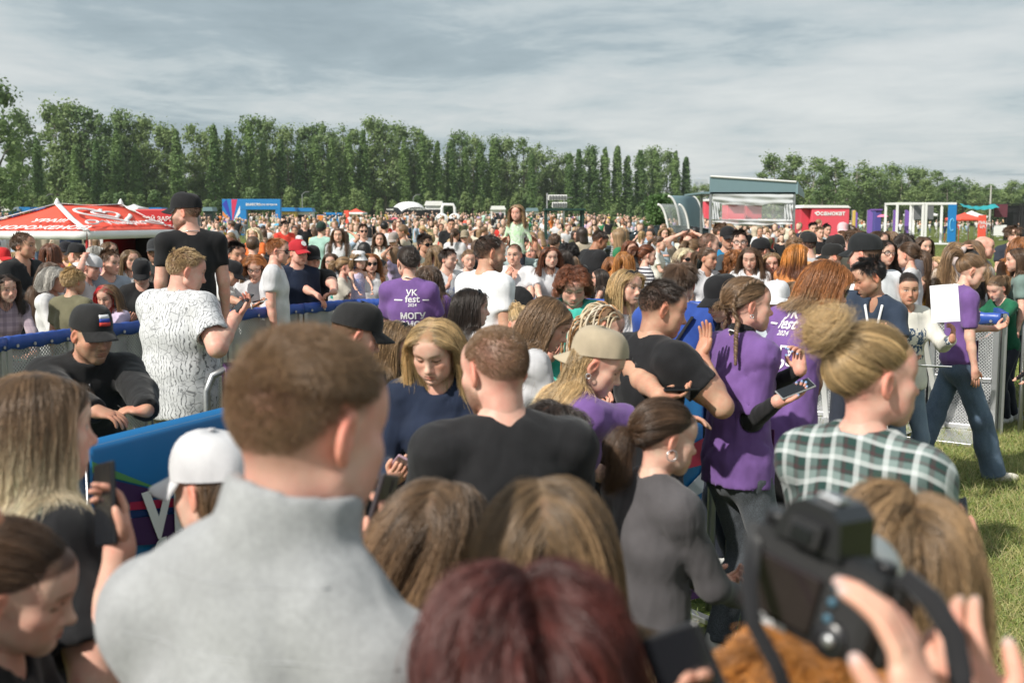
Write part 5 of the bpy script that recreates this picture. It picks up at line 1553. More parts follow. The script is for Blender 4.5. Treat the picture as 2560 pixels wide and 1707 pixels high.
# blue gate with bursting rays
x0 = P3(556, 498, 92.); x1 = P3(702, 500, 92.); xm = P3(601, 498, 92.); zg = ground_z(x0.x, 92.)
g = root('blue_gate', (xm.x, 92., zg), 'bright blue gate with a burst of coloured rays on its left panel', 'gate'); H = x0.z - zg
MB().bbox((x0.x / 2 - xm.x / 2, 0, H / 2), (xm.x - x0.x, .25, H), .02).build('panel', SKYB, g)
cx, cz = (x0.x - xm.x) * .45, H * .34
RAYC = [plain('ray ' + n_, c, .5, var=.03) for n_, c in (('violet', (.17, .03, .22)), ('lime', (.28, .55, .12)), ('white', (.8, .8, .8)), ('crimson', (.6, .03, .10)), ('deep blue', (.03, .05, .4)), ('orange', (.75, .25, .05)))]
for k in range(14):
    a0 = k / 14 * 6.283; a1 = a0 + .25; pts = []
    def edge(a):
        dx, dz = math.cos(a), math.sin(a); t = 9.
        hw = (xm.x - x0.x) / 2 - .02; mx_ = (x0.x - xm.x) / 2
        if dx > 1e-6: t = min(t, (mx_ + hw - cx) / dx)
        if dx < -1e-6: t = min(t, (mx_ - hw - cx) / dx)
        if dz > 1e-6: t = min(t, (H - .02 - cz) / dz)
        if dz < -1e-6: t = min(t, (.02 - cz) / dz)
        return (cx + dx * t, cz + dz * t)
    MB().prism([(cx, cz), edge(a0), edge(a1)], (0, -.129 - .001 * (k % 3), 0), (1, 0, 0), (0, 0, 1), (0, -.004, 0)).build('ray', RAYC[k % 6], g)
wr = x1.x - xm.x
MB().bbox((wr / 2 + .01, 0, H - .42), (wr, .5, .84), .02).build('lintel', SKYB, g); MB().bbox((.25, 0, (H - .85) / 2), (.5, .5, H - .86), .02).build('post', SKYB, g); MB().bbox((wr - .2, 0, (H - .85) / 2), (.4, .5, H - .86), .02).build('post', SKYB, g)
label_on('lettering', 'вместе', (wr * .33, -.26, H - .52), (1, 0, 0), (0, 0, 1), .34, WVIN, g, .02); label_on('lettering', 'место встречи', (wr * .68, -.26, H - .5), (1, 0, 0), (0, 0, 1), .22, WVIN, g, .02)

# rows of small stalls far along the belt
for i, (px, w_, tp, dd, m1, m2) in enumerate([(10, 44, 517, 128, SKYB, WHITE), (58, 40, 518, 130, YEL, SKYB), (105, 36, 519, 131, WHITE, SKYB), (390, 34, 519, 134, YEL, SKYB), (470, 26, 519, 134, TEAL, TEAL), (520, 24, 518, 134, DGREEN, TEAL), (718, 40, 519, 138, YEL, SKYB), (760, 42, 520, 140, WHITE, SKYB), (1085, 44, 503, 165, WHITE, WHITE), (1245, 36, 515, 152, WHITE, WHITE), (1330, 30, 520, 150, WHITE, TEAL)]):
    a = P3(px, tp, dd); zg = ground_z(a.x, dd); W_ = w_ / FPX * dd; H = max(1.8, a.z - zg)
    s = root('market_stall', (a.x, dd, zg), ['blue and white stall at the far left edge', 'yellow stall with blue awning next to the first blue one', 'white stall with blue awning left of the ice cream tent peak', 'yellow stall seen behind the red board', 'teal stall right of the red board', 'dark green stall left of the blue gate', 'yellow stall just right of the blue gate', 'white stall with blue awning right of the blue gate', 'long white marquee behind the dome tent', 'white marquee left of the girl in green', 'white tent behind the green booth'][i], 'stall')
    MB().bbox((0, .8, H * .4), (W_, 1.6, H * .8), .03).build('wall', m1, s); MB().prism([(-W_ * .55, H * .8), (W_ * .55, H * .8), (W_ * .45, H), (-W_ * .45, H)], (0, -.3, 0), (1, 0, 0), (0, 0, 1), (0, 2.2, 0)).build('awning', m2, s); MB().bbox((0, -.02, H * .45), (W_ * .8, .06, H * .35)).build('painted_opening', BLACK, s)  # each opening is a flat black panel painted for the shaded inside

# blue food truck and red tent near the dome
t_ = root('food_truck', (P3(825, 530, 120).x, 120, ground_z(-19, 120)), 'blue and orange food truck left of the small red tent', 'truck'); t_.scale = (.5, .5, .72)
MB().bbox((0, 0, 1.15), (5.4, 2, 1.8), .12).build('body', SKYB, t_); MB().bbox((-1.9, -1.02, 1.3), (1.4, .06, 1.4), .02).build('side_panel', RAYC[5], t_); MB().prism([(-1, 2.05), (2.6, 2.05), (2.8, 2.35), (-.9, 2.4)], (0, -1.6, 0), (1, 0, 0), (0, 0, 1), (0, 1.8, 0)).build('awning', SKYB, t_)
for sx in (-1.7, 1.7):
    for sy in (-.9, .9): MB().lathe([(.01, -.1), (.36, -.1), (.38, 0), (.36, .1), (.01, .1)], 14, (sx, sy, .38), Matrix.Rotation(math.pi / 2, 3, 'X')).build('wheel', BLACK, t_)
def simple_tent(px0, px1, eave, peak, d, cols, label, depth=3., vb=.25):
    a, b_ = P3(px0, eave, d), P3(px1, eave, d); zg = ground_z(a.x, d)
    cs = [a, b_, b_ + Vector((0, depth, 0)), a + Vector((0, depth, 0))]; pk = (a + b_) / 2 + Vector((0, depth / 2, 0)); pk.z = P3(px0, peak, d).z
    return canopy('canopy_tent', cs, [pk - Vector((.05, 0, 0)), pk + Vector((.05, 0, 0))], zg, cols, label, True, vb)
simple_tent(863, 908, 531, 521, 112, [RED, RED, RED, RED, WVIN], 'small red canopy tent left of the black and white dome')
o, W_, H = kiosk_box('red_banner_stand', 860, 872, 526, 111, .2, RED, 'narrow red banner stand beside the small red tent', 'sign'); MB().bbox((0, -.1, .3), (W_ * 1.2, .5, .1)).build('foot', STEEL, o)
simple_tent(300, 345, 519, 510, 70, [WVIN], 'white peaked tent poking up behind the ice cream tent', 2.)
simple_tent(2285, 2345, 535, 522, 110, [WVIN], 'white peaked tent behind the white goal frames', 3.)
simple_tent(2398, 2460, 545, 531, 92, [RED, RED, RED, RED, RED], 'red canopy tent at the right end of the white frames')
simple_tent(2420, 2470, 540, 526, 104, [WVIN], 'white peaked tent behind the red canopy on the right')
# dome tent of black and white cloth
d = 165.; dm = P3(1022, 545, d); zg = ground_z(dm.x, d); R0 = 52 / FPX * d; top = P3(1022, 504, d).z - zg
dome = root('dome_tent', (dm.x, d, zg), 'large dome tent with white top and black arched openings', 'tent')
V = []; F = []; nn = 24; rw = 8
for i in range(rw + 1):
    a = i / rw * math.pi / 2
    for k in range(nn):
        w_ = 6.283 * k / nn; V.append((R0 * math.cos(a) ** .8 * math.cos(w_), R0 * math.cos(a) ** .8 * math.sin(w_), top * math.sin(a)))
for i in range(rw):
    for k in range(nn): F.append((i * nn + k, i * nn + (k + 1) % nn, (i + 1) * nn + (k + 1) % nn, (i + 1) * nn + k))
MB().add(V, F).build('canopy', WVIN, dome, True)
for a, s_ in ((-1.15, 1.), (-2.35, .62)):
    pts = [(math.cos(t) * 2.9 * s_, math.sin(t) * top * .74) for t in np.linspace(0, math.pi, 14)]
    ctr = Vector((R0 * .80 * math.cos(a), R0 * .80 * math.sin(a), 0)); tx = Vector((-math.sin(a), math.cos(a), 0)); nv = Vector((math.cos(a), math.sin(a), 0))
    MB().prism(pts, ctr, tx, (0, 0, 1), nv * 1.).build('arch_panel', BLACK, dome)
    pts2 = [(x * .68, z * .62) for x, z in pts]; MB().prism(pts2, ctr + nv * 1.01, tx, (0, 0, 1), nv * .02).build('painted_doorway', plain('dim interior', (.03, .022, .02), .9), dome)  # flat sheet on the arch, painted as the dark inside
    label_on('lettering', 'Фестиваль', ctr + nv * 1.02 + Vector((0, 0, top * .60)), tx, (0, 0, 1), .5 * s_, WVIN, dome, .02)
# white inflatable
d = 108.; c = P3(1121, 548, d); zg = ground_z(c.x, d)
inf = root('inflatable', (c.x, d, zg), 'white inflatable shaped like two drums joined by a handle', 'inflatable')
for sx, lb in ((-.62, ''), (.62, '')): MB().lathe([(.01, -.5), (.5, -.5), (.62, -.35), (.66, 0), (.62, .35), (.5, .5), (.01, .5)], 20, (sx, 0, 1.05), Matrix.Rotation(math.pi / 2, 3, 'X')).build('drum', WVIN, inf, True)
MB().tube([(-.62, 0, 1.5), (-.6, 0, 2.2), (-.45, 0, 2.5), (.45, 0, 2.5), (.6, 0, 2.2), (.62, 0, 1.5)], .14, 10).build('handle', WVIN, inf, True)
MB().box((0, 0, .2), (1.8, 1, .4)).build('base', GREY, inf)

def umbrella(px, py, wpx, d, col, label):
    c = P3(px, py, d); R0 = wpx / 2 / FPX * d; zg = ground_z(c.x, d); u = root('umbrella', (c.x, d, zg), label, 'umbrella')
    mb = MB(); prof = [(R0 * math.sin(a) / math.sin(1.1), (math.cos(a) - math.cos(1.1)) * R0 * .75) for a in np.linspace(0.02, 1.1, 7)]
    mb.lathe(prof, 8, (0, 0, c.z - zg - R0 * .3)); mb.f = mb.f[:-2]; o = mb.build('canopy', col, u, True); o.modifiers.new('thickness', 'SOLIDIFY').thickness = .006
    MB().tube([(0, 0, c.z - zg + R0 * .12), (0, 0, .9)], .012, 6).build('pole', STEEL, u)
umbrella(935, 552, 27, 56, plain('white umbrella', (.7, .7, .7), .6), 'white umbrella held up in the crowd left of the dome')
umbrella(972, 552, 44, 54, BLACK, 'black umbrella held up in front of the dome tent'); umbrella(986, 545, 29, 60, plain('pink umbrella', (.7, .16, .2), .6), 'pink umbrella behind the black one')
umbrella(697, 560, 26, 44, plain('light blue umbrella', (.08, .38, .6), .6), 'light blue umbrella behind the man in red shirt'); umbrella(14, 562, 70, 27, PURP, 'violet parasol at the left edge beside the ice cream tent')
umbrella(2207, 538, 30, 95, plain('rose parasol', (.75, .2, .35), .6), 'rose parasol right of the coral kiosk'); umbrella(1165, 553, 30, 64, RED, 'red parasol in the crowd right of the inflatable')

# dark green booth with lamp sign
d = 36.; a, b_ = P3(1366, 527, d), P3(1458, 528, d); bt = root('green_booth', ((a.x + b_.x) / 2, d, ground_z(a.x, d)), 'dark green open booth of thin posts with a strip sign on its roof', 'booth'); zg = bt.location.z; hw = (b_.x - a.x) / 2; H = a.z - zg
for sx in (-hw, hw):
    for sy in (0, 1.2): MB().bbox((sx, sy, H / 2), (.07, .07, H), .008).build('post', DGREEN, bt)
MB().bbox((0, .6, H + .035), (hw * 2.25, 1.5, .07), .01).build('roof', DGREEN, bt); MB().bbox((.05, -.2, .62), (hw * 3., .35, 1.1), .02).build('counter', DGREEN, bt); MB().bbox((-hw * .9, -.45, .5), (.5, .3, .9), .02).build('bin_box', DGREEN, bt)
for k, (zz_, w_) in enumerate(((.36, .62), (.13, .5))):
    sg = MB().bbox((-hw + .35 + .06 * k, -.05, H + zz_ + .05), (w_ * .95, .08, .17), .01).build('sign_board', WHITE, bt)
    for q in range(6): MB().bbox((-hw + .35 + .06 * k - w_ * .38 + q * w_ * .15, -.1, H + zz_ + .05), (w_ * .11, .04, .12), .01).build('letter_block', GREY, sg)
MB().tube([(-hw + .02, 0, H), (-hw + .02, 0, H + .55)], .025, 6).build('sign_post', STEEL, bt)

# dark estate car, door open
d = 39.; cpos = P3(1640, 600, d)
car = root('parked_car', (cpos.x, d + .9, 0), 'dark grey green parked car with its front door open among the crowd', 'car', None, math.radians(-14))
CARP = plain('dark green car paint', (.020, .032, .034), .22, .35, var=.04, coat=.8); CGL = plain('car glass', (.02, .03, .035), .05, var=.02); RUB = plain('tyre rubber', (.015, .015, .015), .8)
def loft(secs):
    V = []; F = []; n = len(secs[0][1])
    for x, s in secs: V += [(x, y, z) for y, z in s]
    for i in range(len(secs) - 1):
        for k in range(n): F.append((i * n + k, i * n + (k + 1) % n, (i + 1) * n + (k + 1) % n, (i + 1) * n + k))
    F += [tuple(range(n - 1, -1, -1)), tuple((len(secs) - 1) * n + k for k in range(n))]
    return V, F
def sec(w, z0, z1, r=.12): return [(-w, z0), (-w, z1 - r), (-w + r * .6, z1 - r * .2), (0, z1), (w - r * .6, z1 - r * .2), (w, z1 - r), (w, z0)]
V, F = loft([(-2.3, sec(.7, .45, .72)), (-2.2, sec(.86, .32, .86)), (-1.6, sec(.9, .26, .98)), (-.9, sec(.92, .26, 1.04)), (.6, sec(.92, .26, 1.06)), (1.7, sec(.92, .26, 1.08)), (2.2, sec(.88, .32, 1.05)), (2.32, sec(.8, .45, .9))])
MB().add(V, F).build('body', CARP, car, True)
V, F = loft([(-1.15, sec(.80, .98, 1.06, .03)), (-.45, sec(.70, .98, 1.60)), (.2, sec(.69, .98, 1.68)), (1.3, sec(.69, .98, 1.66)), (1.95, sec(.68, .98, 1.55)), (2.2, sec(.76, .98, 1.1, .03))])
MB().add(V, F).build('cabin', CGL, car, True)
V, F = loft([(-.5, sec(.60, 1.585, 1.625, .02)), (.2, sec(.62, 1.66, 1.705, .02)), (1.3, sec(.62, 1.64, 1.685, .02)), (1.98, sec(.6, 1.53, 1.575, .02))]); MB().add(V, F).build('roof', CARP, car, True)
for sy in (-.72, .72):
    for x0_, x1_ in ((.35, .25), (1.3, 1.25)): MB().tube([(x0_, sy * 1.14, 1.05), (x1_, sy * .985, 1.62)], .035, 6).build('pillar', CARP, car)
for sx in (-1.45, 1.45):
    for sy in (-.86, .86):
        wl = MB().lathe([(.2, -.1), (.34, -.1), (.36, -.06), (.36, .06), (.34, .1), (.2, .1)], 20, (sx, sy, .35), Matrix.Rotation(math.pi / 2, 3, 'X')).build('wheel', RUB, car, True)
        MB().lathe([(.01, -.08), (.2, -.09), (.21, 0), (.2, .09), (.01, .08)], 12, (sx, sy, .35), Matrix.Rotation(math.pi / 2, 3, 'X')).build('rim', STEEL, wl, True)
for sy in (-.6, .6): MB().bbox((-2.24, sy, .72), (.1, .36, .13), .03).build('headlight', WHITE, car)
dm_ = Matrix.Rotation(math.radians(58), 3, 'Z')
dor = MB().bbox(Vector((-.85, -.93, .65)) + dm_ @ Vector((.5, 0, 0)), (1., .07, .75), .03, M=dm_).build('door', CARP, car)
MB().bbox(Vector((-.85, -.93, 1.25)) + dm_ @ Vector((.5, .04, 0)), (.85, .03, .45), .01, M=dm_).build('door_window', CGL, dor)

# curved arch shells and the leafy pillar
def arch(px0, wd, top, d, ext, mat, label):
    a = P3(px0, top, d); H = a.z; ex_ = Vector(ext)
    o = root('curved_arch', (a.x, d, 0), label, 'arch'); n = 18
    prof = [(wd * math.sin(t), H * math.cos(t) ** .62) for t in np.linspace(0, math.pi / 2 * .992, n)]
    V = []; F = []
    for x_, z_ in prof:
        for dx, dz in ((0, 0), (-.04, -.04)): V += [(x_ + dx, 0, z_ + dz), (x_ + dx + ex_.x, ex_.y, z_ + dz)]
    for i in range(n - 1):
        q = i * 4; F += [(q, q + 4, q + 5, q + 1), (q + 2, q + 3, q + 7, q + 6), (q, q + 2, q + 6, q + 4), (q + 1, q + 5, q + 7, q + 3)]
    MB().add(V, F).build('shell', mat, o, True)
    for t_ in (-.01, 1.01): MB().tube([(x_ - .02 + ex_.x * t_, ex_.y * t_, z_ - .02) for x_, z_ in prof], .045, 6).build('rim', WHITE, o, True)
    return o
ar = arch(1672, .50, 489, 41., (.95, .7, 0), TEAL, 'teal curved arch shell standing right of the leafy pillar')
GLS = plain('clear vinyl', (.75, .8, .82), .12, var=.02, alpha=.28)
arch(1646, .42, 510, 38., (.74, .4, 0), GLS, 'clear arch shell with white rims in front of the teal one')
pl = root('topiary_pillar', (P3(1642, 520, 41.).x, 41.5, 0), 'leafy green climbing plant pillar left of the teal arch', 'plant'); r = np.random.default_rng(5); n = 2600
zt = P3(1642, 486, 41.).z; cz = r.random(n); V, Q = leaf_cards(np.stack([r.normal(size=n) * .19 * (.7 + .5 * np.sin(cz * 9) ** 2) + .28 * np.maximum(cz - .7, 0) * 2, r.normal(size=n) * .22, .5 + cz * (zt - .5)], 1), .13, r)
link('foliage', np_mesh('foliage', V, Q, False, [LEAF_P]), pl); MB().tube([(0, 0, 0), (.02, 0, zt * .9)], .05, 6).build('stem', BARK, pl); MB().lathe([(.22, 0), (.28, .5), (.25, .5), (.01, .45)], 14).build('pot', GREY, pl)

# grey teal kiosk with clear curtains
d = 36.; A, B = P3(1776, 441, d), P3(1990, 455, d + .0); zg = 0.; kx = A.x; W_ = B.x - A.x
ki = root('teal_kiosk', (kx, d, 0), 'grey teal kiosk with a slanting fascia and clear plastic curtains', 'kiosk')
zA, zB = A.z, P3(1990, 455, d).z; zb = P3(1800, 485, d).z
MB().prism([(0, zb), (W_, zb), (W_, zB), (0, zA)], (0, 0, 0), (1, 0, 0), (0, 0, 1), (0, .12, 0)).build('fascia', TEAL, ki)
MB().prism([(0, zb), (2.2, zb - .1), (2.2, zB - .3), (0, zB)], (W_ + .003, .0, 0), (.35, 1, 0), (0, 0, 1), (.06, -.02, 0)).build('side_fascia', TEAL, ki)
MB().tube([(0, -.02, zA), (W_, -.02, zB)], .035, 6).build('top_rail', WHITE, ki)
for x_ in (.03, W_ - .03): MB().bbox((x_, .06, zb / 2), (.08, .08, zb - .01), .01).build('post', STEEL, ki)
for x_ in (.1, W_ + .5): MB().bbox((x_, 2.2, zb / 2), (.08, .08, zb), .01).build('post', STEEL, ki)
VIN = plain('milky vinyl sheet', (.62, .64, .66), .18, var=.1, scale=1.5, alpha=.86); VCL = plain('clear vinyl window', (.75, .78, .8), .1, var=.1, alpha=.26)
def sheet(x0, x1, z0, z1, y, mat, name, n=24, amp=.04):
    V = []; F = []
    for i in range(9):
        for k in range(n + 1):
            u, v = k / n, i / 8; V.append((x0 + (x1 - x0) * u, y + amp * math.sin(u * 19 + v * 5) * (1 - v * .6) + amp * .6 * math.sin(v * 11 + u * 4), z0 + (z1 - z0) * v - .07 * math.sin(u * math.pi) * (1 - v)))
    for i in range(8):
        for k in range(n): F.append((i * (n + 1) + k, i * (n + 1) + k + 1, (i + 1) * (n + 1) + k + 1, (i + 1) * (n + 1) + k))
    return MB().add(V, F).build(name, mat, ki, True)
z1 = P3(1800, 507, d).z; z2 = P3(1800, 548, d).z; z3 = P3(1800, 560, d).z
sheet(.08, W_ - .08, z1, zb - .01, -.02, VIN, 'curtain'); sheet(.08, W_ - .08, z3, z2, -.04, VIN, 'curtain', amp=.06); sheet(.08, .30, z2, z1, -.02, VIN, 'curtain'); sheet(W_ - .35, W_ - .08, z2, z1, -.02, VIN, 'curtain'); sheet(.3, W_ - .35, z2 - .04, z1 + .02, .02, VCL, 'curtain_window', amp=.015)
MB().bbox((W_ * .45, 1.8, zb + .03), (W_ * 1.1, 3.6, .06)).build('roof', TEAL, ki)

# coral kiosk
o, W_, H = kiosk_box('coral_kiosk', 2030, 2124, 520, 56., 2.4, PINK, 'coral pink delivery kiosk with white roof and lettering самокат')
MB().bbox((-W_ / 2 - .22, 1.4, H / 2), (.44, 2., H), .03).build('side_wall', plain('shaded coral panel', (.60, .055, .085), .45, var=.04), o); MB().prism([(-W_ / 2 - .5, 0), (W_ / 2 + .05, 0), (W_ / 2 - .1, .12), (-W_ / 2 - .4, .14)], (0, -.06, H + .003), (1, 0, 0), (0, 0, 1), (0, 2.6, 0)).build('roof', WHITE, o)  # recessed side wall: its shade is put into a deeper coral
lx = P3(2081, 541, 56.).x - o.location.x; lz = P3(2081, 541, 56.).z
label_on('lettering', 'самокат', (lx, -.01, lz), (1, 0, 0), (0, 0, 1), .30, WVIN, o, .035)
lg = MB(); lg.prism([(math.cos(a) * .11, math.sin(a) * .11) for a in np.linspace(0, 6.1, 16)], (lx - .72, -.012, lz + .09), (1, 0, 0), (0, 0, 1), (0, -.01, 0)); lg.prism([(math.cos(a) * .045, math.sin(a) * .045) for a in np.linspace(0, 6.1, 10)], (lx - .84, -.013, lz + .11), (1, 0, 0), (0, 0, 1), (0, -.01, 0)); lg.build('emblem', WVIN, o)
hb_ = MB(); hb_.prism([(math.cos(a) * .045, math.sin(a) * .045) for a in np.linspace(0, 6.1, 10)], (lx - .72, -.025, lz + .09), (1, 0, 0), (0, 0, 1), (0, -.008, 0)); hb_.build('emblem_dot', PINK, o)
# pink booths seen through the curtains
for px0, px1, tp, dd, m, lb in ((1818, 1862, 512, 66., PINK, 'left pink booth seen through the clear kiosk curtain'), (1866, 1905, 514, 68., plain('crimson booth', (.5, .035, .06), .5), 'darker pink booth behind the kiosk curtain'), (1762, 1780, 504, 62., PINK, 'pink and white booth between the arch and the teal kiosk')):
    o, W_, H = kiosk_box('pink_booth', px0, px1, tp, dd, 1.6, m, lb); MB().bbox((0, .5, H + .06), (W_ * 1.08, 1.8, .12), .03).build('roof', WHITE, o); MB().bbox((0, -.04, H * .3), (W_ * .9, .08, H * .55), .02).build('front_panel', WHITE, o)

# white goal frames with banners
d = 84.
for k, (p0, p1) in enumerate(((2241, 2311), (2313, 2391))):
    a, b_ = P3(p0, 512, d), P3(p1, 512, d); fr = root('white_frame', ((a.x + b_.x) / 2, d, 0), ['left white cube frame standing on the meadow', 'right white cube frame with grey and blue banners'][k], 'frame'); hw = (b_.x - a.x) / 2; H = a.z
    for sx in (-hw + .08, hw - .08):
        for sy in (0, 2.6): MB().bbox((sx, sy, H / 2), (.16, .16, H), .015).build('post', WHITE, fr)
    for sy in (0, 2.6): MB().bbox((0, sy, H + .083), (hw * 2, .16, .16), .015).build('beam', WHITE, fr)
    for sx in (-hw + .08, hw - .08): MB().bbox((sx, 1.3, H + .083), (.155, 2.42, .155), .01).build('beam', WHITE, fr)
    MB().bbox((0, 1.3, .04), (hw * 2 + .1, 2.9, .08), .02).build('floor_plate', WHITE, fr)
    if k:
        MB().bbox((-.35, 2.45, H - .55), (1.5, .04, 1.05)).build('banner', GREY, fr); bb = MB().bbox((.83, -.1, H / 2 + .1), (.62, .04, H - .2)).build('banner', SKYB, fr)
        MB().tube([(.83 + .16 * math.cos(t), -.125, H / 2 + .45 * math.sin(t)) for t in np.linspace(.6, 5.4, 12)], .05, 6).build('figure_print', plain('pale blue print', (.12, .45, .75), .5), bb)
a = P3(2456, 538, 90.); o = root('red_banner_stand', (a.x, 90, 0), 'tall red banner stand right of the red canopy', 'sign'); MB().bbox((0, 0, a.z / 2), (.6, .15, a.z), .01).build('panel', RED, o); MB().bbox((0, 0, .05), (.7, .5, .1)).build('foot', STEEL, o)
label_on('lettering', 'ПИЦ\nЦА', (0, -.09, a.z * .68), (1, 0, 0), (0, 0, 1), .3, WVIN, o, .03)
# truss gate with teal drape
tr = root('truss_gate', (P3(2440, 510, 98.).x, 98, 0), 'dark truss gate with a teal drape and crimson panels at the right edge', 'gate'); ox = tr.location.x
def X_(px): return P3(px, 510, 98.).x - ox
zt = P3(2440, 511, 98.).z
for px in (2394, 2486, 2518, 2556):
    for dy in (0, .4): MB().tube([(X_(px), dy, 0), (X_(px), dy, zt + .1)], .04, 6).build('truss_post', BLACK, tr)
for dy in (0, .4): MB().tube([(X_(2394), dy, zt), (X_(2600), dy, zt)], .04, 6).build('truss_beam', BLACK, tr)
V = []; F = []
for k in range(25):
    u = k / 24; x_ = X_(2396) + (X_(2484) - X_(2396)) * u
    for q in range(4): V.append((x_, -.3 - .3 * q, zt + .05 - .22 * math.sin(u * math.pi) - .1 * q + .03 * math.sin(u * 30)))
for k in range(24):
    for q in range(3): F.append((k * 4 + q, k * 4 + q + 1, k * 4 + q + 5, k * 4 + q + 4))
MB().add(V, F).build('drape', plain('teal drape', (.02, .30, .33), .7, var=.2), tr, True)
MB().bbox(((X_(2486) + X_(2518)) / 2, -.1, zt - .55), (X_(2518) - X_(2486), .05, 1.1)).build('banner', plain('dark crimson banner', (.12, .03, .045), .7, var=.4, scale=2.), tr); MB().bbox(((X_(2486) + X_(2518)) / 2, -.1, .9), (X_(2518) - X_(2486), .05, .9)).build('banner', WVIN, tr); MB().bbox(((X_(2520) + X_(2600)) / 2, .6, zt / 2), (X_(2600) - X_(2520), .05, zt * .95)).build('black_screen', BLACK, tr)
a = P3(2572, 497, 88.); o = root('balloon', (a.x + .3, 88., 0), 'pale blue round balloon at the right edge above the field', 'balloon'); MB().lathe([(.02, -.62), (.35, -.5), (.6, -.1), (.58, .2), (.36, .5), (.02, .62)], 16, (0, 0, a.z)).build('envelope', plain('pale blue balloon', (.3, .5, .65), .35), o, True); MB().tube([(0, 0, a.z - .6), (0, 0, .0)], .01, 5).build('string', WHITE, o)
# purple flags and kiosks between coral kiosk and frames
for i, px in enumerate((2130, 2168, 2233, 2262)):
    a = P3(px, 525, 88.); o = root('feather_flag', (a.x, 88, 0), ['violet feather flag next to the coral kiosk', 'violet feather flag right of the yellow stand', 'violet feather flag left of the white frames', 'violet flag inside the left white frame'][i], 'flag')
    MB().tube([(0, 0, 0), (0, 0, a.z)], .02, 6).build('pole', STEEL, o); MB().prism([(0, .6), (.42, .8), (.45, a.z - .25), (.2, a.z), (0, a.z)], (0, 0, 0), (1, 0, 0), (0, 0, 1), (0, .015, 0)).build('flag_cloth', PURP, o)
o, W_, H = kiosk_box('yellow_stand', 2134, 2140, 526, 80, .3, YEL, 'narrow ochre stand right of the coral kiosk', 'sign'); MB().bbox((0, .1, .1), (.5, .5, .2)).build('foot', STEEL, o)
o, W_, H = kiosk_box('blue_booth', 2188, 2204, 526, 96, 1.2, plain('indigo panel', (.08, .07, .3), .5), 'indigo booth beside the rose parasol'); MB().bbox((0, .6, H + .05), (W_ * 1.2, 1.5, .1)).build('roof', PURP, o)
# lamp posts and power pole
LP = [(46, 462, 165), (113, 486, 168), (755, 480, 178), (1033, 487, 180), (1410, 494, 150)]
for i, (px, tp, d) in enumerate(LP):
    a = P3(px, tp, d); zg = ground_z(a.x, d); o = root('street_lamp', (a.x, d, zg), ['grey street lamp before the trees at the far left', 'shorter street lamp behind the ice cream tent', 'street lamp above the stalls right of the blue gate', 'street lamp over the white marquee', 'small street lamp above the green booth'][i], 'street lamp')
    H = a.z - zg; MB().tube([(0, 0, 0), (0, 0, H - .4), (.5, 0, H)], [.09, .06, .05], 7).build('pole', STEEL, o); MB().bbox((.8, 0, H), (.7, .25, .12), .03).build('lamp_head', GREY, o)
a = P3(2478, 464, 230); o = root('power_pole', (a.x, 230, 0), 'concrete power pole against the trees on the right', 'pole'); MB().tube([(0, 0, 0), (0, 0, a.z)], [.22, .14], 8).build('pole', plain('pale concrete', (.45, .44, .42), .8), o); MB().bbox((0, 0, a.z - .6), (1.8, .12, .12)).build('crossarm', STEEL, o)

# ------------------------------------------------------------------ barriers
def perf_mat():
    m, nt, b = nodemat('perforated aluminium'); L = nt.links.new
    tc = N(nt, 'ShaderNodeTexCoord'); v = N(nt, 'ShaderNodeTexVoronoi', Scale=48.); v.inputs['Randomness'].default_value = 0.
    mp = N(nt, 'ShaderNodeMapping'); mp.inputs['Scale'].default_value = (1, .001, 1); mp.inputs['Rotation'].default_value = (0, R_(45), 0); L(tc.outputs['Object'], mp.inputs[0]); L(mp.outputs[0], v.inputs[0])
    lt = N(nt, 'ShaderNodeMath', operation='GREATER_THAN'); L(v.outputs['Distance'], lt.inputs[0]); lt.inputs[1].default_value = .30; L(lt.outputs[0], b.inputs['Alpha'])
    nz = N(nt, 'ShaderNodeTexNoise', Scale=5., Detail=5.); L(tc.outputs['Object'], nz.inputs[0]); r = N(nt, 'ShaderNodeValToRGB'); L(nz.outputs[0], r.inputs[0])
    r.color_ramp.elements[0].position = .3; r.color_ramp.elements[0].color = (.30, .31, .32, 1); r.color_ramp.elements[1].position = .75; r.color_ramp.elements[1].color = (.62, .63, .64, 1)
    L(r.outputs[0], b.inputs['Base Color']); b.inputs['Metallic'].default_value = .6; b.inputs['Roughness'].default_value = .5
    return m


PERF = perf_mat()


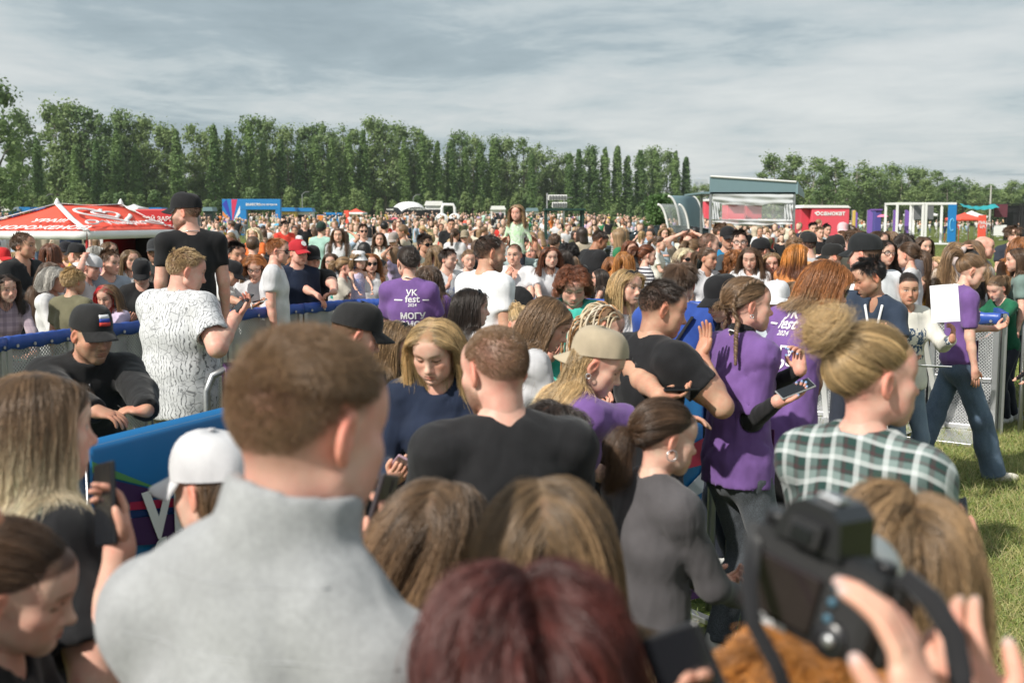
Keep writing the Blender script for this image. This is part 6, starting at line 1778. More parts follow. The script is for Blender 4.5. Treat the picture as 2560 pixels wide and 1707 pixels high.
def stage_barrier(a, b_, label, cover=True, hgt=1.1, flip=1):
    """one stage barrier panel from a to b_ (ground points): frame, perforated sheet, vinyl over the top, brace, tread plate"""
    a, b_ = Vector((*a, 0)), Vector((*b_, 0)); L = (b_ - a).length; rz = math.atan2(b_.y - a.y, b_.x - a.x)
    o = root('stage_barrier', (a + b_) / 2, label, 'barrier', 'stage barriers with blue covers', rz); h = L / 2
    for sx in (-h + .03, h - .03): MB().bbox((sx, 0, hgt / 2), (.05, .05, hgt), .006).build('upright', STEEL, o)
    for z in (.06, hgt - .025): MB().bbox((0, 0, z), (L - .115, .05, .05), .006).build('rail', STEEL, o)
    MB().bbox((0, -.004, .5), (L - .115, .03, .04), .005).build('rail', STEEL, o)
    MB().box((0, .0, hgt / 2), (L - .1, .004, hgt - .1)).build('perforated_sheet', PERF, o)
    for sx in (-h * .5, h * .5): MB().bbox((sx, flip * .33, .46), (.05, .03, 1.12), .005, M=Matrix.Rotation(flip * R_(-33), 3, 'X')).build('brace', WHITE, o)
    MB().bbox((0, flip * .36, .02), (L - .02, .66, .03), .005).build('tread_plate', STEEL, o)
    if cover:
        V = []; F = []; n = 18; cs = [(-.034, -.088), (-.034, -.03), (-.030, .004), (0, .010), (.030, .004), (.034, -.03), (.034, -.088)]
        for i in range(n + 1):
            x_ = -h + L * i / n
            for k, (y_, z_) in enumerate(cs): V.append((x_, y_ + .004 * math.sin(i * 1.9 + k), hgt + z_ + (.008 * math.sin(i * 1.3) if k in (0, 6) else .003 * math.sin(i * 2.1))))
        m = len(cs)
        for i in range(n):
            for k in range(m - 1): F.append((i * m + k, (i + 1) * m + k, (i + 1) * m + k + 1, i * m + k + 1))
        cvr = MB().add(V, F).build('vinyl_cover', BLUE, o, True); cvr.modifiers.new('thickness', 'SOLIDIFY').thickness = .006
        gm = MB().lathe([(.006, -.003), (.013, -.003), (.013, .003), (.006, .003)], 10, (0, 0, 0), Matrix.Rotation(math.pi / 2, 3, 'X')).mesh('grommet', STEEL)
        for i in range(4):
            q = link('grommet', gm, cvr); q.location = (-h + L * (i + .5) / 4, -.046, hgt - .062)
    return o


def top_d(py, hgt=1.1): return FPX * (CAM_H - hgt) / (py - HORIZON)
FB = [(-90, 862), (0, 845), (173, 823), (364, 801), (560, 778), (753, 760), (880, 749), (956, 748), (1100, 748), (1240, 747), (1390, 747), (1540, 749), (1700, 753), (1850, 758), (1960, 763), (2120, 768), (2330, 776), (2510, 785)]
pts = [((px - 1280) / FPX * top_d(py), top_d(py)) for px, py in FB]
FLB = ['under the folded arms of the curly haired woman', 'in front of the woman in olive', 'behind the guard with the flag cap', 'behind the man in the patterned shirt', 'where the boy in black cap leans', 'under the arms of the guard in black', 'right of the guard in black, below the bucket hat child', 'behind the volunteer with the bun', 'behind the man in graphic shirt', 'below the man with hand on chin', 'under the arms of the smiling red haired girl', 'behind the laughing blonde', 'behind the boy in blue', 'behind the plaited volunteer', 'below the white cap', 'behind the white polo man', 'behind the woman holding papers', 'beside the walking volunteer in jeans']
for i in range(len(pts) - 1):
    a, b_ = Vector((*pts[i], 0)), Vector((*pts[i + 1], 0)); dd = (b_ - a).normalized() * .006
    stage_barrier((a + dd)[:2], (b_ - dd)[:2], 'aluminium stage barrier with blue vinyl top ' + FLB[i + (1 if i > 5 else 0) if i < 17 else i][:70], True, 1.1, -1 if i > 12 else 1)
ex = pts[-1]
stage_barrier((ex[0] + .05, ex[1] + .05), (ex[0] + .45, ex[1] + 1.35), 'aluminium stage barrier turning away beyond the walking volunteer')


def banner_barrier(a, b_, label, mats_poly, hgt=1.1, base=None, lettering=None, drop=1.0):
    """crowd barrier of bent steel tube wearing a printed banner; mats_poly = [(material, [(u, v)...])] with u in metres from the left end, v metres above ground"""
    a, b_ = Vector((*a, 0)), Vector((*b_, 0)); L = (b_ - a).length; rz = math.atan2(b_.y - a.y, b_.x - a.x)
    o = root('banner_barrier', (a + b_) / 2, label, 'barrier', None, rz); h = L / 2; r = .12
    MB().tube([(-h, 0, 0), (-h, 0, hgt - r), (-h + r * .3, 0, hgt - r * .3), (-h + r, 0, hgt), (h - r, 0, hgt), (h - r * .3, 0, hgt - r * .3), (h, 0, hgt - r), (h, 0, 0)], .021, 10).build('frame', STEEL, o, True)
    for k in range(int(L / .16)): MB().tube([(-h + .12 + k * .16, 0, .12), (-h + .12 + k * .16, 0, hgt - .02)], .008, 6).build('bar', STEEL, o, True)
    for sx in (-h + .15, h - .15): MB().bbox((sx, 0, .02), (.05, .6, .03), .005).build('foot', STEEL, o)
    e = .1; V = []; F = []; n = 30; cs = [(.034, hgt - drop * .4), (.034, hgt - .01), (.0, hgt + .034), (-.034, hgt - .01), (-.032, hgt - .3), (-.03, hgt - drop)]; m = len(cs)
    for i in range(n + 1):
        x_ = -h + e + (L - 2 * e) * i / n
        for k, (y_, z_) in enumerate(cs): V.append((x_, y_ - (.003 * math.sin(i * .9 + k * 2) + .003 if k > 3 else 0), z_))
    for i in range(n):
        for k in range(m - 1): F.append((i * m + k, i * m + k + 1, (i + 1) * m + k + 1, (i + 1) * m + k))
    bn = MB().add(V, F).build('banner', base, o, True); bn.modifiers.new('thickness', 'SOLIDIFY').thickness = .004
    for i, (mt, poly) in enumerate(mats_poly):
        pc = [(max(e - h, min(h - e, u - h)), max(hgt - drop, min(hgt - .02, v))) for u, v in poly]
        MB().prism(pc, (0, -.0455 - .0012 * i, 0), (1, 0, 0), (0, 0, 1), (0, -.0008, 0)).build('print', mt, bn)
    for body, u, v, s, bo in (lettering or []): label_on('lettering', body, (u - h, -.060, v), (1, 0, 0), (0, 0, 1), s, WVIN, bn, bo, off=.0)
    return o


PB = plain('banner blue', (.010, .155, .40), .42, var=.08, bump=.25, bscale=5.); PG = plain('banner green', (.10, .30, .10), .45, var=.05); PP = plain('banner violet', (.055, .018, .085), .45, var=.06); PR = plain('banner crimson', (.36, .015, .06), .45, var=.05); PD = plain('banner navy', (.008, .03, .13), .45, var=.05); PWt = plain('banner pale', (.40, .44, .50), .45, var=.05); PL_ = plain('banner lime', (.30, .50, .22), .45, var=.04)
NA = (((-160) - 1280) / FPX * 3.4, 3.4); NB = ((135 - 1280) / FPX * 4.02, 4.02); NC = ((640 - 1280) / FPX * 5.12, 5.12); ND = ((1085 - 1280) / FPX * 5.35, 5.35); NE = ((1560 - 1280) / FPX * 5.2, 5.2); NF = ((1790 - 1280) / FPX * 5.52, 5.52); NG = ((1990 - 1280) / FPX * 5.9, 5.9)
def uv_on(a, b_, px, py):
    a3, b3 = Vector((*a, 0)), Vector((*b_, 0)); nn = (b3 - a3).cross(Vector((0, 0, 1))); p = hit(px, py, a3, nn); return ((p - a3).dot((b3 - a3).normalized()), p.z)
def pl_(a, b_, L): return [uv_on(a, b_, x, y) for x, y in L]
banner_barrier(NA, NB, 'blue festival banner barrier end behind the ombre haired woman', [(PP, [(.3, .5), (1.2, .62), (1.2, .45), (.3, .3)]), (PG, [(.2, .66), (1.2, .72), (1.2, .68), (.2, .58)])], 1.1, PB)
q = lambda L: pl_(NB, NC, L)
banner_barrier(NB, NC, 'blue festival banner barrier with green ray and white lettering under the flag cap guard', [
    (PG, q([(178, 1158), (395, 1226), (180, 1186)])), (PP, q([(170, 1196), (396, 1229), (310, 1258), (215, 1275), (165, 1300)])), (PR, q([(300, 1252), (430, 1240), (600, 1225), (600, 1250), (430, 1262), (300, 1272)])),
    (PD, q([(300, 1275), (430, 1264), (430, 1275), (300, 1290)])), (PP, q([(300, 1292), (600, 1262), (600, 1340), (300, 1360)])), (PL_, q([(392, 1226), (600, 1120), (600, 1150)]))],
    1.1, PB, [('VK', .52, .70, .27, .035), ('fest', .57, .51, .25, .035)])
banner_barrier(NC, ND, 'blue festival banner barrier behind the grey sweater boy', [(PP, [(.1, .6), (.75, .5), (.75, .2), (.1, .3)]), (PR, [(.1, .75), (.75, .55), (.75, .5), (.1, .62)])], 1.1, PB)
banner_barrier(ND, NE, 'blue festival banner barrier behind the beige cap girl', [(PL_, [(.1, .8), (.8, .6), (.8, .5), (.1, .7)])], 1.1, PB)
q = lambda L: pl_(NE, NF, L)
banner_barrier(NE, NF, 'blue festival banner barrier with pale and green waves beside the plaited volunteer', [
    (PR, q([(1690, 1120), (1780, 1085), (1780, 1150), (1690, 1170)])), (PWt, q([(1700, 1215), (1735, 1180), (1790, 1150), (1790, 1200), (1740, 1225), (1702, 1245)])), (PG, q([(1715, 1330), (1740, 1290), (1790, 1250), (1790, 1290), (1750, 1330), (1725, 1370)])), (PP, q([(1690, 1400), (1790, 1340), (1790, 1480), (1690, 1500)]))], 1.1, PB)
banner_barrier(NF, NG, 'blue festival banner barrier between the two leaning volunteers', [(PG, [(.1, .5), (.5, .65), (.5, .55), (.1, .4)])], 1.1, PB)
SA = ((508 - 1280) / FPX * 6.35, 6.35); SB = ((800 - 1280) / FPX * 6.7, 6.7)
q = lambda L: pl_(SA, SB, L)
banner_barrier(SA, SB, 'violet and crimson banner barrier with rounded steel end behind the grey sweater boy', [(PB, q([(530, 935), (590, 920), (700, 905), (700, 925), (590, 945), (530, 945)])), (PL_, q([(545, 930), (595, 918), (700, 900), (700, 908), (595, 926)])), (PR, q([(530, 1008), (600, 1010), (700, 1000), (700, 1080), (530, 1080)]))], 1.1, PP)
SC_ = ((1113 - 1280) / FPX * 8.3, 8.3); SD_ = ((1300 - 1280) / FPX * 8.7, 8.7)
banner_barrier(SC_, SD_, 'plain steel crowd barrier with blue cover behind the dark haired woman', [], 1.05, BLUE, None, .3)
TA = (ex[0] + .25, ex[1] + .1); TB = (ex[0] + 1.6, ex[1] - .25)
q = lambda L: pl_(TA, TB, L)
banner_barrier(TA, TB, 'banner barrier with green, pink and tricolour prints at the right edge', [(PL_, q([(2516, 790), (2600, 770), (2600, 840), (2516, 850)])), (plain('hot pink print', (.75, .08, .2), .5), q([(2530, 830), (2600, 800), (2600, 835), (2530, 850)])), (PWt, q([(2516, 858), (2600, 850), (2600, 895), (2516, 890)])), (PB, q([(2516, 892), (2600, 897), (2600, 945), (2516, 925)])), (PR, q([(2516, 930), (2600, 948), (2600, 1000), (2516, 960)]))], 1.1, PD)
# ------------------------------------------------------------------ colours of clothes
BK = (.012, .012, .014); WH = (.62, .62, .64); VP = (.165, .085, .275); NV = (.012, .02, .045); GY = (.20, .21, .22); OL = (.16, .15, .09); BG = (.52, .45, .34)
LAV = (.50, .42, .56); TEA = (.055, .42, .34); BLU = (.03, .075, .33); ORG = (.72, .20, .05); CRM = (.70, .66, .56); PNK = (.70, .35, .42); LTB = (.42, .52, .62); MINT = (.45, .66, .42); RDC = (.55, .03, .03); JN = (.05, .085, .15)
GV, GG, GB, GM = 'volunteers in violet shirts', 'guards in black', 'people along the barriers', 'people strolling on the meadow'


def base(p):
    p = dict(p); p.setdefault('kid', False); p.setdefault('sex', 'f'); p.setdefault('face', 0)
    p.setdefault('hs', 1.22 if p['kid'] else (1.0 if p['sex'] == 'm' else .985)); return p


def reach(p, k, px, py, d, f, n, curl, pole=(.4, -.2, -1)):
    """send a hand of p to the point seen at (px, py), d metres away; f fingers, n palm, both in world axes"""
    b = base(p); j = rig(b)
    capz = .012 if b.get('cap') or b.get('style') in ('short', 'long', 'bob', 'curly', 'fade') else .004
    crown = j['Hc'] + j['Hm'] @ (CS + vec(0, 0, CR[2] + capz)) * b['hs']; crown[2] = max(crown[2], (j['Hc'] + j['Hm'] @ (CS + vec(0, -CR[1] * .7, CR[2] * .72)) * b['hs'])[2])
    W = at(b['px'], b['py'], b['d']); zg = b.get('zg', ground_z(W[0], b['d'])); s = (W[2] - zg) / crown[2]
    Rz = rotz(-R_(b['face'])); loc = np.array([W[0], W[1], zg]) - Rz @ (crown * vec(1, 1, 0)) * s
    t = Rz.T @ (np.array(at(px, py, d)) - loc) / s
    sd = 1 if k == 'r' else -1
    p['arm_' + k] = (tuple(t), tuple(Rz.T @ vec(*f)), tuple(Rz.T @ vec(*n)), curl, (pole[0] * sd, pole[1], pole[2]), 'abs')
    return p


def lanyard(p, z_end=1.16, badge=True, col=(.78, .78, .8), bcol=(.13, .03, .10), spread=.055, cx=0.):
    me = p['shirt'].data; bvh = BVHTree.FromPolygons([v.co.copy() for v in me.vertices], [tuple(q.vertices) for q in me.polygons]); j = p['j']
    def on(x, z):
        h = bvh.ray_cast(Vector((x, 1.5, z)), Vector((0, -1, 0))); return h[0] + Vector((0, .007, 0)) if h[0] is not None else None
    N0 = j['N']; mat = cloth(col)
    for s in (-1, 1):
        pts = [tuple(N0 + j['R'] * 0 - j['F'] * .055 + j['u'] * .055), tuple(N0 + j['R'] * s * .062 + j['u'] * .035 - j['F'] * .01)]
        for t in np.linspace(0.05, 1, 9):
            q = on(N0[0] + s * spread * (1 - t) + cx * t, N0[2] - .02 + (z_end - N0[2] + .02) * t)
            if q is not None: pts.append(tuple(q))
        o = MB().tube(pts, .009, 6, flat=.3).build('lanyard', mat, p['obj'], True)
    q = on(N0[0] + cx, z_end) or Vector((N0[0] + cx, .16, z_end))
    if badge:
        b = MB().bbox(q + Vector((0, .012, -.075)), (.085, .004, .13), .002).build('badge', plain('badge %s' % (bcol,), bcol, .35, var=.05), o)
        MB().box(q + Vector((0, .0155, -.125)), (.07, .001, .022)).build('badge_strip', WHITE, b)
    return o


def wristband(p, k, col):
    if k not in p['grips']: return
    w, f, n, ac = p['grips'][k]; c = w - f * .012; r = .031 if p['sex'] == 'm' else .027
    MB().tube([tuple(c + (ac * math.cos(t) + n * math.sin(t)) * r) for t in np.linspace(0, 6.283, 15)], .0075, 5, False).build('wristband', plain('band %s' % (col,), col, .4), p['obj'], True)


def vk_print(p, back=True, sc=1., cz=1.33, cx=0., front=False):
    Wm = plain('white shirt print', (.74, .72, .76), .7, var=.03)
    T = []
    def add(b, s, dx, dz, bold=.02): T.append((*[x for x in (lambda V, F: ([(v[0] * s, v[1] * s, 0) for v in V], F))(*text_mesh(b, 1., bold))], dx, dz))
    if not front:
        add('VK', .062 * sc, .012, .058 * sc); add('fest', .068 * sc, .018, .012 * sc); add('2024', .030 * sc, .02, -.018 * sc)
        for x0, x1 in ((-.115, -.052), (.086, .13)):
            T.append(([(x0 * sc, 0, 0), (x1 * sc, 0, 0), (x1 * sc, .009 * sc, 0), (x0 * sc, .009 * sc, 0)], [(0, 1, 2, 3)], 0, .022 * sc))
        add('МОГУ', .060 * sc, .02, -.105 * sc, .035); add('ПОМОЧЬ', .060 * sc, .02, -.165 * sc, .035)
    else:
        add('VK', .03 * sc, 0, .05); add('fest', .032 * sc, 0, .027); add('МОГУ', .03 * sc, 0, -.03, .03); add('ПОМОЧЬ', .03 * sc, 0, -.06, .03)
    project_print('print', T, p['shirt'], back, Wm, cz, cx)


def text_print(p, lines, back, cz, col, cx=0.):
    T = []
    for b, s, dz in lines:
        V, F = text_mesh(b, 1., .035); T.append(([(v[0] * s, v[1] * s, 0) for v in V], F, 0, dz))
    project_print('print', T, p['shirt'], back, plain('shirt ink %s' % (col,), col, .7), cz, cx)


def box_braids(p, n=58, L=.42):
    j = p['j']; r = np.random.default_rng(5); U = r.normal(size=(n * 9, 3)); U /= np.linalg.norm(U, axis=1)[:, None]; U = U[scalp_test(U, 'f') > .02]
    keep = []
    for u in U:
        if all(((u - k) ** 2).sum() > .045 for k in keep): keep.append(u)
        if len(keep) >= n: break
    U = np.array(keep); n = len(U); Hm, Hc, hs = j['Hm'], j['Hc'], p['hs']; loc = CS + U * CR; Nn = U / CR; Nn /= np.linalg.norm(Nn, axis=1)[:, None]
    D = np.stack([np.sign(loc[:, 0]) * .45, -1. + 0 * U[:, 0], .1 + 0 * U[:, 0]], 1); D = D - Nn * (D * Nn).sum(1)[:, None]; D += Nn * .15
    pts = march(Hc + (loc @ Hm.T) * hs, D @ Hm.T, np.full(n, L) * (.8 + .3 * r.random(n)), 14, np.interp(np.linspace(0, 1, 14), [0, .2, .4], [.9, .7, .5]), vec(0, 0, -1), colliders(p, j), .006 + .012 * r.random(n), 0., r)
    ms = [plain('fair plait', (.52, .42, .28), .5, var=.3, scale=40.), plain('pale plait', (.62, .54, .42), .5, var=.3, scale=40.), plain('ginger plait', (.36, .19, .08), .5, var=.3, scale=40.)]
    mb = MB()
    for i in range(n):
        q = pts[i]; s = np.linspace(0, 1, 40); c = np.stack([np.interp(s, np.linspace(0, 1, 14), q[:, a]) for a in range(3)], 1); mb.m = i % 7 % 3
        mb.tube(c, list((.0062 + .0016 * np.sin(s * 190)) * np.interp(s, [0, .9, 1], [.8, 1, .4])), 6)
    mb.build('hair', ms, p['obj'], True)


def french_braids(p):
    j = p['j']; Hm, Hc, hs = j['Hm'], j['Hc'], p['hs']; w = lambda v: Hc + Hm @ (CS + nrm(vec(*v)) * (CR + .009)) * hs
    ms = [plain('braid strand fair', (.20, .125, .07), .5, var=.35, scale=60.), plain('braid strand mid', (.14, .085, .05), .5, var=.35, scale=60.), plain('braid strand dark', (.10, .06, .035), .5, var=.35, scale=60.)]
    for s in (-1, 1):
        q = [w((s * .35, .62, .75)), w((s * .55, .2, .9)), w((s * .72, -.25, .65)), w((s * .68, -.62, .15)), w((s * .60, -.72, -.35)), Hc + Hm @ vec(s * .062, -.062, -.085) * hs]
        col = colliders(p, j); tail = march(np.array([q[-1]]), (vec(s * .25, .25, -1))[None], np.array([.22]), 8, .5, vec(0, .05, -1.), col, np.array([.014]))[0]
        link('braid', braid_mesh(np.concatenate([q, tail[1:]]), .0125, None, ms), p['obj'])


def chain_necklace(p, col=(.7, .7, .72)):
    j = p['j']; d = body_dims(p); c = j['N'] + j['u'] * .015; r = d['neck'] + .008
    MB().tube([tuple(c + j['R'] * r * math.cos(t) + j['F'] * r * math.sin(t) - vec(0, 0, .018 * math.sin(t))) for t in np.linspace(0, 6.283, 22)], .003, 5, False).build('necklace', plain('silver chain', col, .25, .8), p['obj'], True)


def hoop(p, s, r=.016):
    M_ = MB().tube([(s * .088, -.012 + r * math.sin(t), -.045 + r * math.cos(t)) for t in np.linspace(0, 6.283, 12)], .0022, 5, False).mesh('earring', plain('silver chain', (.7, .7, .72), .25, .8), True)
    head_child('earring', M_, p['obj'], p['j'], p)


PP_ = {}


def add(key, label, px, py, d, face, sex='f', **k):
    p = dict(label=label, px=px, py=py, d=d, face=face, sex=sex, group=GB); p.update(k)
    for a in p.pop('reach', []): reach(p, *a)
    PP_[key] = person(p); return PP_[key]


K = dict(kid=True)
# ---- foreground
add('boy', 'boy in grey fleece with short light brown hair seen close from behind', 788, 806, 1.45, 22, 'm', hf=38, nod=12, slean=5, collarh=.085, style='fade', jit=.35, hair='light', len=.028, side=.006, fadez=.12, comb=(.35, .85, .1), top='hoodie', collar='stand', muffle=0, tc=(.37, .38, .39), pat='heather', loose=.020, arms='phone', skin='pink', lift=.28, dense=1.7, scalp=.85, bulk=.86, sw=.168, shrug=-.055, group='crowd nearest the lens')
add('redhair', 'person with tousled dark red hair at the bottom centre, closest to the lens', 1318, 1418, 1.14, 0, 'f', hf=-8, style='bob', hair='red', len=.13, vol=.016, curl=.009, pitch=.10, lift=.12, nod=4, top='tee', tc=(.05, .03, .035), dense=1.6, arms='down', reach=[('r', 1850, 1925, 1.08, (-.35, .3, .8), (-.6, -.5, .5), .8)], group='crowd nearest the lens')
add('brownl', 'girl with long straight brown hair left of the lighter haired one, from behind', 1085, 1188, 1.95, 12, hf=20, tilt=-9, gx=-.42, style='long', hair='light', tip='dkblond', root=.5, len=.62, part=.02, vol=.014, clump=.6, top='tee', tc=WH, arms='phone', dense=1.5, ombre=.3, group='crowd nearest the lens')
add('brownr', 'girl with long light brown highlighted hair above the dark red head', 1365, 1180, 1.62, 0, hf=-4, style='long', hair='dkblond', tip='dkblond', len=.55, part=-.01, vol=.012, clump=.6, top='tee', tc=(.2, .12, .1), arms='phone', dense=1.6, ombre=.25, root=.5, group='crowd nearest the lens')
add('ombre', 'woman with brown to platinum ombre hair in black top holding up a phone', 85, 920, 2.2, 45, hf=52, nod=2, style='long', hair='light', tip='platinum', ombre=.26, len=.42, vol=.010, clump=.5, top='tee', tc=BK, sl=.8, loose=.03, bulk=1.1, dense=1.4, reach=[('r', 300, 1370, 2.0, (-.1, .3, 1), (-.6, -.6, .1), .7)], arm_l='down', group='crowd nearest the lens')
add('leftman', 'dark haired young man in white shirt cut by the left edge', -245, 985, 1.45, 55, 'm', hf=72, nod=6, bulk=1.15, sw=.20, style='short', hair='dark', top='tee', tc=WH, arms='phone_low', skin='tan', group='crowd nearest the lens')
add('leftgirl', 'dark haired girl with eyes cast down at the bottom left', 62, 1318, 1.7, 80, hf=84, nod=18, tilt=8, style='pony', hair='brown', tie=(0, -.9, -.1), eyes='down', top='tee', tc=BK, arms='phone_low', group='crowd nearest the lens')
add('whitecap', 'girl in white cap with light brown hair behind the grey sweater boy', 522, 1092, 2.3, 318, hf=300, nod=10, style='long', hair='light', tip='dkblond', len=.40, cap=WH, capyaw=10, top='tee', tc=WH, arms='phone', group='crowd nearest the lens')
add('leopard', 'girl in leopard print top with a phone hidden behind the grey sweater boy', 800, 1150, 2.15, 70, style='bob', hair='dark', top='tee', tc=(.50, .38, .28), pat='leopard', reach=[('r', 945, 1390, 2.0, (.3, .2, 1), (-.9, .3, 0), .7)], arm_l='fold', group='crowd nearest the lens')
add('pony', 'girl with low dark ponytail and hoop earrings in grey sweater', 1672, 1003, 3.05, 60, hf=72, nod=10, style='pony', hair='brown', tie=(-.2, -.93, -.30), len=.22, perk=-.3, thick=.036, vol=.012, top='long', tc=(.085, .08, .085), arms='phone_low', skin='fair', dense=1.5, clump=.5, group='crowd nearest the lens')
hoop(PP_['pony'], 1, .018); hoop(PP_['pony'], -1, .018)
add('kid', 'small dark haired child from behind between the black shirt man and the beige cap girl', 1385, 1003, 3.4, 30, hf=50, nod=6, style='bob', hair='dark', len=.17, part=.01, top='tee', tc=BK, arms='phone', hs=1.15, group='crowd nearest the lens')
add('buzz', 'broad man with shaved fair nape and beard in black shirt from behind', 1232, 808, 2.95, -14, 'm', hf=-36, nod=10, style='fade', len=.012, side=.005, hair='light', scalp=.62, beard=.95, skin='pink', top='tee', tc=(.016, .016, .018), bulk=1.06, arms='phone', dense=1.4, group='crowd nearest the lens', lift=.4, loose=.012)
add('bun', 'woman with messy blonde top bun in green plaid shirt', 2180, 824, 2.62, 48, hf=78, nod=0, style='bun', hair='blond', tip='blond', ombre=.2, tie=(-.10, -.78, .58), bunr=.052, vol=.017, top='long', collar='shirt', tc=(.19, .25, .24), pat='plaid', tc2=(.10, .02, .03), loose=.022, arms='phone', dense=1.6, clump=.62, skin='pink', group='crowd nearest the lens', root=.85)
add('lowhead', 'child with short brown hair low behind the raised camera', 2252, 1210, 1.60, 10, hf=16, style='bob', hair='dkblond', len=.13, part=.02, vol=.012, lift=.1, top='tee', tc=(.05, .1, .1), arms='phone_low', dense=1.5, hs=1.15, clump=.6, group='crowd nearest the lens')
add('curlyg', 'girl with curly ginger hair and pale pink top below the camera', 2000, 1572, 1.34, 40, hf=60, style='curly', hair='orange', len=.24, curl=.014, top='tunic', tc=(.66, .52, .56), arms='down', dense=1.4, group='crowd nearest the lens')
# photographer: body below the frame, hands and camera in it
pg = dict(label='photographer below the frame whose hand raises a black camera', px=2610, py=2380, d=.62, face=-18, sex='f', style='long', hair='brown', top='tee', tc=(.3, .3, .32), group='crowd nearest the lens', skin='fair', nails=(.62, .50, .46), hand=.98, nolegs=False, dense=.4, ua=.33, fa=.31)
reach(pg, 'r', 2300, 1830, .86, (-.14, .22, .95), (-.80, .58, .10), .55, (.6, -.1, -1)); reach(pg, 'l', 2470, 1760, 1.0, (-.30, .25, .9), (.55, .8, -.1), .75, (.6, -.1, -1))
PP_['photog'] = person(pg)
# ---- between the barriers
add('guard', 'guard in black jacket and cap with tricolour patch leaning on the blue banner', 232, 768, 4.85, 150, 'm', hf=128, nod=14, lean=24, beard=.62, style='fade', hair='light', cap=(.016, .016, .017), capyaw=0, top='jacket', collar='stand', muffle=0, tc=(.013, .013, .014), loose=.030, skin='tan', bulk=1.06, group=GG, eyes='open', frown=.5,
    reach=[('r', 318, 1082, 4.32, (.95, -.1, -.2), (-.1, .3, -1), .55, (1, 0, -.6)), ('l', 392, 1072, 4.42, (-.9, -.2, .05), (0, .2, -1), .6, (1, -.2, -.6))])
add('skullman', 'heavy blond man in white shirt with black skull and leaf print', 472, 624, 6.55, 28, 'm', hf=62, nod=14, style='crop', len=.028, side=.016, hair='dkblond', tip='blond', skin='pink', top='tee', pat='floral', tc=(.62, .63, .65), tc2=(.15, .155, .165), bulk=1.28, belly=.04, loose=.026, hemz=.80, sl=.72, bc=(.16, .12, .085), legq=.016, fat=.006, jaw=1.1, lift=.4, hand=1.05, reach=[('r', 588, 792, 6.45, (.5, .5, .6), (-.5, -.5, .7), .7, (.8, -.6, -1))], arm_l='phone')
add('tallguard', 'tall guard in black shirt and cap standing above the crowd with his back turned', 462, 486, 8.2, 335, 'm', hf=276, nod=6, style='fade', hair='brown', scalp=.3, beard=.7, skin='pink', cap=BK, top='tee', tc=BK, bulk=1.02, armb=1.05, arms='down', bc=BK, zg=.36, group=GG, loose=.006, neckb=1.1)
chain_necklace(PP_['tallguard'])
add('armguard', 'guard in black shirt and cap resting both arms on the barrier', 780, 617, 11.75, 165, 'm', hf=150, nod=8, lean=18, style='fade', hair='brown', cap=(.014, .014, .016), top='tee', tc=BK, bulk=1.2, armb=1.15, muscle=1, skin='pink', group=GG, loose=.008, fat=.003, jaw=1.1, reach=[('r', 832, 768, 11.2, (.7, -.3, -.7), (-.3, .2, -.8), .5, (1, -.3, -.3)), ('l', 846, 752, 11.15, (-.8, -.2, -.2), (0, .1, -1), .6, (1, -.3, -.3))])
add('bunvol', 'violet shirt volunteer with dark low bun from behind', 1020, 616, 8.5, 8, hf=-20, style='bun', hair='dark', tie=(0, -.95, -.25), bunr=.034, top='tee', tc=VP, loose=.020, sl=.75, arms='phone', group=GV)
vk_print(PP_['bunvol'], True, 1.05, 1.33, .03); lanyard(PP_['bunvol'], 1.18, False)
add('hairvol', 'violet shirt volunteer with long wavy brown hair right of the low bun', 1072, 660, 9.1, 20, style='long', hair='brown', len=.5, curl=.012, pitch=.12, top='tee', tc=VP, loose=.026, arms='phone', group=GV)
add('beardman', 'bearded man in tight white shirt standing tall inside the barriers', 1226, 586, 8.1, 45, 'm', hf=70, nod=6, style='fade', len=.018, hair='dark', beard=.75, skin='tan', top='tee', tc=(.80, .81, .84), bulk=1.12, armb=1.1, loose=.010, arms='down', group=GB)
add('capman', 'man in a black cap pulled low beyond the grey sweater boy', 908, 765, 4.5, 62, 'm', hf=68, nod=20, style='fade', hair='light', cap=(.018, .018, .019), skin='pink', top='jacket', tc=NV, arms='phone', group=GB)
add('peekgirl', 'light haired girl with sunglasses on her head peeking past the black cap brim', 990, 800, 5.25, 100, nod=6, style='long', hair='dkblond', len=.3, specs=('sun', 'top'), top='jacket', tc=BK, arms='down')
add('blondc', 'blonde girl with long straight hair frowning down at her phone', 1078, 798, 3.95, 190, hf=196, nod=24, style='long', hair='blond', len=.42, part=0., vol=.008, eyes='down', frown=.8, top='jacket', muffle=0, tc=NV, skin='fair', arms='phone', clump=.4)
add('sunwoman', 'dark haired woman with sunglasses on her hair, right of the violet volunteers', 1178, 718, 6.4, 60, hf=84, style='long', hair='dark', len=.42, specs=('sun', 'top'), top='tee', tc=WH, arms='down', skin='fair')
add('hidekid', 'little blonde girl covering her face with her hands', 1305, 772, 7.6, 160, style='pony', hair='blond', tie=(0, -.8, .5), len=.18, nod=18, top='tee', tc=BK, arms='face', **K)
add('tealw', 'stout woman with curly brown hair in teal blouse looking down', 1435, 672, 7.1, 190, hf=176, nod=26, style='curly', hair='auburn', len=.11, vol=.016, eyes='down', top='tunic', tc=TEA, bulk=1.5, fat=.008, jaw=1.1, skin='pink', loose=.03, arms='phone')
add('longdown', 'girl with long brown hair in white shirt looking down to the right', 1400, 743, 4.95, 75, hf=98, nod=30, lean=12, style='long', hair='light', len=.46, eyes='down', vol=.008, clump=.5, top='long', tc=(.52, .52, .54), fold=.009, arms='phone', dense=1.3, part=-.01)
bb_ = add('boxbraid', 'girl with many fair thin plaits behind the beige cap', 1520, 762, 5.3, 75, hf=88, nod=14, style='none', hair='dkblond', top='tee', tc=BK, arms='phone', skin='fair'); box_braids(bb_)
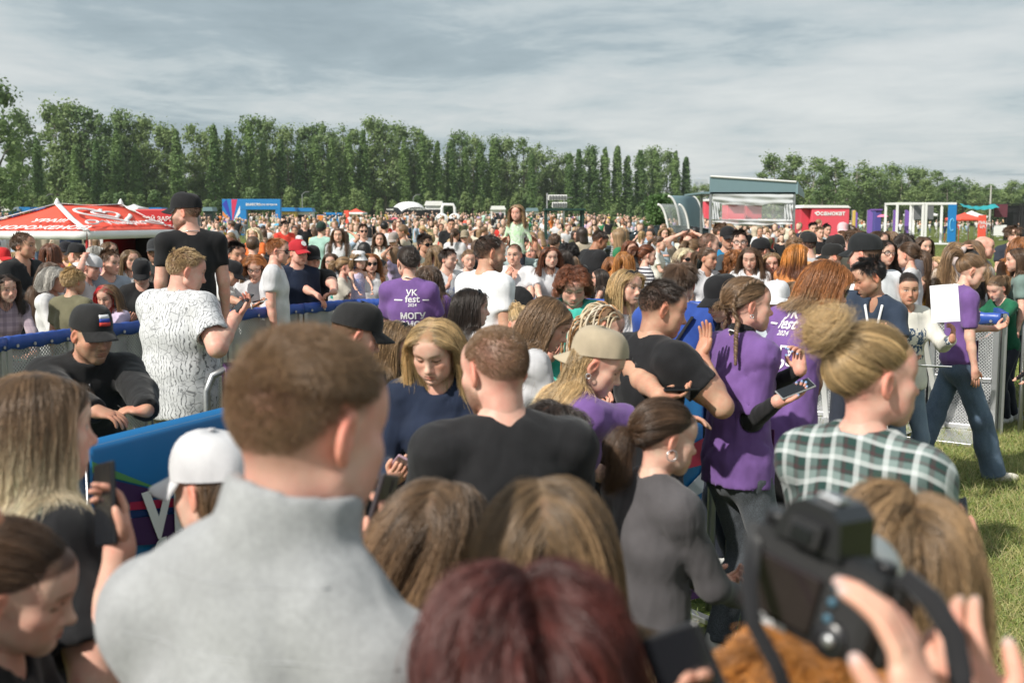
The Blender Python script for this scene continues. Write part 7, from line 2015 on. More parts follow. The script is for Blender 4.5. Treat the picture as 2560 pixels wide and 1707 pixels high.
add('beigecap', 'volunteer girl with long blonde hair and beige cap turned backwards', 1522, 832, 3.95, 70, hf=96, nod=26, lean=14, tilt=4, style='long', hair='blond', tip='platinum', len=.46, vol=.010, cap=(.42, .35, .25), capyaw=168, capnod=-22, eyes='down', top='tee', tc=VP, loose=.024, dense=1.4, sl=.75, group=GV, clump=.55,
    reach=[('r', 1762, 1045, 4.25, (1, .1, -.05), (.1, -.3, -1), .45, (.6, 0, -1))], arm_l='phone_low')
hoop(PP_['beigecap'], 1, .01); lanyard(PP_['beigecap'], 1.0)
add('fademan', 'muscular man with dark fade haircut in black shirt gesturing with one hand', 1668, 700, 4.85, 62, 'm', hf=84, nod=14, style='fade', len=.03, hair='dark', skin='tan', top='tee', tc=BK, bulk=1.12, armb=1.15, muscle=1, loose=.006, comb=(.2, .9, .2), reach=[('r', 1752, 893, 4.75, (.25, .2, .95), (-.75, -.5, .1), .3, (.8, -.3, -1)), ('l', 1650, 990, 4.5, (.9, .2, 0), (0, 0, 1), .6, (.5, 0, -1))])
wristband(PP_['fademan'], 'r', (.7, .65, .7))
add('laugh', 'laughing blonde girl with sunglasses pushed up on her hair', 1570, 672, 7.3, 165, hf=140, tilt=-4, nod=2, style='long', hair='blond', len=.36, part=.0, smile=1., open=1., specs=('sun', 'top'), top='tee', tc=(.7, .68, .72), arms='down', skin='fair')
add('blueboy', 'boy in bright blue shirt with brown bowl haircut and black strap', 1703, 652, 6.4, 20, 'm', hf=20, style='short', len=.075, side=.05, hair='brown', lift=.12, comb=(0, .2, -.3), top='tee', tc=BLU, loose=.03, sl=.75, arms='phone', nod=10)
add('capgirl', 'girl in black cap and long earrings looking down beside the plaited volunteer', 1795, 694, 6.1, 260, hf=245, nod=22, style='pony', hair='brown', tie=(0, -.95, -.1), len=.1, cap=BK, eyes='down', top='tee', tc=BK, arms='phone', skin='pale')
hoop(PP_['capgirl'], -1, .02); hoop(PP_['capgirl'], 1, .02)
add('plait', 'volunteer with two brown plaits and black turtleneck under her violet shirt', 1868, 696, 4.9, 62, hf=82, nod=2, style='pony', hair='light', tie=(0, -.9, -.3), len=.01, thick=.01, vol=.006, clump=.3, under=BK, fold=.008, top='tee', tc=VP, loose=.018, sl=.9, hemz=.83, skin='pink', bulk=1.06, fat=.003, smile=0, bc=(.035, .036, .04), bpat='denim', bc2=(.06, .062, .066), wide=.02, legq=.012, group=GV, nails=(.25, .42, .68), jaw=1.05,
    reach=[('r', 1945, 1003, 4.55, (.75, .1, .28), (-.1, -.35, .9), .55, (.5, -.3, -1)), ('l', 2000, 925, 4.75, (-.1, .1, 1), (-.6, -.5, .1), 1.0, (.3, .5, -1))])
french_braids(PP_['plait']); lanyard(PP_['plait'], 1.08, True, cx=.04); hoop(PP_['plait'], 1, .008)
add('leanvol', 'volunteer with auburn bob and sunglasses leaning over to the right', 2092, 652, 5.7, 55, hf=88, nod=24, lean=26, style='bob', hair='ginger', tip='dkblond', len=.20, vol=.010, specs=('sun', 'eyes'), top='tee', tc=VP, fold=.008, loose=.03, sl=.8, hemz=.78, bc=BK, skin='pink', group=GV, reach=[('r', 2160, 840, 5.6, (.8, .4, .1), (0, 0, 1), .5), ('l', 2120, 860, 5.9, (.8, .4, .1), (0, 0, 1), .5)], clump=.55, dense=1.3)
vk_print(PP_['leanvol'], True, 1.05, 1.36, -.02)
add('navyman', 'dark haired man in navy shirt bending close to the auburn bob volunteer', 2160, 646, 7.25, 200, 'm', hf=262, bulk=.88, sw=.155, nod=22, lean=2, slean=-13, style='short', len=.04, hair='black', beard=.5, skin='tan', top='tee', tc=(.03, .045, .075), collar='polo', arms='phone', eyes='down')
lanyard(PP_['navyman'], 1.15, False)
add('polo', 'broad man in white polo and black cap from behind', 2160, 588, 7.8, 330, 'm', hf=308, nod=8, slean=-9, style='fade', hair='brown', skin='pink', cap=(.014, .016, .018), top='tee', collar='polo', tc=(.78, .79, .82), bulk=1.2, armb=1.1, loose=.014, arms='phone')
add('paperw', 'woman with dark tied hair holding up a white paper sheet', 2270, 684, 7.8, 165, hf=185, nod=4, style='pony', hair='dark', tie=(0, -.95, -.1), len=.25, top='long', tc=(.68, .66, .60), pat='graphic', tc2=(.05, .09, .16), loose=.034, skin='tan', bc=(.12, .17, .22), bpat='denim', reach=[('l', 2380, 850, 7.5, (.15, .1, 1), (-.6, .6, .1), .75, (.5, 0, -1)), ('r', 2255, 905, 7.4, (.8, -.4, .1), (0, 0, 1), .5)])
add('walk', 'volunteer with high ponytail in jeans striding right past the barrier', 2440, 640, 8.35, 88, hf=98, nod=20, style='pony', hair='light', tip='light', tie=(0, -.80, .55), len=.36, perk=.1, thick=.03, vol=.006, top='tee', tc=VP, hemz=.95, loose=.012, sl=.8, bc=(.035, .065, .115), bpat='denim', bc2=(.10, .17, .26), wide=.045, step=.30, stance=.06, legq=.012, sc=(.62, .58, .50), skin='fair', group=GV, arm_r='down', arm_l='phone', dense=1.3)
lanyard(PP_['walk'], 1.10, True); vk_print(PP_['walk'], False, 1.1, 1.27, -.06, front=True)
# ---- along the far barrier, left
add('jacketboy', 'young man with short brown hair in black jacket gazing right', 55, 580, 10.9, 110, 'm', hf=95, nod=0, style='short', len=.03, hair='brown', top='jacket', tc=(.012, .013, .015), skin='tan', bulk=1.08, arms='fold', collar='v')
add('curlyw', 'smiling woman with long curly dark hair in checked shirt leaning on the barrier', 10, 684, 8.75, 140, hf=130, nod=8, tilt=5, lean=22, style='curly', hair='dark', len=.34, smile=.8, top='long', tc=(.42, .34, .38), pat='softplaid', tc2=(.16, .12, .16), arms='rail', bulk=1.08)
add('greyw', 'grey haired woman in white cardigan facing right', 138, 666, 9.6, 95, nod=8, style='bob', hair='grey', len=.10, vol=.016, lift=.2, top='long', tc=(.66, .66, .66), loose=.03, arms='fold', skin='tan', bulk=1.1)
add('olivew', 'woman with cropped blonde hair in olive shirt seen from behind', 183, 668, 9.05, 20, hf=30, style='short', len=.06, side=.045, hair='blond', lift=.2, comb=(0, -.2, -.3), top='tee', tc=(.15, .14, .085), arms='down', skin='tan', bulk=1.08)
add('whitecapl', 'brown haired girl in white backward cap holding her neck', 224, 638, 10.5, 95, hf=92, nod=8, style='pony', hair='light', tie=(0, -.95, -.3), len=.3, cap=WH, capyaw=180, top='tee', tc=(.6, .55, .55), arm_r='head', arm_l='down', skin='pink')
add('greyshirt', 'boy in light grey sports shirt with short brown hair', 272, 625, 10.7, 130, 'm', hf=110, style='short', len=.04, hair='brown', top='tee', tc=(.30, .34, .40), arms='down', frown=.6, skin='fair'); text_print(PP_['greyshirt'], [('PUMA', .09, 0)], False, 1.24, (.02, .02, .02))
add('blondl', 'blonde woman with long hair behind the boy in grey shirt', 326, 622, 12., 150, hf=140, style='long', hair='dkblond', len=.4, top='tee', tc=WH, arms='down', frown=.5)
add('turtleman', 'bearded man in dark cap and black turtleneck below the ice cream tent', 387, 600, 12.6, 178, 'm', beard=.75, style='fade', hair='dark', cap=(.03, .032, .035), top='long', collar='turtle', tc=(.03, .034, .034), bulk=1.15, arms='down', skin='tan')
add('blackcapg', 'girl in black cap and black top bent over her phone', 352, 652, 10.1, 165, nod=30, style='pony', hair='brown', tie=(0, -.95, -.2), len=.2, cap=BK, top='long', tc=(.014, .014, .015), eyes='down', arms='phone')
add('redstreak', 'girl with a bright red streak in her long brown hair', 262, 710, 9.4, 200, hf=190, nod=18, style='long', hair='light', len=.34, streak=(.035, .035, (.62, .02, .03)), eyes='down', top='tee', tc=LAV, arms='rail', hs=1.05)
add('clipkid', 'dark haired girl with a hair clip behind the patterned shirt man', 393, 682, 10.6, 110, style='bob', hair='dark', len=.22, top='tee', tc=(.3, .25, .3), arms='down', hs=1.05)
add('capl', 'man in black cap facing left under the tent edge', 190, 610, 13., 290, 'm', style='fade', hair='light', cap=BK, top='tee', tc=WH, arms='down', skin='fair')
add('silver', 'silver haired woman behind the boy in grey shirt under the tent', 238, 614, 14.2, 60, style='bob', hair='grey', len=.1, top='tee', tc=LAV, arms='down')
add('glassw', 'fair long haired woman in glasses under the tent', 273, 603, 15., 120, style='long', hair='light', len=.36, specs=('sun', 'eyes'), top='tee', tc=PNK, arms='phone')
add('longbrown', 'woman with very long brown hair behind the grey haired woman', 124, 652, 10.3, 10, style='long', hair='brown', len=.5, top='tee', tc=(.25, .2, .2), arms='down')
add('redbackl', 'red haired person from behind near the tent pole', 126, 607, 14., 10, style='long', hair='auburn', len=.3, top='tee', tc=(.35, .08, .05), arms='down')
add('yellowj', 'person in mustard yellow jacket under the tent', 165, 606, 15., 200, 'm', style='short', hair='dark', top='jacket', tc=(.60, .36, .03), arms='down', cap=(.02, .02, .025))
add('redcapl', 'person in bright red cap at the left edge under the tent', 5, 622, 12.5, 120, 'm', style='fade', hair='brown', cap=(.5, .02, .025), top='tee', tc=NV, arms='down')
add('blondll', 'blonde woman between the red cap and the young man in black jacket', 28, 628, 12.8, 30, style='long', hair='blond', len=.3, top='tee', tc=BK, arms='down')
add('asian', 'smiling boy with spiky black hair by the tall guard', 590, 606, 11.4, 165, 'm', hf=140, style='short', len=.04, hair='black', smile=.6, top='tee', tc=WH, skin='tan', arms='down', lift=.6)
add('capboy', 'boy in black cap and white shirt bending over a phone', 590, 655, 10.95, 90, 'm', hf=95, nod=32, lean=14, style='fade', hair='light', cap=BK, top='tee', tc=(.64, .64, .62), loose=.03, sl=.8, skin='tan', reach=[('r', 650, 772, 10.5, (.8, .3, .2), (-.2, -.2, 1), .6)], arm_l='phone')
wristband(PP_['capboy'], 'r', (.8, .8, .8))
add('croptop', 'girl in glasses and white crop top tapping a phone', 634, 638, 11.1, 185, hf=176, nod=30, style='bob', hair='ginger', tip='dkblond', len=.22, specs=('clear', 'eyes'), top='crop', tc=WH, bc=BK, eyes='down', arms='phone', skin='fair')
add('gingerman', 'sunburnt ginger man in white shirt and sunglasses facing right', 693, 594, 11., 85, 'm', style='fade', len=.03, hair='ginger', specs=('sun', 'eyes'), top='tee', tc=WH, skin='pink', arms='down', bulk=1.08)
add('redcap', 'man in red cap with white emblem behind the auburn woman', 744, 602, 11.6, 150, 'm', hf=130, style='fade', hair='light', cap=(.42, .02, .03), top='jacket', tc=NV, skin='pink', arms='down')
add('auburnw', 'auburn haired woman in sunglasses and olive jacket', 742, 638, 12.3, 130, hf=110, style='long', hair='ginger', len=.42, specs=('sun', 'eyes'), top='jacket', tc=(.12, .11, .06), arms='down')
add('gathered', 'woman with fair hair tied back behind the bucket hat child', 862, 644, 12.4, 95, hf=85, style='pony', hair='dkblond', tie=(0, -.9, .1), len=.2, top='tee', tc=(.62, .58, .50), arms='rail', skin='pink')
add('bucket', 'small child in white bucket hat and printed top held up at the barrier', 897, 628, 12.1, 150, hf=140, style='bob', hair='dkblond', len=.12, bucket=WH, top='tank', tc=(.55, .48, .62), pat='graphic', tc2=(.2, .3, .6), arms='rail', zg=.52, hs=1.3, kid=True, bottom='shorts', bc=LAV)
add('greeng', 'girl in glasses with long brown hair in white shirt with green print', 826, 632, 14., 175, style='long', hair='brown', len=.3, specs=('clear', 'eyes'), top='tee', tc=WH, pat='graphic', tc2=(.02, .35, .28), arms='down')
add('sunw2', 'red haired woman in sunglasses behind the bucket hat child', 927, 632, 12.6, 165, style='long', hair='ginger', len=.3, specs=('sun', 'eyes'), top='tee', tc=WH, arms='down', smile=.4)
add('darkgirl', 'dark haired girl in profile next to the red haired woman in sunglasses', 949, 645, 13., 85, style='long', hair='black', len=.3, top='tee', tc=BK, arms='down')
add('graphicman', 'moustached young man in white graphic shirt pointing with his hand', 1120, 621, 12.4, 150, 'm', hf=120, style='short', len=.04, hair='dark', beard=.35, top='tee', tc=WH, pat='graphic', tc2=(.25, .3, .5), arm_r='wave', arm_l='down', skin='pale')
add('sunman', 'man in sunglasses with dark fringe and grey shirt strolling in the meadow crowd', 1062, 587, 15.2, 135, 'm', style='short', len=.06, hair='dark', specs=('sun', 'eyes'), top='tee', tc=(.25, .26, .22), arms='down', skin='tan')
add('blondbk', 'person with long blonde hair from behind right of the sunglasses man', 1090, 610, 14., 15, style='long', hair='dkblond', len=.4, top='tee', tc=WH, arms='down')
add('palew', 'pale woman with tied back hair beside the bearded man', 1172, 625, 13., 165, style='pony', hair='light', tie=(0, -.9, .3), len=.25, top='tee', tc=WH, arms='down')
add('chin', 'boy with shaved head in white shirt resting his chin on his fist', 1286, 610, 12.4, 190, 'm', hf=195, style='buzz', hair='brown', scalp=.7, top='tee', collar='v', tc=WH, frown=.9, bulk=1.08, skin='fair', arm_r='chin', arm_l='fold')
add('smile', 'smiling girl with auburn hair and hoop earrings in white shirt leaning on the barrier', 1376, 615, 12.35, 170, hf=165, style='long', hair='auburn', tip='auburn', len=.27, smile=1., top='tee', tc=WH, arms='rail', lean=10, skin='pale')
hoop(PP_['smile'], 1, .02); hoop(PP_['smile'], -1, .02)
add('carrier', 'man in glasses carrying the girl in pale green on his shoulders', 1292, 588, 13.1, 175, 'm', style='short', hair='brown', specs=('sun', 'eyes'), top='tee', tc=(.40, .5, .5), arm_r='up', arm_l='up', skin='tan')
add('greenkid', 'blonde girl in pale green top riding on a man\'s shoulders', 1292, 510, 12.95, 188, hf=195, style='long', hair='dkblond', len=.26, top='long', tc=MINT, pat='tiedye', tc2=(.62, .72, .60), arms='pocket', zg=.98, kid=True, frown=.8, skin='pink')
add('pinkphone', 'woman holding a pink phone next to the shaved head boy', 1330, 602, 14., 200, style='long', hair='dkblond', len=.32, top='tee', tc=(.55, .6, .62), arms='phone', skin='pink')
add('darkcurl', 'boy with dark curly hair from behind near the green booth', 1422, 606, 13.2, 10, 'm', style='curly', hair='black', len=.08, curl=.012, top='tee', tc=BK, arms='down')
add('brownboy', 'brown haired boy from behind at the booth counter', 1386, 584, 17., 20, 'm', style='short', hair='brown', top='tee', tc=WH, arms='down', skin='tan')
add('sidegirl', 'laughing dark haired girl tucked behind the smiling auburn girl', 1404, 622, 12.6, 260, style='long', hair='dark', len=.25, smile=.9, top='tee', tc=WH, arms='down')
add('bowman', 'tanned man in black shirt bowing his head by the green booth', 1508, 578, 15., 60, 'm', hf=80, nod=26, lean=8, style='fade', hair='dark', skin='brown', top='tee', tc=BK, bulk=1.12, arm_l='hip', arm_r='down')
add('profileg', 'girl with long dark hair in white top turned to the left', 1500, 670, 12.4, 285, hf=280, style='long', hair='dark', len=.36, top='tank', tc=WH, arms='phone', specs=('clear', 'eyes'))
add('aubback', 'auburn haired girl from behind by the dark haired one', 1531, 640, 13.0, 20, style='long', hair='ginger', len=.36, top='tee', tc=(.4, .25, .15), arms='down')
add('aubback2', 'copper haired woman with long hair from behind, further right', 1562, 626, 12.8, 25, style='long', hair='orange', len=.42, top='tee', tc=BK, arms='down')
add('browntop', 'brown head of hair low beside the smiling auburn girl', 1428, 638, 13.1, 15, style='long', hair='light', len=.3, top='tee', tc=(.2, .2, .22), arms='down')
add('stripew', 'woman with auburn ponytail in striped shirt by the parked car', 1618, 614, 12.8, 80, style='pony', hair='auburn', tie=(0, -.85, .3), len=.4, top='tee', tc=WH, pat='stripes', tc2=(.03, .03, .05), arms='phone')
add('redgirl2', 'red haired girl smiling by the open car door', 1576, 600, 16., 160, style='long', hair='auburn', len=.3, smile=.7, top='tee', tc=(.1, .1, .1), arms='fold')
add('platinum', 'platinum haired woman in sunglasses right of the auburn ponytail', 1713, 619, 12.2, 165, hf=150, style='bob', hair='platinum', len=.2, specs=('sun', 'eyes'), top='tee', tc=WH, arms='down')
add('stretch', 'curly haired boy stretching both arms above his head', 1722, 582, 16., 190, 'm', hf=200, style='curly', hair='auburn', len=.07, top='tee', tc=(.16, .14, .11), arms='head', skin='fair')
add('buzzteen', 'teenager with shaved head in dark track jacket', 1772, 583, 12.4, 95, 'm', hf=85, style='buzz', hair='brown', scalp=.7, top='jacket', tc=(.02, .035, .028), arms='down', skin='pale')
add('tiedw', 'woman with brown hair tied back in white shirt facing right', 1770, 620, 12.0, 150, hf=130, style='pony', hair='brown', tie=(0, -.9, .1), len=.25, top='tee', tc=WH, arms='down', skin='tan')
add('longdark', 'pale woman with very long dark brown hair looking down', 1875, 616, 11.6, 195, hf=198, nod=16, style='long', hair='brown', len=.5, top='tee', tc=WH, eyes='down', frown=.5, arms='phone', skin='pale')
add('blondteen', 'blonde girl with freckled face looking at the lens', 1930, 630, 11.8, 190, style='long', hair='dkblond', len=.36, top='tee', tc=WH, arms='down', skin='pink')
add('bobw', 'woman with copper bob in orange shirt facing right', 1994, 608, 11.5, 40, hf=75, style='bob', hair='orange', tip='auburn', len=.22, top='tee', tc=(.62, .24, .08), arms='phone', skin='fair', clump=.5)
add('brimcap', 'person in black cap with brim to the left beside the copper bob', 2078, 612, 11.2, 290, 'm', hf=275, nod=12, style='fade', hair='light', cap=(.016, .016, .016), top='tee', tc=(.3, .28, .25), arms='down')
add('tailback', 'woman with wavy brown ponytail from behind near the white polo man', 2272, 608, 10.9, 300, hf=320, style='pony', hair='brown', tie=(.1, -.95, -.1), len=.32, thick=.036, top='tee', tc=WH, arms='phone')
add('wineback', 'wine red haired girl from behind between polo and ponytail', 2222, 630, 11.3, 10, style='long', hair='auburn', len=.3, top='tee', tc=(.2, .12, .12), arms='down')
add('yellowg', 'girl in yellow turtleneck beside the paper sheet', 2322, 684, 11.3, 270, hf=280, style='long', hair='light', len=.34, top='long', collar='turtle', tc=(.62, .34, .03), arms='down', skin='fair')
add('greenkidr', 'child in green shirt leaning on the barrier with a phone', 2487, 694, 10.7, 250, hf=240, nod=24, lean=14, style='pony', hair='light', tie=(0, -.9, .2), len=.25, top='tee', tc=(.015, .12, .06), arms='rail_out', hs=1.1, eyes='down')
add('pinkkid', 'child in bright pink shirt behind the one in green', 2522, 690, 11.2, 230, style='long', hair='dkblond', len=.3, top='tee', tc=(.68, .06, .18), arms='phone', hs=1.12)
add('tealr', 'brown haired girl in grey green shirt at the right edge', 2545, 618, 10.9, 290, hf=280, style='bob', hair='brown', len=.2, top='tee', tc=(.17, .24, .22), arms='down')
add('armup', 'dark haired woman with her forearm raised over her brow', 2418, 618, 11.0, 300, hf=290, style='long', hair='black', len=.4, top='long', tc=(.6, .5, .48), arm_l='head', arm_r='down')
add('ashw', 'woman with long ash brown hair from behind at the field edge', 2430, 597, 11.5, 10, style='long', hair='light', tip='dkblond', len=.4, top='tee', tc=(.4, .38, .36), arms='down')
add('bald', 'bald man at the edge of the open grass field', 2460, 590, 12.2, 130, 'm', hf=110, style='none', hair='light', scalp=.15, top='tee', tc=(.2, .22, .25), arms='down', skin='pink')
add('wavyr', 'woman with long wavy fair hair left of the ash brown one', 2392, 602, 11.2, 20, style='long', hair='dkblond', len=.42, curl=.012, pitch=.1, top='tee', tc=(.6, .5, .42), arms='down')
add('blondkid', 'small blonde child with bob hair by the field', 2348, 640, 11.6, 250, hf=240, style='bob', hair='blond', len=.16, top='tee', tc=(.35, .35, .38), arms='down', hs=1.1)
add('darktop', 'woman with brown hair in black top standing on the field edge', 2310, 590, 14., 165, style='long', hair='brown', len=.34, top='long', tc=BK, arms='pocket')
add('bowlhead', 'tall brown bowl haircut behind the white polo man', 2140, 570, 11.4, 350, 'm', hf=350, style='short', len=.075, side=.05, hair='brown', lift=.1, comb=(0, .2, -.3), top='tee', tc=(.4, .36, .28), arms='down')
add('brown2', 'brunette girl with loose hair seen over the white polo shoulder', 2198, 575, 13., 150, style='long', hair='brown', len=.3, top='tee', tc=(.5, .45, .4), arms='down')
add('brown3', 'woman with long chestnut hair from behind left of the field', 2226, 575, 13.6, 15, style='long', hair='light', len=.36, top='tee', tc=(.55, .5, .45), arms='down')
add('glassr', 'dark haired woman in glasses behind the brown ponytail', 2212, 598, 11., 160, style='long', hair='dark', len=.3, specs=('clear', 'eyes'), top='tee', tc=BK, arms='down')
add('darkback', 'dark brown head turned away just right of the glasses woman', 2262, 582, 11.6, 15, style='short', len=.07, side=.05, hair='dark', lift=.1, comb=(0, .2, -.3), top='tee', tc=(.1, .1, .12), arms='down')
add('photogirl', 'dark haired teenager raising a phone at the right edge of the field', 2534, 563, 16., 185, style='short', len=.09, side=.07, hair='brown', lift=.15, comb=(.3, .3, -.4), top='tee', tc=(.03, .035, .05), arms='phone', bc=BK)
add('redr', 'copper haired person at the far right edge before the field', 2552, 590, 12.4, 20, style='long', hair='ginger', len=.3, top='tee', tc=(.3, .2, .15), arms='down')
add('glassboy', 'boy in glasses holding a green phone before the teal kiosk', 1850, 575, 12.8, 195, 'm', hf=190, style='short', len=.05, hair='dark', specs=('clear', 'eyes'), top='tee', tc=(.05, .06, .07), arms='phone', skin='pale')
add('capcheek', 'man in black cap with a hand on his cheek', 1820, 569, 14., 170, 'm', style='fade', hair='dark', cap=BK, top='tee', tc=(.02, .2, .4), arm_r='chin', arm_l='down', skin='tan')
add('blacktall', 'young man in black shirt standing by the kiosk curtain', 1802, 558, 18., 120, 'm', style='short', hair='brown', top='tee', tc=BK, arms='fold', skin='fair')
add('capk', 'person in black cap walking past the kiosk post', 1903, 598, 12.0, 60, 'm', style='fade', hair='dark', cap=BK, top='tee', tc=(.3, .3, .3), arms='down')
add('capk2', 'person in black cap with white lettering below the coral kiosk', 2020, 582, 12.8, 340, 'm', style='fade', hair='dark', cap=(.02, .02, .02), top='tee', tc=WH, arms='down')
add('capk3', 'person in plain black cap below the coral kiosk lettering', 2090, 590, 13.6, 110, 'm', style='fade', hair='dark', cap=(.022, .02, .02), top='tee', tc=(.25, .22, .2), arms='down')
add('nikecap', 'small white cap behind the copper bob', 1943, 706, 7.7, 200, 'm', nod=14, style='fade', hair='light', cap=(.74, .75, .78), top='tee', tc=(.4, .45, .5), arms='phone', hs=1.1)
add('lowback', 'long light brown hair from behind below the orange shirt', 1985, 700, 8.2, 15, style='long', hair='light', len=.36, top='tee', tc=(.3, .2, .12), arms='down')
add('pinkcap', 'person in pale pink cap and pink shirt before the coral kiosk', 2107, 558, 20., 200, 'm', style='fade', hair='brown', cap=(.75, .45, .48), top='tee', tc=(.62, .38, .38), arms='down')
add('kneer', 'person in black reaching under the barrier at the right edge', 2600, 850, 9.6, 280, 'm', nod=20, style='short', hair='dark', top='long', tc=BK, arms='rail_out', hs=1.1)
add('bobmid', 'brown haired boy from behind between kiosk and copper bob', 1985, 592, 12.2, 10, 'm', style='short', len=.05, hair='light', top='tee', tc=(.6, .3, .12), arms='down')
add('curlymid', 'woman with curly ginger hair behind the very long haired woman', 1838, 622, 12.1, 30, style='curly', hair='ginger', len=.24, top='tee', tc=WH, arms='down')
add('tailmid', 'girl with brown ponytail before the parked car', 1738, 600, 13., 60, style='pony', hair='light', tie=(0, -.85, .4), len=.3, top='tee', tc=(.5, .5, .5), arms='down')
# ---- in the meadow crowd, walkers with visible figures
add('tealback', 'woman in pale teal shirt with a maroon jacket over her shoulder', 803, 556, 22., 10, style='short', hair='dark', cap=(.02, .04, .03), top='tee', tc=(.35, .55, .48), bc=BK, arms='down', group=GM)
add('whitejkt', 'woman with long brown hair in open white jacket and jeans', 845, 569, 20., 175, style='long', hair='brown', len=.45, top='jacket', muffle=0, tc=WH, bc=JN, bpat='denim', arms='down', group=GM)
add('pumaman', 'man in sunglasses and white shirt with a black cross strap', 908, 560, 22., 165, 'm', style='short', hair='brown', specs=('sun', 'eyes'), top='tee', tc=WH, arms='phone', bc=GY, group=GM)
add('whitedress', 'girl in a long white dress and white blouse', 948, 580, 20., 170, style='long', hair='brown', len=.3, top='tunic', tc=(.72, .7, .64), bottom='dress', bc=(.74, .72, .68), arms='phone', group=GM)
add('lilacw', 'woman in pale lilac shirt and skirt looking down', 982, 583, 20., 200, nod=20, style='bob', hair='brown', len=.2, cap=(.35, .3, .28), top='tee', tc=(.58, .50, .58), bottom='skirt', bc=(.55, .45, .5), arms='down', group=GM)
add('redman', 'man in red orange shirt near the light blue umbrella', 712, 553, 28., 150, 'm', style='short', hair='dark', top='tee', tc=(.70, .06, .04), bc=NV, arms='fold', group=GM)
add('orangew', 'blonde woman in bright orange shirt walking left', 634, 568, 21., 200, style='bob', hair='platinum', len=.16, top='tee', tc=(.75, .16, .04), arms='phone', group=GM)
add('whiteback', 'woman with brown ponytail in white shirt and black skirt', 1138, 572, 22., 15, style='pony', hair='brown', tie=(0, -.9, .2), len=.35, top='tee', tc=WH, bottom='skirt', bc=BK, arms='down', group=GM)
add('tieboy', 'boy in cap, pale shirt and red tie', 1162, 577, 22., 190, 'm', style='fade', hair='brown', cap=(.3, .25, .18), top='tee', tc=(.62, .52, .55), bc=GY, arms='phone', group=GM)
add('blackman', 'broad dark haired man in black shirt standing in the meadow crowd', 1128, 547, 27., 170, 'm', style='fade', hair='dark', top='tee', tc=BK, bulk=1.2, arms='down', group=GM, skin='tan')
add('phoneup', 'blonde woman in white shirt raising a tablet by the parked car', 1605, 578, 24., 20, style='pony', hair='blond', tie=(0, -.9, .2), len=.25, top='tee', tc=WH, arm_r='up', arm_l='up', group=GM)
add('bluedress', 'woman with light hair in pale blue dress by the parked car', 1661, 569, 24., 175, style='bob', hair='dkblond', len=.12, top='tee', tc=LTB, arms='fold', bottom='dress', bc=LTB, group=GM)
add('whitegirl', 'girl in white shirt and grey trousers in front of the pale blue dress', 1650, 592, 19., 110, style='pony', hair='brown', tie=(0, -.9, .2), len=.25, top='tee', tc=(.7, .68, .62), arms='phone', bc=(.3, .32, .33), group=GM, hs=1.08)
add('yellowsk', 'blonde woman in striped top and yellow skirt at the open car door', 1556, 568, 23., 30, style='bob', hair='dkblond', len=.2, top='long', pat='stripes', tc=(.4, .4, .4), tc2=(.04, .04, .05), bottom='skirt', bc=(.65, .48, .05), arms='down', group=GM)
add('whitewalk', 'woman in white top and pale jeans alone on the grass field', 2378, 560, 86., 190, style='bob', hair='brown', len=.15, top='tee', tc=WH, bc=LTB, arms='phone', group=GM)
add('dkboy', 'dark haired boy in grey shirt before the coral kiosk wall', 2033, 556, 26., 180, 'm', style='short', hair='black', top='tee', tc=(.5, .5, .48), bc=GY, arms='phone', group=GM)
add('blkboy', 'boy in black shirt with emblem before the coral kiosk', 2050, 567, 24., 170, 'm', style='fade', hair='light', top='tee', tc=BK, bc=(.1, .1, .1), arms='phone', group=GM)
add('grboy', 'boy in grey blue shirt right of the black shirt boy at the coral kiosk', 2067, 560, 26., 165, 'm', style='short', hair='dark', top='tee', tc=(.35, .4, .42), bc=GY, arms='phone', group=GM)

# ------------------------------------------------------------------ things in hands
for k, hnd, lb, col in (('ombre', 'r', 'black phone held up by the ombre haired woman', (.012, .012, .014)), ('skullman', 'r', 'phone with dark screen held by the patterned shirt man', (.02, .02, .022)), ('plait', 'r', 'phone in a grey checked case held by the plaited volunteer', (.30, .31, .31)), ('fademan', 'l', 'black phone in the hand of the fade haircut man', (.012, .012, .014)),
                        ('capboy', 'r', 'white phone under the black cap boy', (.7, .7, .7)), ('croptop', 'l', 'pale phone tapped by the crop top girl', (.6, .6, .6)), ('blackcapg', 'r', 'dark phone of the girl in black cap', (.02, .02, .02)), ('leopard', 'r', 'phone with dark grey back beside the grey sweater boy', (.06, .05, .055)), ('blondc', 'r', 'phone in a pink lilac case under the frowning blonde', (.45, .30, .38)),
                        ('pinkphone', 'r', 'hot pink phone by the shaved head boy', (.7, .04, .22)), ('curlyw', 'r', 'phone in a teal case in the curly haired woman\'s hands', (.12, .20, .17)), ('glassboy', 'r', 'green phone of the boy in glasses', (.03, .12, .06)), ('bun', 'r', 'phone held low by the plaid shirt woman', (.04, .045, .06)), ('polo', 'r', 'dark glittery phone held by the white polo man', (.05, .03, .06)), ('redhair', 'r', 'black phone low in a hand right of the dark red hair', (.012, .012, .014)), ('profileg', 'l', 'white phone of the girl turned to the left', (.72, .72, .72))):
    phone(PP_[k], hnd, lb, col)
p = PP_['paperw']; w_, f_, n_, ac_ = p['grips']['l']; hp = to_world(p, w_ + f_ * .08)
V = []; F = []
for i in range(9):
    for k in range(7): u, v = k / 6 - .5, i / 8 - .5; V.append((u * .175, u * u * .05 + .004 * math.sin(v * 6), v * .25))
for i in range(8):
    for k in range(6): F.append((i * 7 + k, i * 7 + k + 1, (i + 1) * 7 + k + 1, (i + 1) * 7 + k))
pa = MB().add(V, F).build('paper_sheet', plain('white paper', (.78, .80, .84), .7, var=.03), None, False); pa.modifiers.new('thickness', 'SOLIDIFY').thickness = .0015
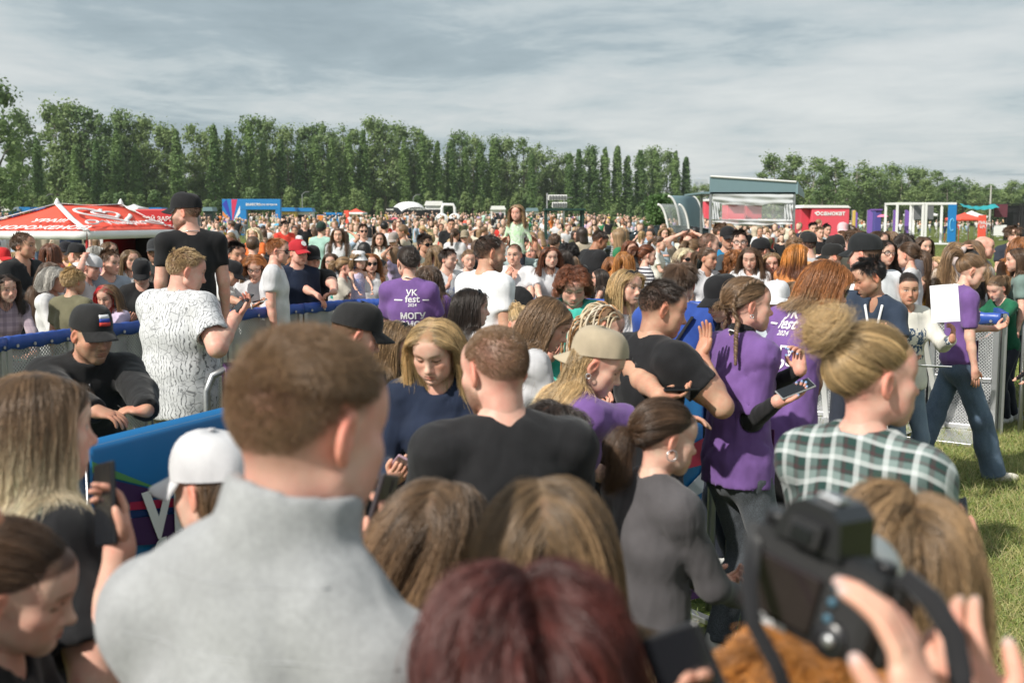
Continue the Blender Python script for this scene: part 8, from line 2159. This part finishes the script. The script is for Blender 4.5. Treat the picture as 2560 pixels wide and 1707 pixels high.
pa.location = Vector(at(2362, 758, 7.45)); pa.rotation_euler = (R_(-14), R_(-6), R_(-22)); tag(pa, 'white paper sheet held up by the woman with dark tied hair', 'paper')
cb = MB().bbox((0, 0, 0), (.24, .17, .006), .002).build('clipboard', plain('clear plastic board', (.7, .72, .75), .3)); cb.location = Vector(at(2320, 915, 7.35)); cb.rotation_euler = (R_(-9), R_(4), R_(10)); tag(cb, 'white clipboard held flat by the woman with the paper', 'clipboard')
# black backpack on the barrier beside the chin boy
bp = root('backpack', Vector(at(1295, 772, 11.5)) - Vector((0, 0, .16)), 'black backpack hanging at the barrier below the shaved head boy', 'backpack')
f = Field((-.2, -.12, -.02), (.2, .12, .42), .018); f.ell((0, 0, .18), (.17, .10, .21)); f.ell((0, -.07, .12), (.12, .06, .11), k=.03); folds(f, dict(seed=4), .01); V, Q = f.nets(); link('body', np_mesh('body', V, Q, mats=[cloth((.014, .014, .016))]), bp)
for sx in (-.07, .07): MB().tube([(sx, .08, .34), (sx * 1.2, .14, .3), (sx * 1.3, .15, .15), (sx * 1.2, .1, .03)], .014, 6, flat=.5).build('strap', cloth((.02, .02, .022)), bp, True)
# straps and patches that belong to people
def strap_across(p, side=1, col=(.014, .014, .016), back=True):
    me = p['shirt'].data; bvh = BVHTree.FromPolygons([v.co.copy() for v in me.vertices], [tuple(q.vertices) for q in me.polygons]); j = p['j']; pts = []
    for t in np.linspace(0, 1, 14):
        x = side * (.10 - .24 * t); z = j['N'][2] - .02 - .42 * t; h = bvh.ray_cast(Vector((x, -1.5 if back else 1.5, z)), Vector((0, 1 if back else -1, 0)))
        if h[0] is not None: pts.append(tuple(h[0] + Vector((0, -.006 if back else .006, 0))))
    if len(pts) > 3: MB().tube(pts, .018, 6, flat=.25).build('strap', cloth(col), p['obj'], True)
strap_across(PP_['blueboy'], 1); strap_across(PP_['pumaman'], 1, back=False); strap_across(PP_['greyw'], -1, (.05, .04, .035), False)
co = PP_['guard']['cap_obj']; M_ = [plain('flag white', (.70, .71, .74), .7, var=.05), plain('flag blue', (.03, .06, .33), .7, var=.05), plain('flag red', (.60, .05, .035), .7, var=.05)]
for k in range(3):
    V = []; F = []
    for i in range(7):
        a = (i / 6 - .5) * .62
        for e in (0, 1): z_ = .112 - .0165 * (k + e); rr = math.cos(math.asin(min(1, ((z_ - .032) / .112)) ** (1 / .85))) ** .62; V.append((.0935 * rr * math.sin(a), -.008 + .1205 * rr * math.cos(a), z_))
    for i in range(6): F.append((2 * i, 2 * i + 1, 2 * i + 3, 2 * i + 2))
    o = MB().add(V, F).build('flag_stripe', M_[k], co, True); o.modifiers.new('thickness', 'SOLIDIFY').thickness = .002
co = PP_['redcap']['cap_obj']; MB().lathe([(.001, 0), (.03, 0), (.03, .004), (.001, .004)], 12, (0, .095, .10), Matrix.Rotation(R_(-60), 3, 'X')).build('emblem', WHITE, co)

def seam(p, P0, P1, back, r=.0022, col=None, name='seam'):
    me = p['shirt'].data; bvh = BVHTree.FromPolygons([v.co.copy() for v in me.vertices], [tuple(q.vertices) for q in me.polygons]); pts = []
    for t in np.linspace(0, 1, 22):
        h = bvh.ray_cast(Vector((P0[0] + (P1[0] - P0[0]) * t, -1.5 if back else 1.5, P0[1] + (P1[1] - P0[1]) * t)), Vector((0, 1 if back else -1, 0)))
        if h[0] is not None: pts.append(tuple(h[0] - h[1] * r * .55))
    if len(pts) > 3: MB().tube(pts, r, 5).build(name, col or p['shirt'].data.materials[0], p['shirt'], True)
N_ = PP_['boy']['j']['N']; seam(PP_['boy'], (N_[0] - .2, N_[2] - .085), (N_[0] + .2, N_[2] - .085), True, .002); seam(PP_['boy'], (N_[0] - .11, N_[2] - .004), (N_[0] + .11, N_[2] - .004), True, .002)
N_ = PP_['guard']['j']['N']; seam(PP_['guard'], (N_[0], N_[2] - .08), (N_[0], N_[2] - .5), False, .005, plain('metal zip', (.06, .06, .065), .35, .6), 'zip'); seam(PP_['guard'], (N_[0] - .13, N_[2] - .2), (N_[0] - .04, N_[2] - .2), False, .004, None, 'pocket_flap'); seam(PP_['guard'], (N_[0] + .04, N_[2] - .2), (N_[0] + .13, N_[2] - .2), False, .004, None, 'pocket_flap')
N_ = PP_['bun']['j']['N']; seam(PP_['bun'], (N_[0] - .2, N_[2] - .11), (N_[0] + .2, N_[2] - .11), True, .0022)
# step under the tall guard
st = MB().bbox((0, 0, 0), (.9, .6, .34), .02).build('step_platform', plain('step board', (.12, .12, .13), .7)); g_ = PP_['tallguard']['obj'].location; st.location = (g_.x, g_.y + .05, .18); tag(st, 'low dark step under the tall guard', 'step')

# ------------------------------------------------------------------ the raised camera
cc = Vector(at(2040, 1475, 1.03)); CB = plain('camera body rubber', (.012, .012, .013), .55, var=.2, bump=.4, bscale=900.); CK = plain('camera satin black', (.016, .016, .018), .32, var=.1)
cm = bpy.data.objects.new('dslr_camera', None); C.objects.link(cm); cm.empty_display_size = .05
cm.location = cc; cm.rotation_euler = (R_(-6), R_(12), R_(-46)); tag(cm, 'black camera raised in the photographer\'s hand, seen from its back', 'camera')
def part(mb, name, m, par=None, sm=True): return mb.build(name, m, par or cm, sm)
part(MB().bbox((0, 0, 0), (.142, .046, .092), .012), 'body', CB, None, False)
part(MB().bbox((.066, .022, -.004), (.028, .052, .088), .013), 'grip', CB, None, False)
hump = part(MB().prism([(-.036, 0), (.036, 0), (.027, .034), (.014, .043), (-.014, .043), (-.027, .034)], (-.008, -.030, .043), (1, 0, 0), (0, 0, 1), (0, .066, 0)), 'prism_hump', CK, None, False)
part(MB().bbox((-.008, -.034, .058), (.036, .016, .026), .005), 'eyepiece', CB, hump, False); part(MB().bbox((-.008, -.043, .058), (.022, .003, .014), .001), 'eyepiece_glass', plain('dark glass', (.012, .013, .016), .08), hump, False); part(MB().bbox((-.008, 0, .089), (.022, .02, .004), .001), 'hot_shoe', STEEL, hump, False)
scn = part(MB().bbox((-.022, -.0255, -.006), (.078, .006, .056), .003), 'screen', plain('camera screen', (.022, .016, .017), .12, var=.35, scale=18.), None, False)
label_on('lettering', 'Canon', (-.022, -.0265, -.042), (1, 0, 0), (0, 0, 1), .0125, plain('silver lettering', (.55, .55, .56), .4), cm, .03, off=.0006)
for z_ in (.034, .018, .002): part(MB().lathe([(.001, 0), (.0042, 0), (.0042, .003), (.001, .0035)], 10, (.030, -.0235, z_ - .012), Matrix.Rotation(math.pi / 2, 3, 'X')), 'button', plain('button blue grey', (.06, .14, .2), .4))
part(MB().lathe([(.001, .003), (.016, .003), (.018, 0), (.018, -.002)], 24, (.037, -.0235, -.028), Matrix.Rotation(math.pi / 2, 3, 'X')), 'control_wheel', CK); part(MB().lathe([(.001, .006), (.006, .006), (.006, 0)], 14, (.037, -.0235, -.028), Matrix.Rotation(math.pi / 2, 3, 'X')), 'set_button', STEEL)
part(MB().lathe([(.001, .012), (.015, .012), (.0165, .010), (.0165, 0), (.001, 0)], 20, (-.052, .0, .046)), 'mode_dial', CK); part(MB().lathe([(.001, .006), (.009, .006), (.010, 0)], 16, (.056, .006, .046)), 'shutter_dial', CK)
ln_ = part(MB().lathe([(.030, 0), (.034, .002), (.036, .010), (.036, .030), (.0375, .032), (.0375, .055), (.036, .057), (.036, .072), (.034, .074)], 28, (-.012, .02, -.004), Matrix.Rotation(-math.pi / 2, 3, 'X')), 'lens_barrel', CK)
part(MB().lathe([(.036, .070), (.0385, .072), (.043, .098), (.0415, .098), (.036, .075)], 28, (-.012, .02, -.004), Matrix.Rotation(-math.pi / 2, 3, 'X')), 'lens_ring', plain('silver ring', (.74, .73, .69), .4, .2)); part(MB().lathe([(.001, .078), (.033, .074), (.034, .07)], 24, (-.012, .02, -.004), Matrix.Rotation(-math.pi / 2, 3, 'X')), 'front_glass', plain('dark glass', (.012, .013, .016), .08))
sm_ = cloth((.016, .016, .018))
Mi = cm.matrix_basis.inverted() if 0 else (Matrix.Translation(cm.location) @ cm.rotation_euler.to_matrix().to_4x4()).inverted()
def wpt(px, py, d): return tuple(Mi @ Vector(at(px, py, d)))
part(MB().tube([(.076, 0, .036), wpt(2260, 1440, .98), wpt(2330, 1500, .95), wpt(2385, 1590, .93), wpt(2400, 1680, .92), wpt(2410, 1800, .9)], .010, 8, flat=.35), 'strap', sm_)
part(MB().tube([(-.073, -.01, .036), wpt(1872, 1460, 1.0), wpt(1885, 1560, .98), wpt(1940, 1660, .97), wpt(1990, 1800, .95)], .008, 8, flat=.35), 'strap', sm_)
# ------------------------------------------------------------------ the crowd on the meadow
def crowd_hair(style, h):
    f = Field((-.17, -.2, -.45 if style == 'long' else -.2), (.17, .17, .2), h)
    f.ell(CS + vec(0, -.008, .010), CR + .012)
    if style in ('long', 'bob'):
        e = -.36 if style == 'long' else -.15
        f.ecap((0, -.04, .03), (0, -.075, e), (.088, .075), (.105 if style == 'long' else .098, .04), (1, 0, 0), k=.03)
        for s in (-1, 1): f.ecap((s * .070, .0, .05), (s * .088, .02, e * .8), (.022, .05), (.03, .03), (1, 0, 0), k=.03)
    if style == 'pony': f.cap((0, -.11, .05), (0, -.15, -.05), .028, .03, k=.02); f.cap((0, -.15, -.05), (0, -.13, -.26), .03, .012, k=.02)
    f.ell((0, .115, -.035), (.062, .075, .092), k=.02, mode='s')
    if style in ('short', 'pony'): f.ell((0, .03, -.13), (.12, .13, .125), k=.02, mode='s')
    return f.nets()


def crowd_variant(p, hb):
    """a whole figure as one light mesh: slots skin, hair, top, bottom, shoes"""
    p = base(p); p['noear'] = False; j = rig(p); q = dict(head=hb * .52, body=hb, cloth=hb, leg=hb * 1.15, near=False)
    V, Q, c, _ = make_skin(p, j, q); Vs, Qs, mi, cs = [V], [Q], [np.zeros(len(Q), int)], [c]; off = len(V)
    def app(V, Q, m):
        nonlocal off
        Vs.append(V); Qs.append(Q + off); mi.append(np.full(len(Q), m)); cs.append(np.ones((len(V), 3))); off += len(V)
    V, Q = crowd_hair(p['hstyle'], hb * .8); app((V * p['hs']) @ j['Hm'].T + j['Hc'], Q, 1)
    app(*make_top(p, j, q), 2); app(*make_bottom(p, j, q), 3)
    for k in 'rl':
        f = Field((-.06, -.10, 0), (.06, .21, .12), .03); f.ell((0, .05, .03), (.046, .135, .04)); V, Q = f.nets(); ft = j['foot' + k]; app(V + vec(ft[0], ft[1], ft[2] - .085), Q, 4)
    return np_mesh('person', np.concatenate(Vs), np.concatenate(Qs), midx=np.concatenate(mi), col=np.concatenate(cs), mats=[skin_mat()] + [None] * 4)


def SLOT(col, pat='plain', c2=(.02, .02, .02)): return cloth(col, pat, c2)


TOPC = {'white': (WH, 9), 'black': (BK, 4), 'grey': ((.28, .29, .31), 2), 'beige': ((.52, .44, .34), 2), 'pale pink': ((.62, .42, .45), 2), 'light blue': ((.35, .46, .58), 1.6), 'navy': (NV, 1.5), 'red': ((.55, .04, .03), 1.2), 'orange': ((.7, .2, .05), .6), 'olive': ((.12, .12, .06), .8), 'lilac': ((.42, .34, .52), 1.), 'brown': ((.14, .08, .05), .8), 'green': ((.03, .18, .08), .6), 'yellow': ((.65, .45, .08), .5), 'violet': (VP, .6), 'mint': ((.4, .6, .5), .7), 'cream': ((.7, .64, .52), 1.5)}
BOTC = {'blue jeans': (JN, 4), 'black trousers': (BK, 4), 'pale jeans': ((.32, .42, .52), 3), 'grey trousers': ((.2, .2, .21), 2), 'beige trousers': ((.45, .38, .28), 2), 'white trousers': ((.7, .69, .66), 1.)}
HRC = {'dark': ('dark', 3.5), 'brown': ('brown', 4.5), 'light brown': ('light', 4.5), 'blond': ('dkblond', 4), 'pale blond': ('blond', 2), 'black': ('black', 2), 'red': ('auburn', 1.2), 'ginger': ('ginger', 1)}
cr = np.random.default_rng(21)
VAR = []
for i, (sx, hs_, ar, fc, kw) in enumerate([('f', 'long', 'down', 180, {}), ('f', 'long', 'phone', 180, {}), ('f', 'pony', 'down', 180, {}), ('f', 'bob', 'fold', 180, {}), ('m', 'short', 'down', 180, {}), ('m', 'short', 'phone', 180, {}), ('m', 'short', 'hip', 180, {}), ('m', 'short', 'fold', 180, {}), ('f', 'long', 'head', 180, {}), ('m', 'short', 'pocket', 180, {}),
                                           ('f', 'long', 'down', 180, dict(bottom='skirt')), ('f', 'pony', 'phone', 180, dict(bottom='shorts')), ('m', 'short', 'wave', 180, dict(bottom='shorts')), ('f', 'bob', 'down', 180, dict(step=.2)), ('m', 'short', 'down', 180, dict(step=.24, top='long')), ('f', 'long', 'phone', 180, dict(top='long', nod=18)), ('f', 'long', 'down', 180, dict(kid=True)), ('m', 'short', 'down', 180, dict(kid=True))]):
    p = dict(sex=sx, hstyle=hs_, arms=ar, face=0, style='short' if sx == 'm' else 'long', hair='brown', skin=['fair', 'pink', 'tan'][i % 3], seed=50 + i, hf=[0, 25, -30][i % 3], top='tee', label='', px=0, py=0, d=1, smile=.4 * (i % 2)); p.setdefault('kid', False); p.update(kw); VAR.append((p, crowd_variant(p, .034)))
def pick(d): k = list(d); w_ = np.array([d[a][1] for a in k], float); return k[cr.choice(len(k), p=w_ / w_.sum())]
taken = [(p['obj'].location.x, p['obj'].location.y) for p in PEOPLE]; used_lb = set()
VIEW = lambda a: 'facing the lens' if 120 < a < 240 else ('seen from behind' if a < 60 or a > 300 else ('turned to the right' if a < 180 else 'turned to the left'))
def where(px, d):
    near = [('by the ice cream tent', 0, 250), ('near the red board', 250, 460), ('before the blue gate', 545, 715), ('right of the gate', 715, 850), ('left of the dome tent', 850, 965), ('in front of the dome tent', 965, 1080), ('near the inflatable', 1080, 1200), ('left of the shoulder rider', 1200, 1285), ('at the green booth', 1330, 1470), ('left of the parked car', 1470, 1560), ('by the parked car', 1560, 1680), ('by the teal arch', 1680, 1775), ('under the kiosk curtain', 1775, 2003), ('by the coral kiosk', 2003, 2125), ('right of coral kiosk', 2125, 2240), ('inside the white frames', 2240, 2395), ('by the red canopy', 2395, 2470), ('at the truss gate', 2470, 2600)]
    a = 'in the meadow crowd'
    for t, x0, x1 in near:
        if x0 <= px < x1: a = t
    return a
n_ind = max(0, 300 - len(PEOPLE)); made = 0; tries = 0
while made < n_ind and tries < 9000:
    tries += 1
    d = 13.5 + 50 * cr.random() ** 1.5; px = cr.uniform(-20, 2580)
    if px > 2120 and d < 62: continue
    if px > 2120: d = 78 + 18 * cr.random()
    if px < 470 and d < 30: d = 26 + 14 * cr.random()
    x = (px - 1280) / FPX * d
    if any((x - a) ** 2 + (d - b) ** 2 < .36 for a, b in taken): continue
    if 36.5 < d < 42.5 and 1500 < px < 1770: continue
    if 35.3 < d < 37.8 and 1350 < px < 1475: continue
    taken.append((x, d)); i = int(cr.integers(0, len(VAR))); p, me = VAR[i]
    o = link('person', me); z = ground_z(x, d); H = (1.05 + .3 * cr.random()) if p['kid'] else (1.64 + .1 * cr.normal() if p['sex'] == 'f' else 1.77 + .08 * cr.normal())
    s = H / (1.79 if not p['kid'] else 1.83); fc = float(cr.uniform(0, 360)); o.location = (x, d, z); o.scale = (s, s, s); o.rotation_euler = (0, 0, -R_(fc))
    for _ in range(40):
        t, b, hc = pick(TOPC), pick(BOTC), pick(HRC)
        if p.get('bottom') in ('skirt', 'shorts'): b2 = b.split()[0] + ' ' + p['bottom']
        else: b2 = b
        noun = 'child' if p['kid'] else ('woman' if p['sex'] == 'f' else 'man'); hl = {'long': 'long', 'pony': 'tied', 'bob': 'bobbed', 'short': 'short'}[p['hstyle']]
        lb = '%s in %s top, %s, %s %s hair, %s' % (noun, t, b2, hl, hc, where(px, d))
        if lb in used_lb and fc: lb += ', ' + ('near rows' if d < 28 else 'far rows')
        if lb not in used_lb: break
    used_lb.add(lb); tag(o, lb, 'person', GM)
    for k, m in ((1, hairmesh_mat(HAIR[HRC[hc][0]])), (2, SLOT(TOPC[t][0])), (3, SLOT(BOTC[b][0], 'denim' if 'jeans' in b else 'plain', tuple(min(1, q * 1.9) for q in BOTC[b][0]))), (4, SLOT((.6, .6, .58) if cr.random() < .6 else BK))):
        o.material_slots[k].link = 'OBJECT'; o.material_slots[k].material = m
    made += 1
# beyond them the crowd reads as one mass
lo = [crowd_variant(dict(p, seed=9), hb) for hb in (.08, .14) for p in (VAR[0][0], VAR[4][0], VAR[2][0], VAR[5][0])]
arr = []
for me in lo:
    v = np.empty(len(me.vertices) * 3, np.float32); me.vertices.foreach_get('co', v); q = np.empty(len(me.polygons) * 4, np.int32); me.polygons.foreach_get('vertices', q); mi = np.empty(len(me.polygons), np.int32); me.polygons.foreach_get('material_index', mi); arr.append((v.reshape(-1, 3), q.reshape(-1, 4), mi))
cm_ = [skin_mat()]; hk = list(HRC); tk = list(TOPC); bk = list(BOTC)
cm_ = [plain('crowd skin', SKIN['fair'], .6)] + [hairmesh_mat(HAIR[HRC[k][0]]) for k in hk] + [SLOT(TOPC[k][0]) for k in tk] + [SLOT(BOTC[k][0], 'denim' if 'jeans' in k else 'plain', tuple(min(1, q * 1.9) for q in BOTC[k][0])) for k in bk]
hi, ti, bi = 1, 1 + len(hk), 1 + len(hk) + len(tk); VV, QQ, MM = [], [], []; off = 0
for n_ in range(1150):
    u = cr.random(); d = 30 + 125 * u ** 1.15; px = cr.uniform(-60, 2050 if d < 70 else 2620)
    if px > 2000 and d < 92: continue
    x = (px - 1280) / FPX * d
    if any((x - a) ** 2 + (d - b) ** 2 < .25 for a, b in taken): continue
    if 36 < d < 43 and 1500 < px < 1790: continue
    v, q, mi = arr[int(cr.integers(0, 4)) + (4 if d > 58 else 0)]; s = 1.68 * (1 + .06 * cr.normal()) / 1.79; a = cr.uniform(0, 6.283); R3 = rotz(a); VV.append((v * s) @ R3.T + vec(x, d, ground_z(x, d))); QQ.append(q + off); off += len(v)
    mp = np.array([0, hi + hk.index(pick(HRC)), ti + tk.index(pick(TOPC)), bi + bk.index(pick(BOTC)), ti]); MM.append(mp[mi])
tag(link('crowd', np_mesh('crowd', np.concatenate(VV), np.concatenate(QQ), midx=np.concatenate(MM), mats=cm_)), 'dense far crowd of small people filling the meadow to the tree belt', 'crowd', None, 'stuff')
for me in lo: bpy.data.meshes.remove(me)
print('PEOPLE', len(PEOPLE), 'individuals', made, 'tries', tries)
for p in PEOPLE: print('%5.2f %5.2f %s' % (p['s'] * 1.75, p['d'], p['label'][:60])) if not (.88 < p['s'] < 1.08) else 0
# ------------------------------------------------------------------ thin summer haze
m = bpy.data.materials.new('haze'); m.use_nodes = True; nt = m.node_tree
for n_ in list(nt.nodes):
    if n_.type != 'OUTPUT_MATERIAL': nt.nodes.remove(n_)
pv = nt.nodes.new('ShaderNodeVolumePrincipled'); pv.inputs['Color'].default_value = (.86, .92, .98, 1); pv.inputs['Density'].default_value = .0002; pv.inputs['Anisotropy'].default_value = .2
nt.links.new(pv.outputs[0], nt.nodes['Material Output'].inputs['Volume'])
tag(MB().box((0, 480, 16.), (1500, 1060, 34.)).build('haze', m), kind='stuff')
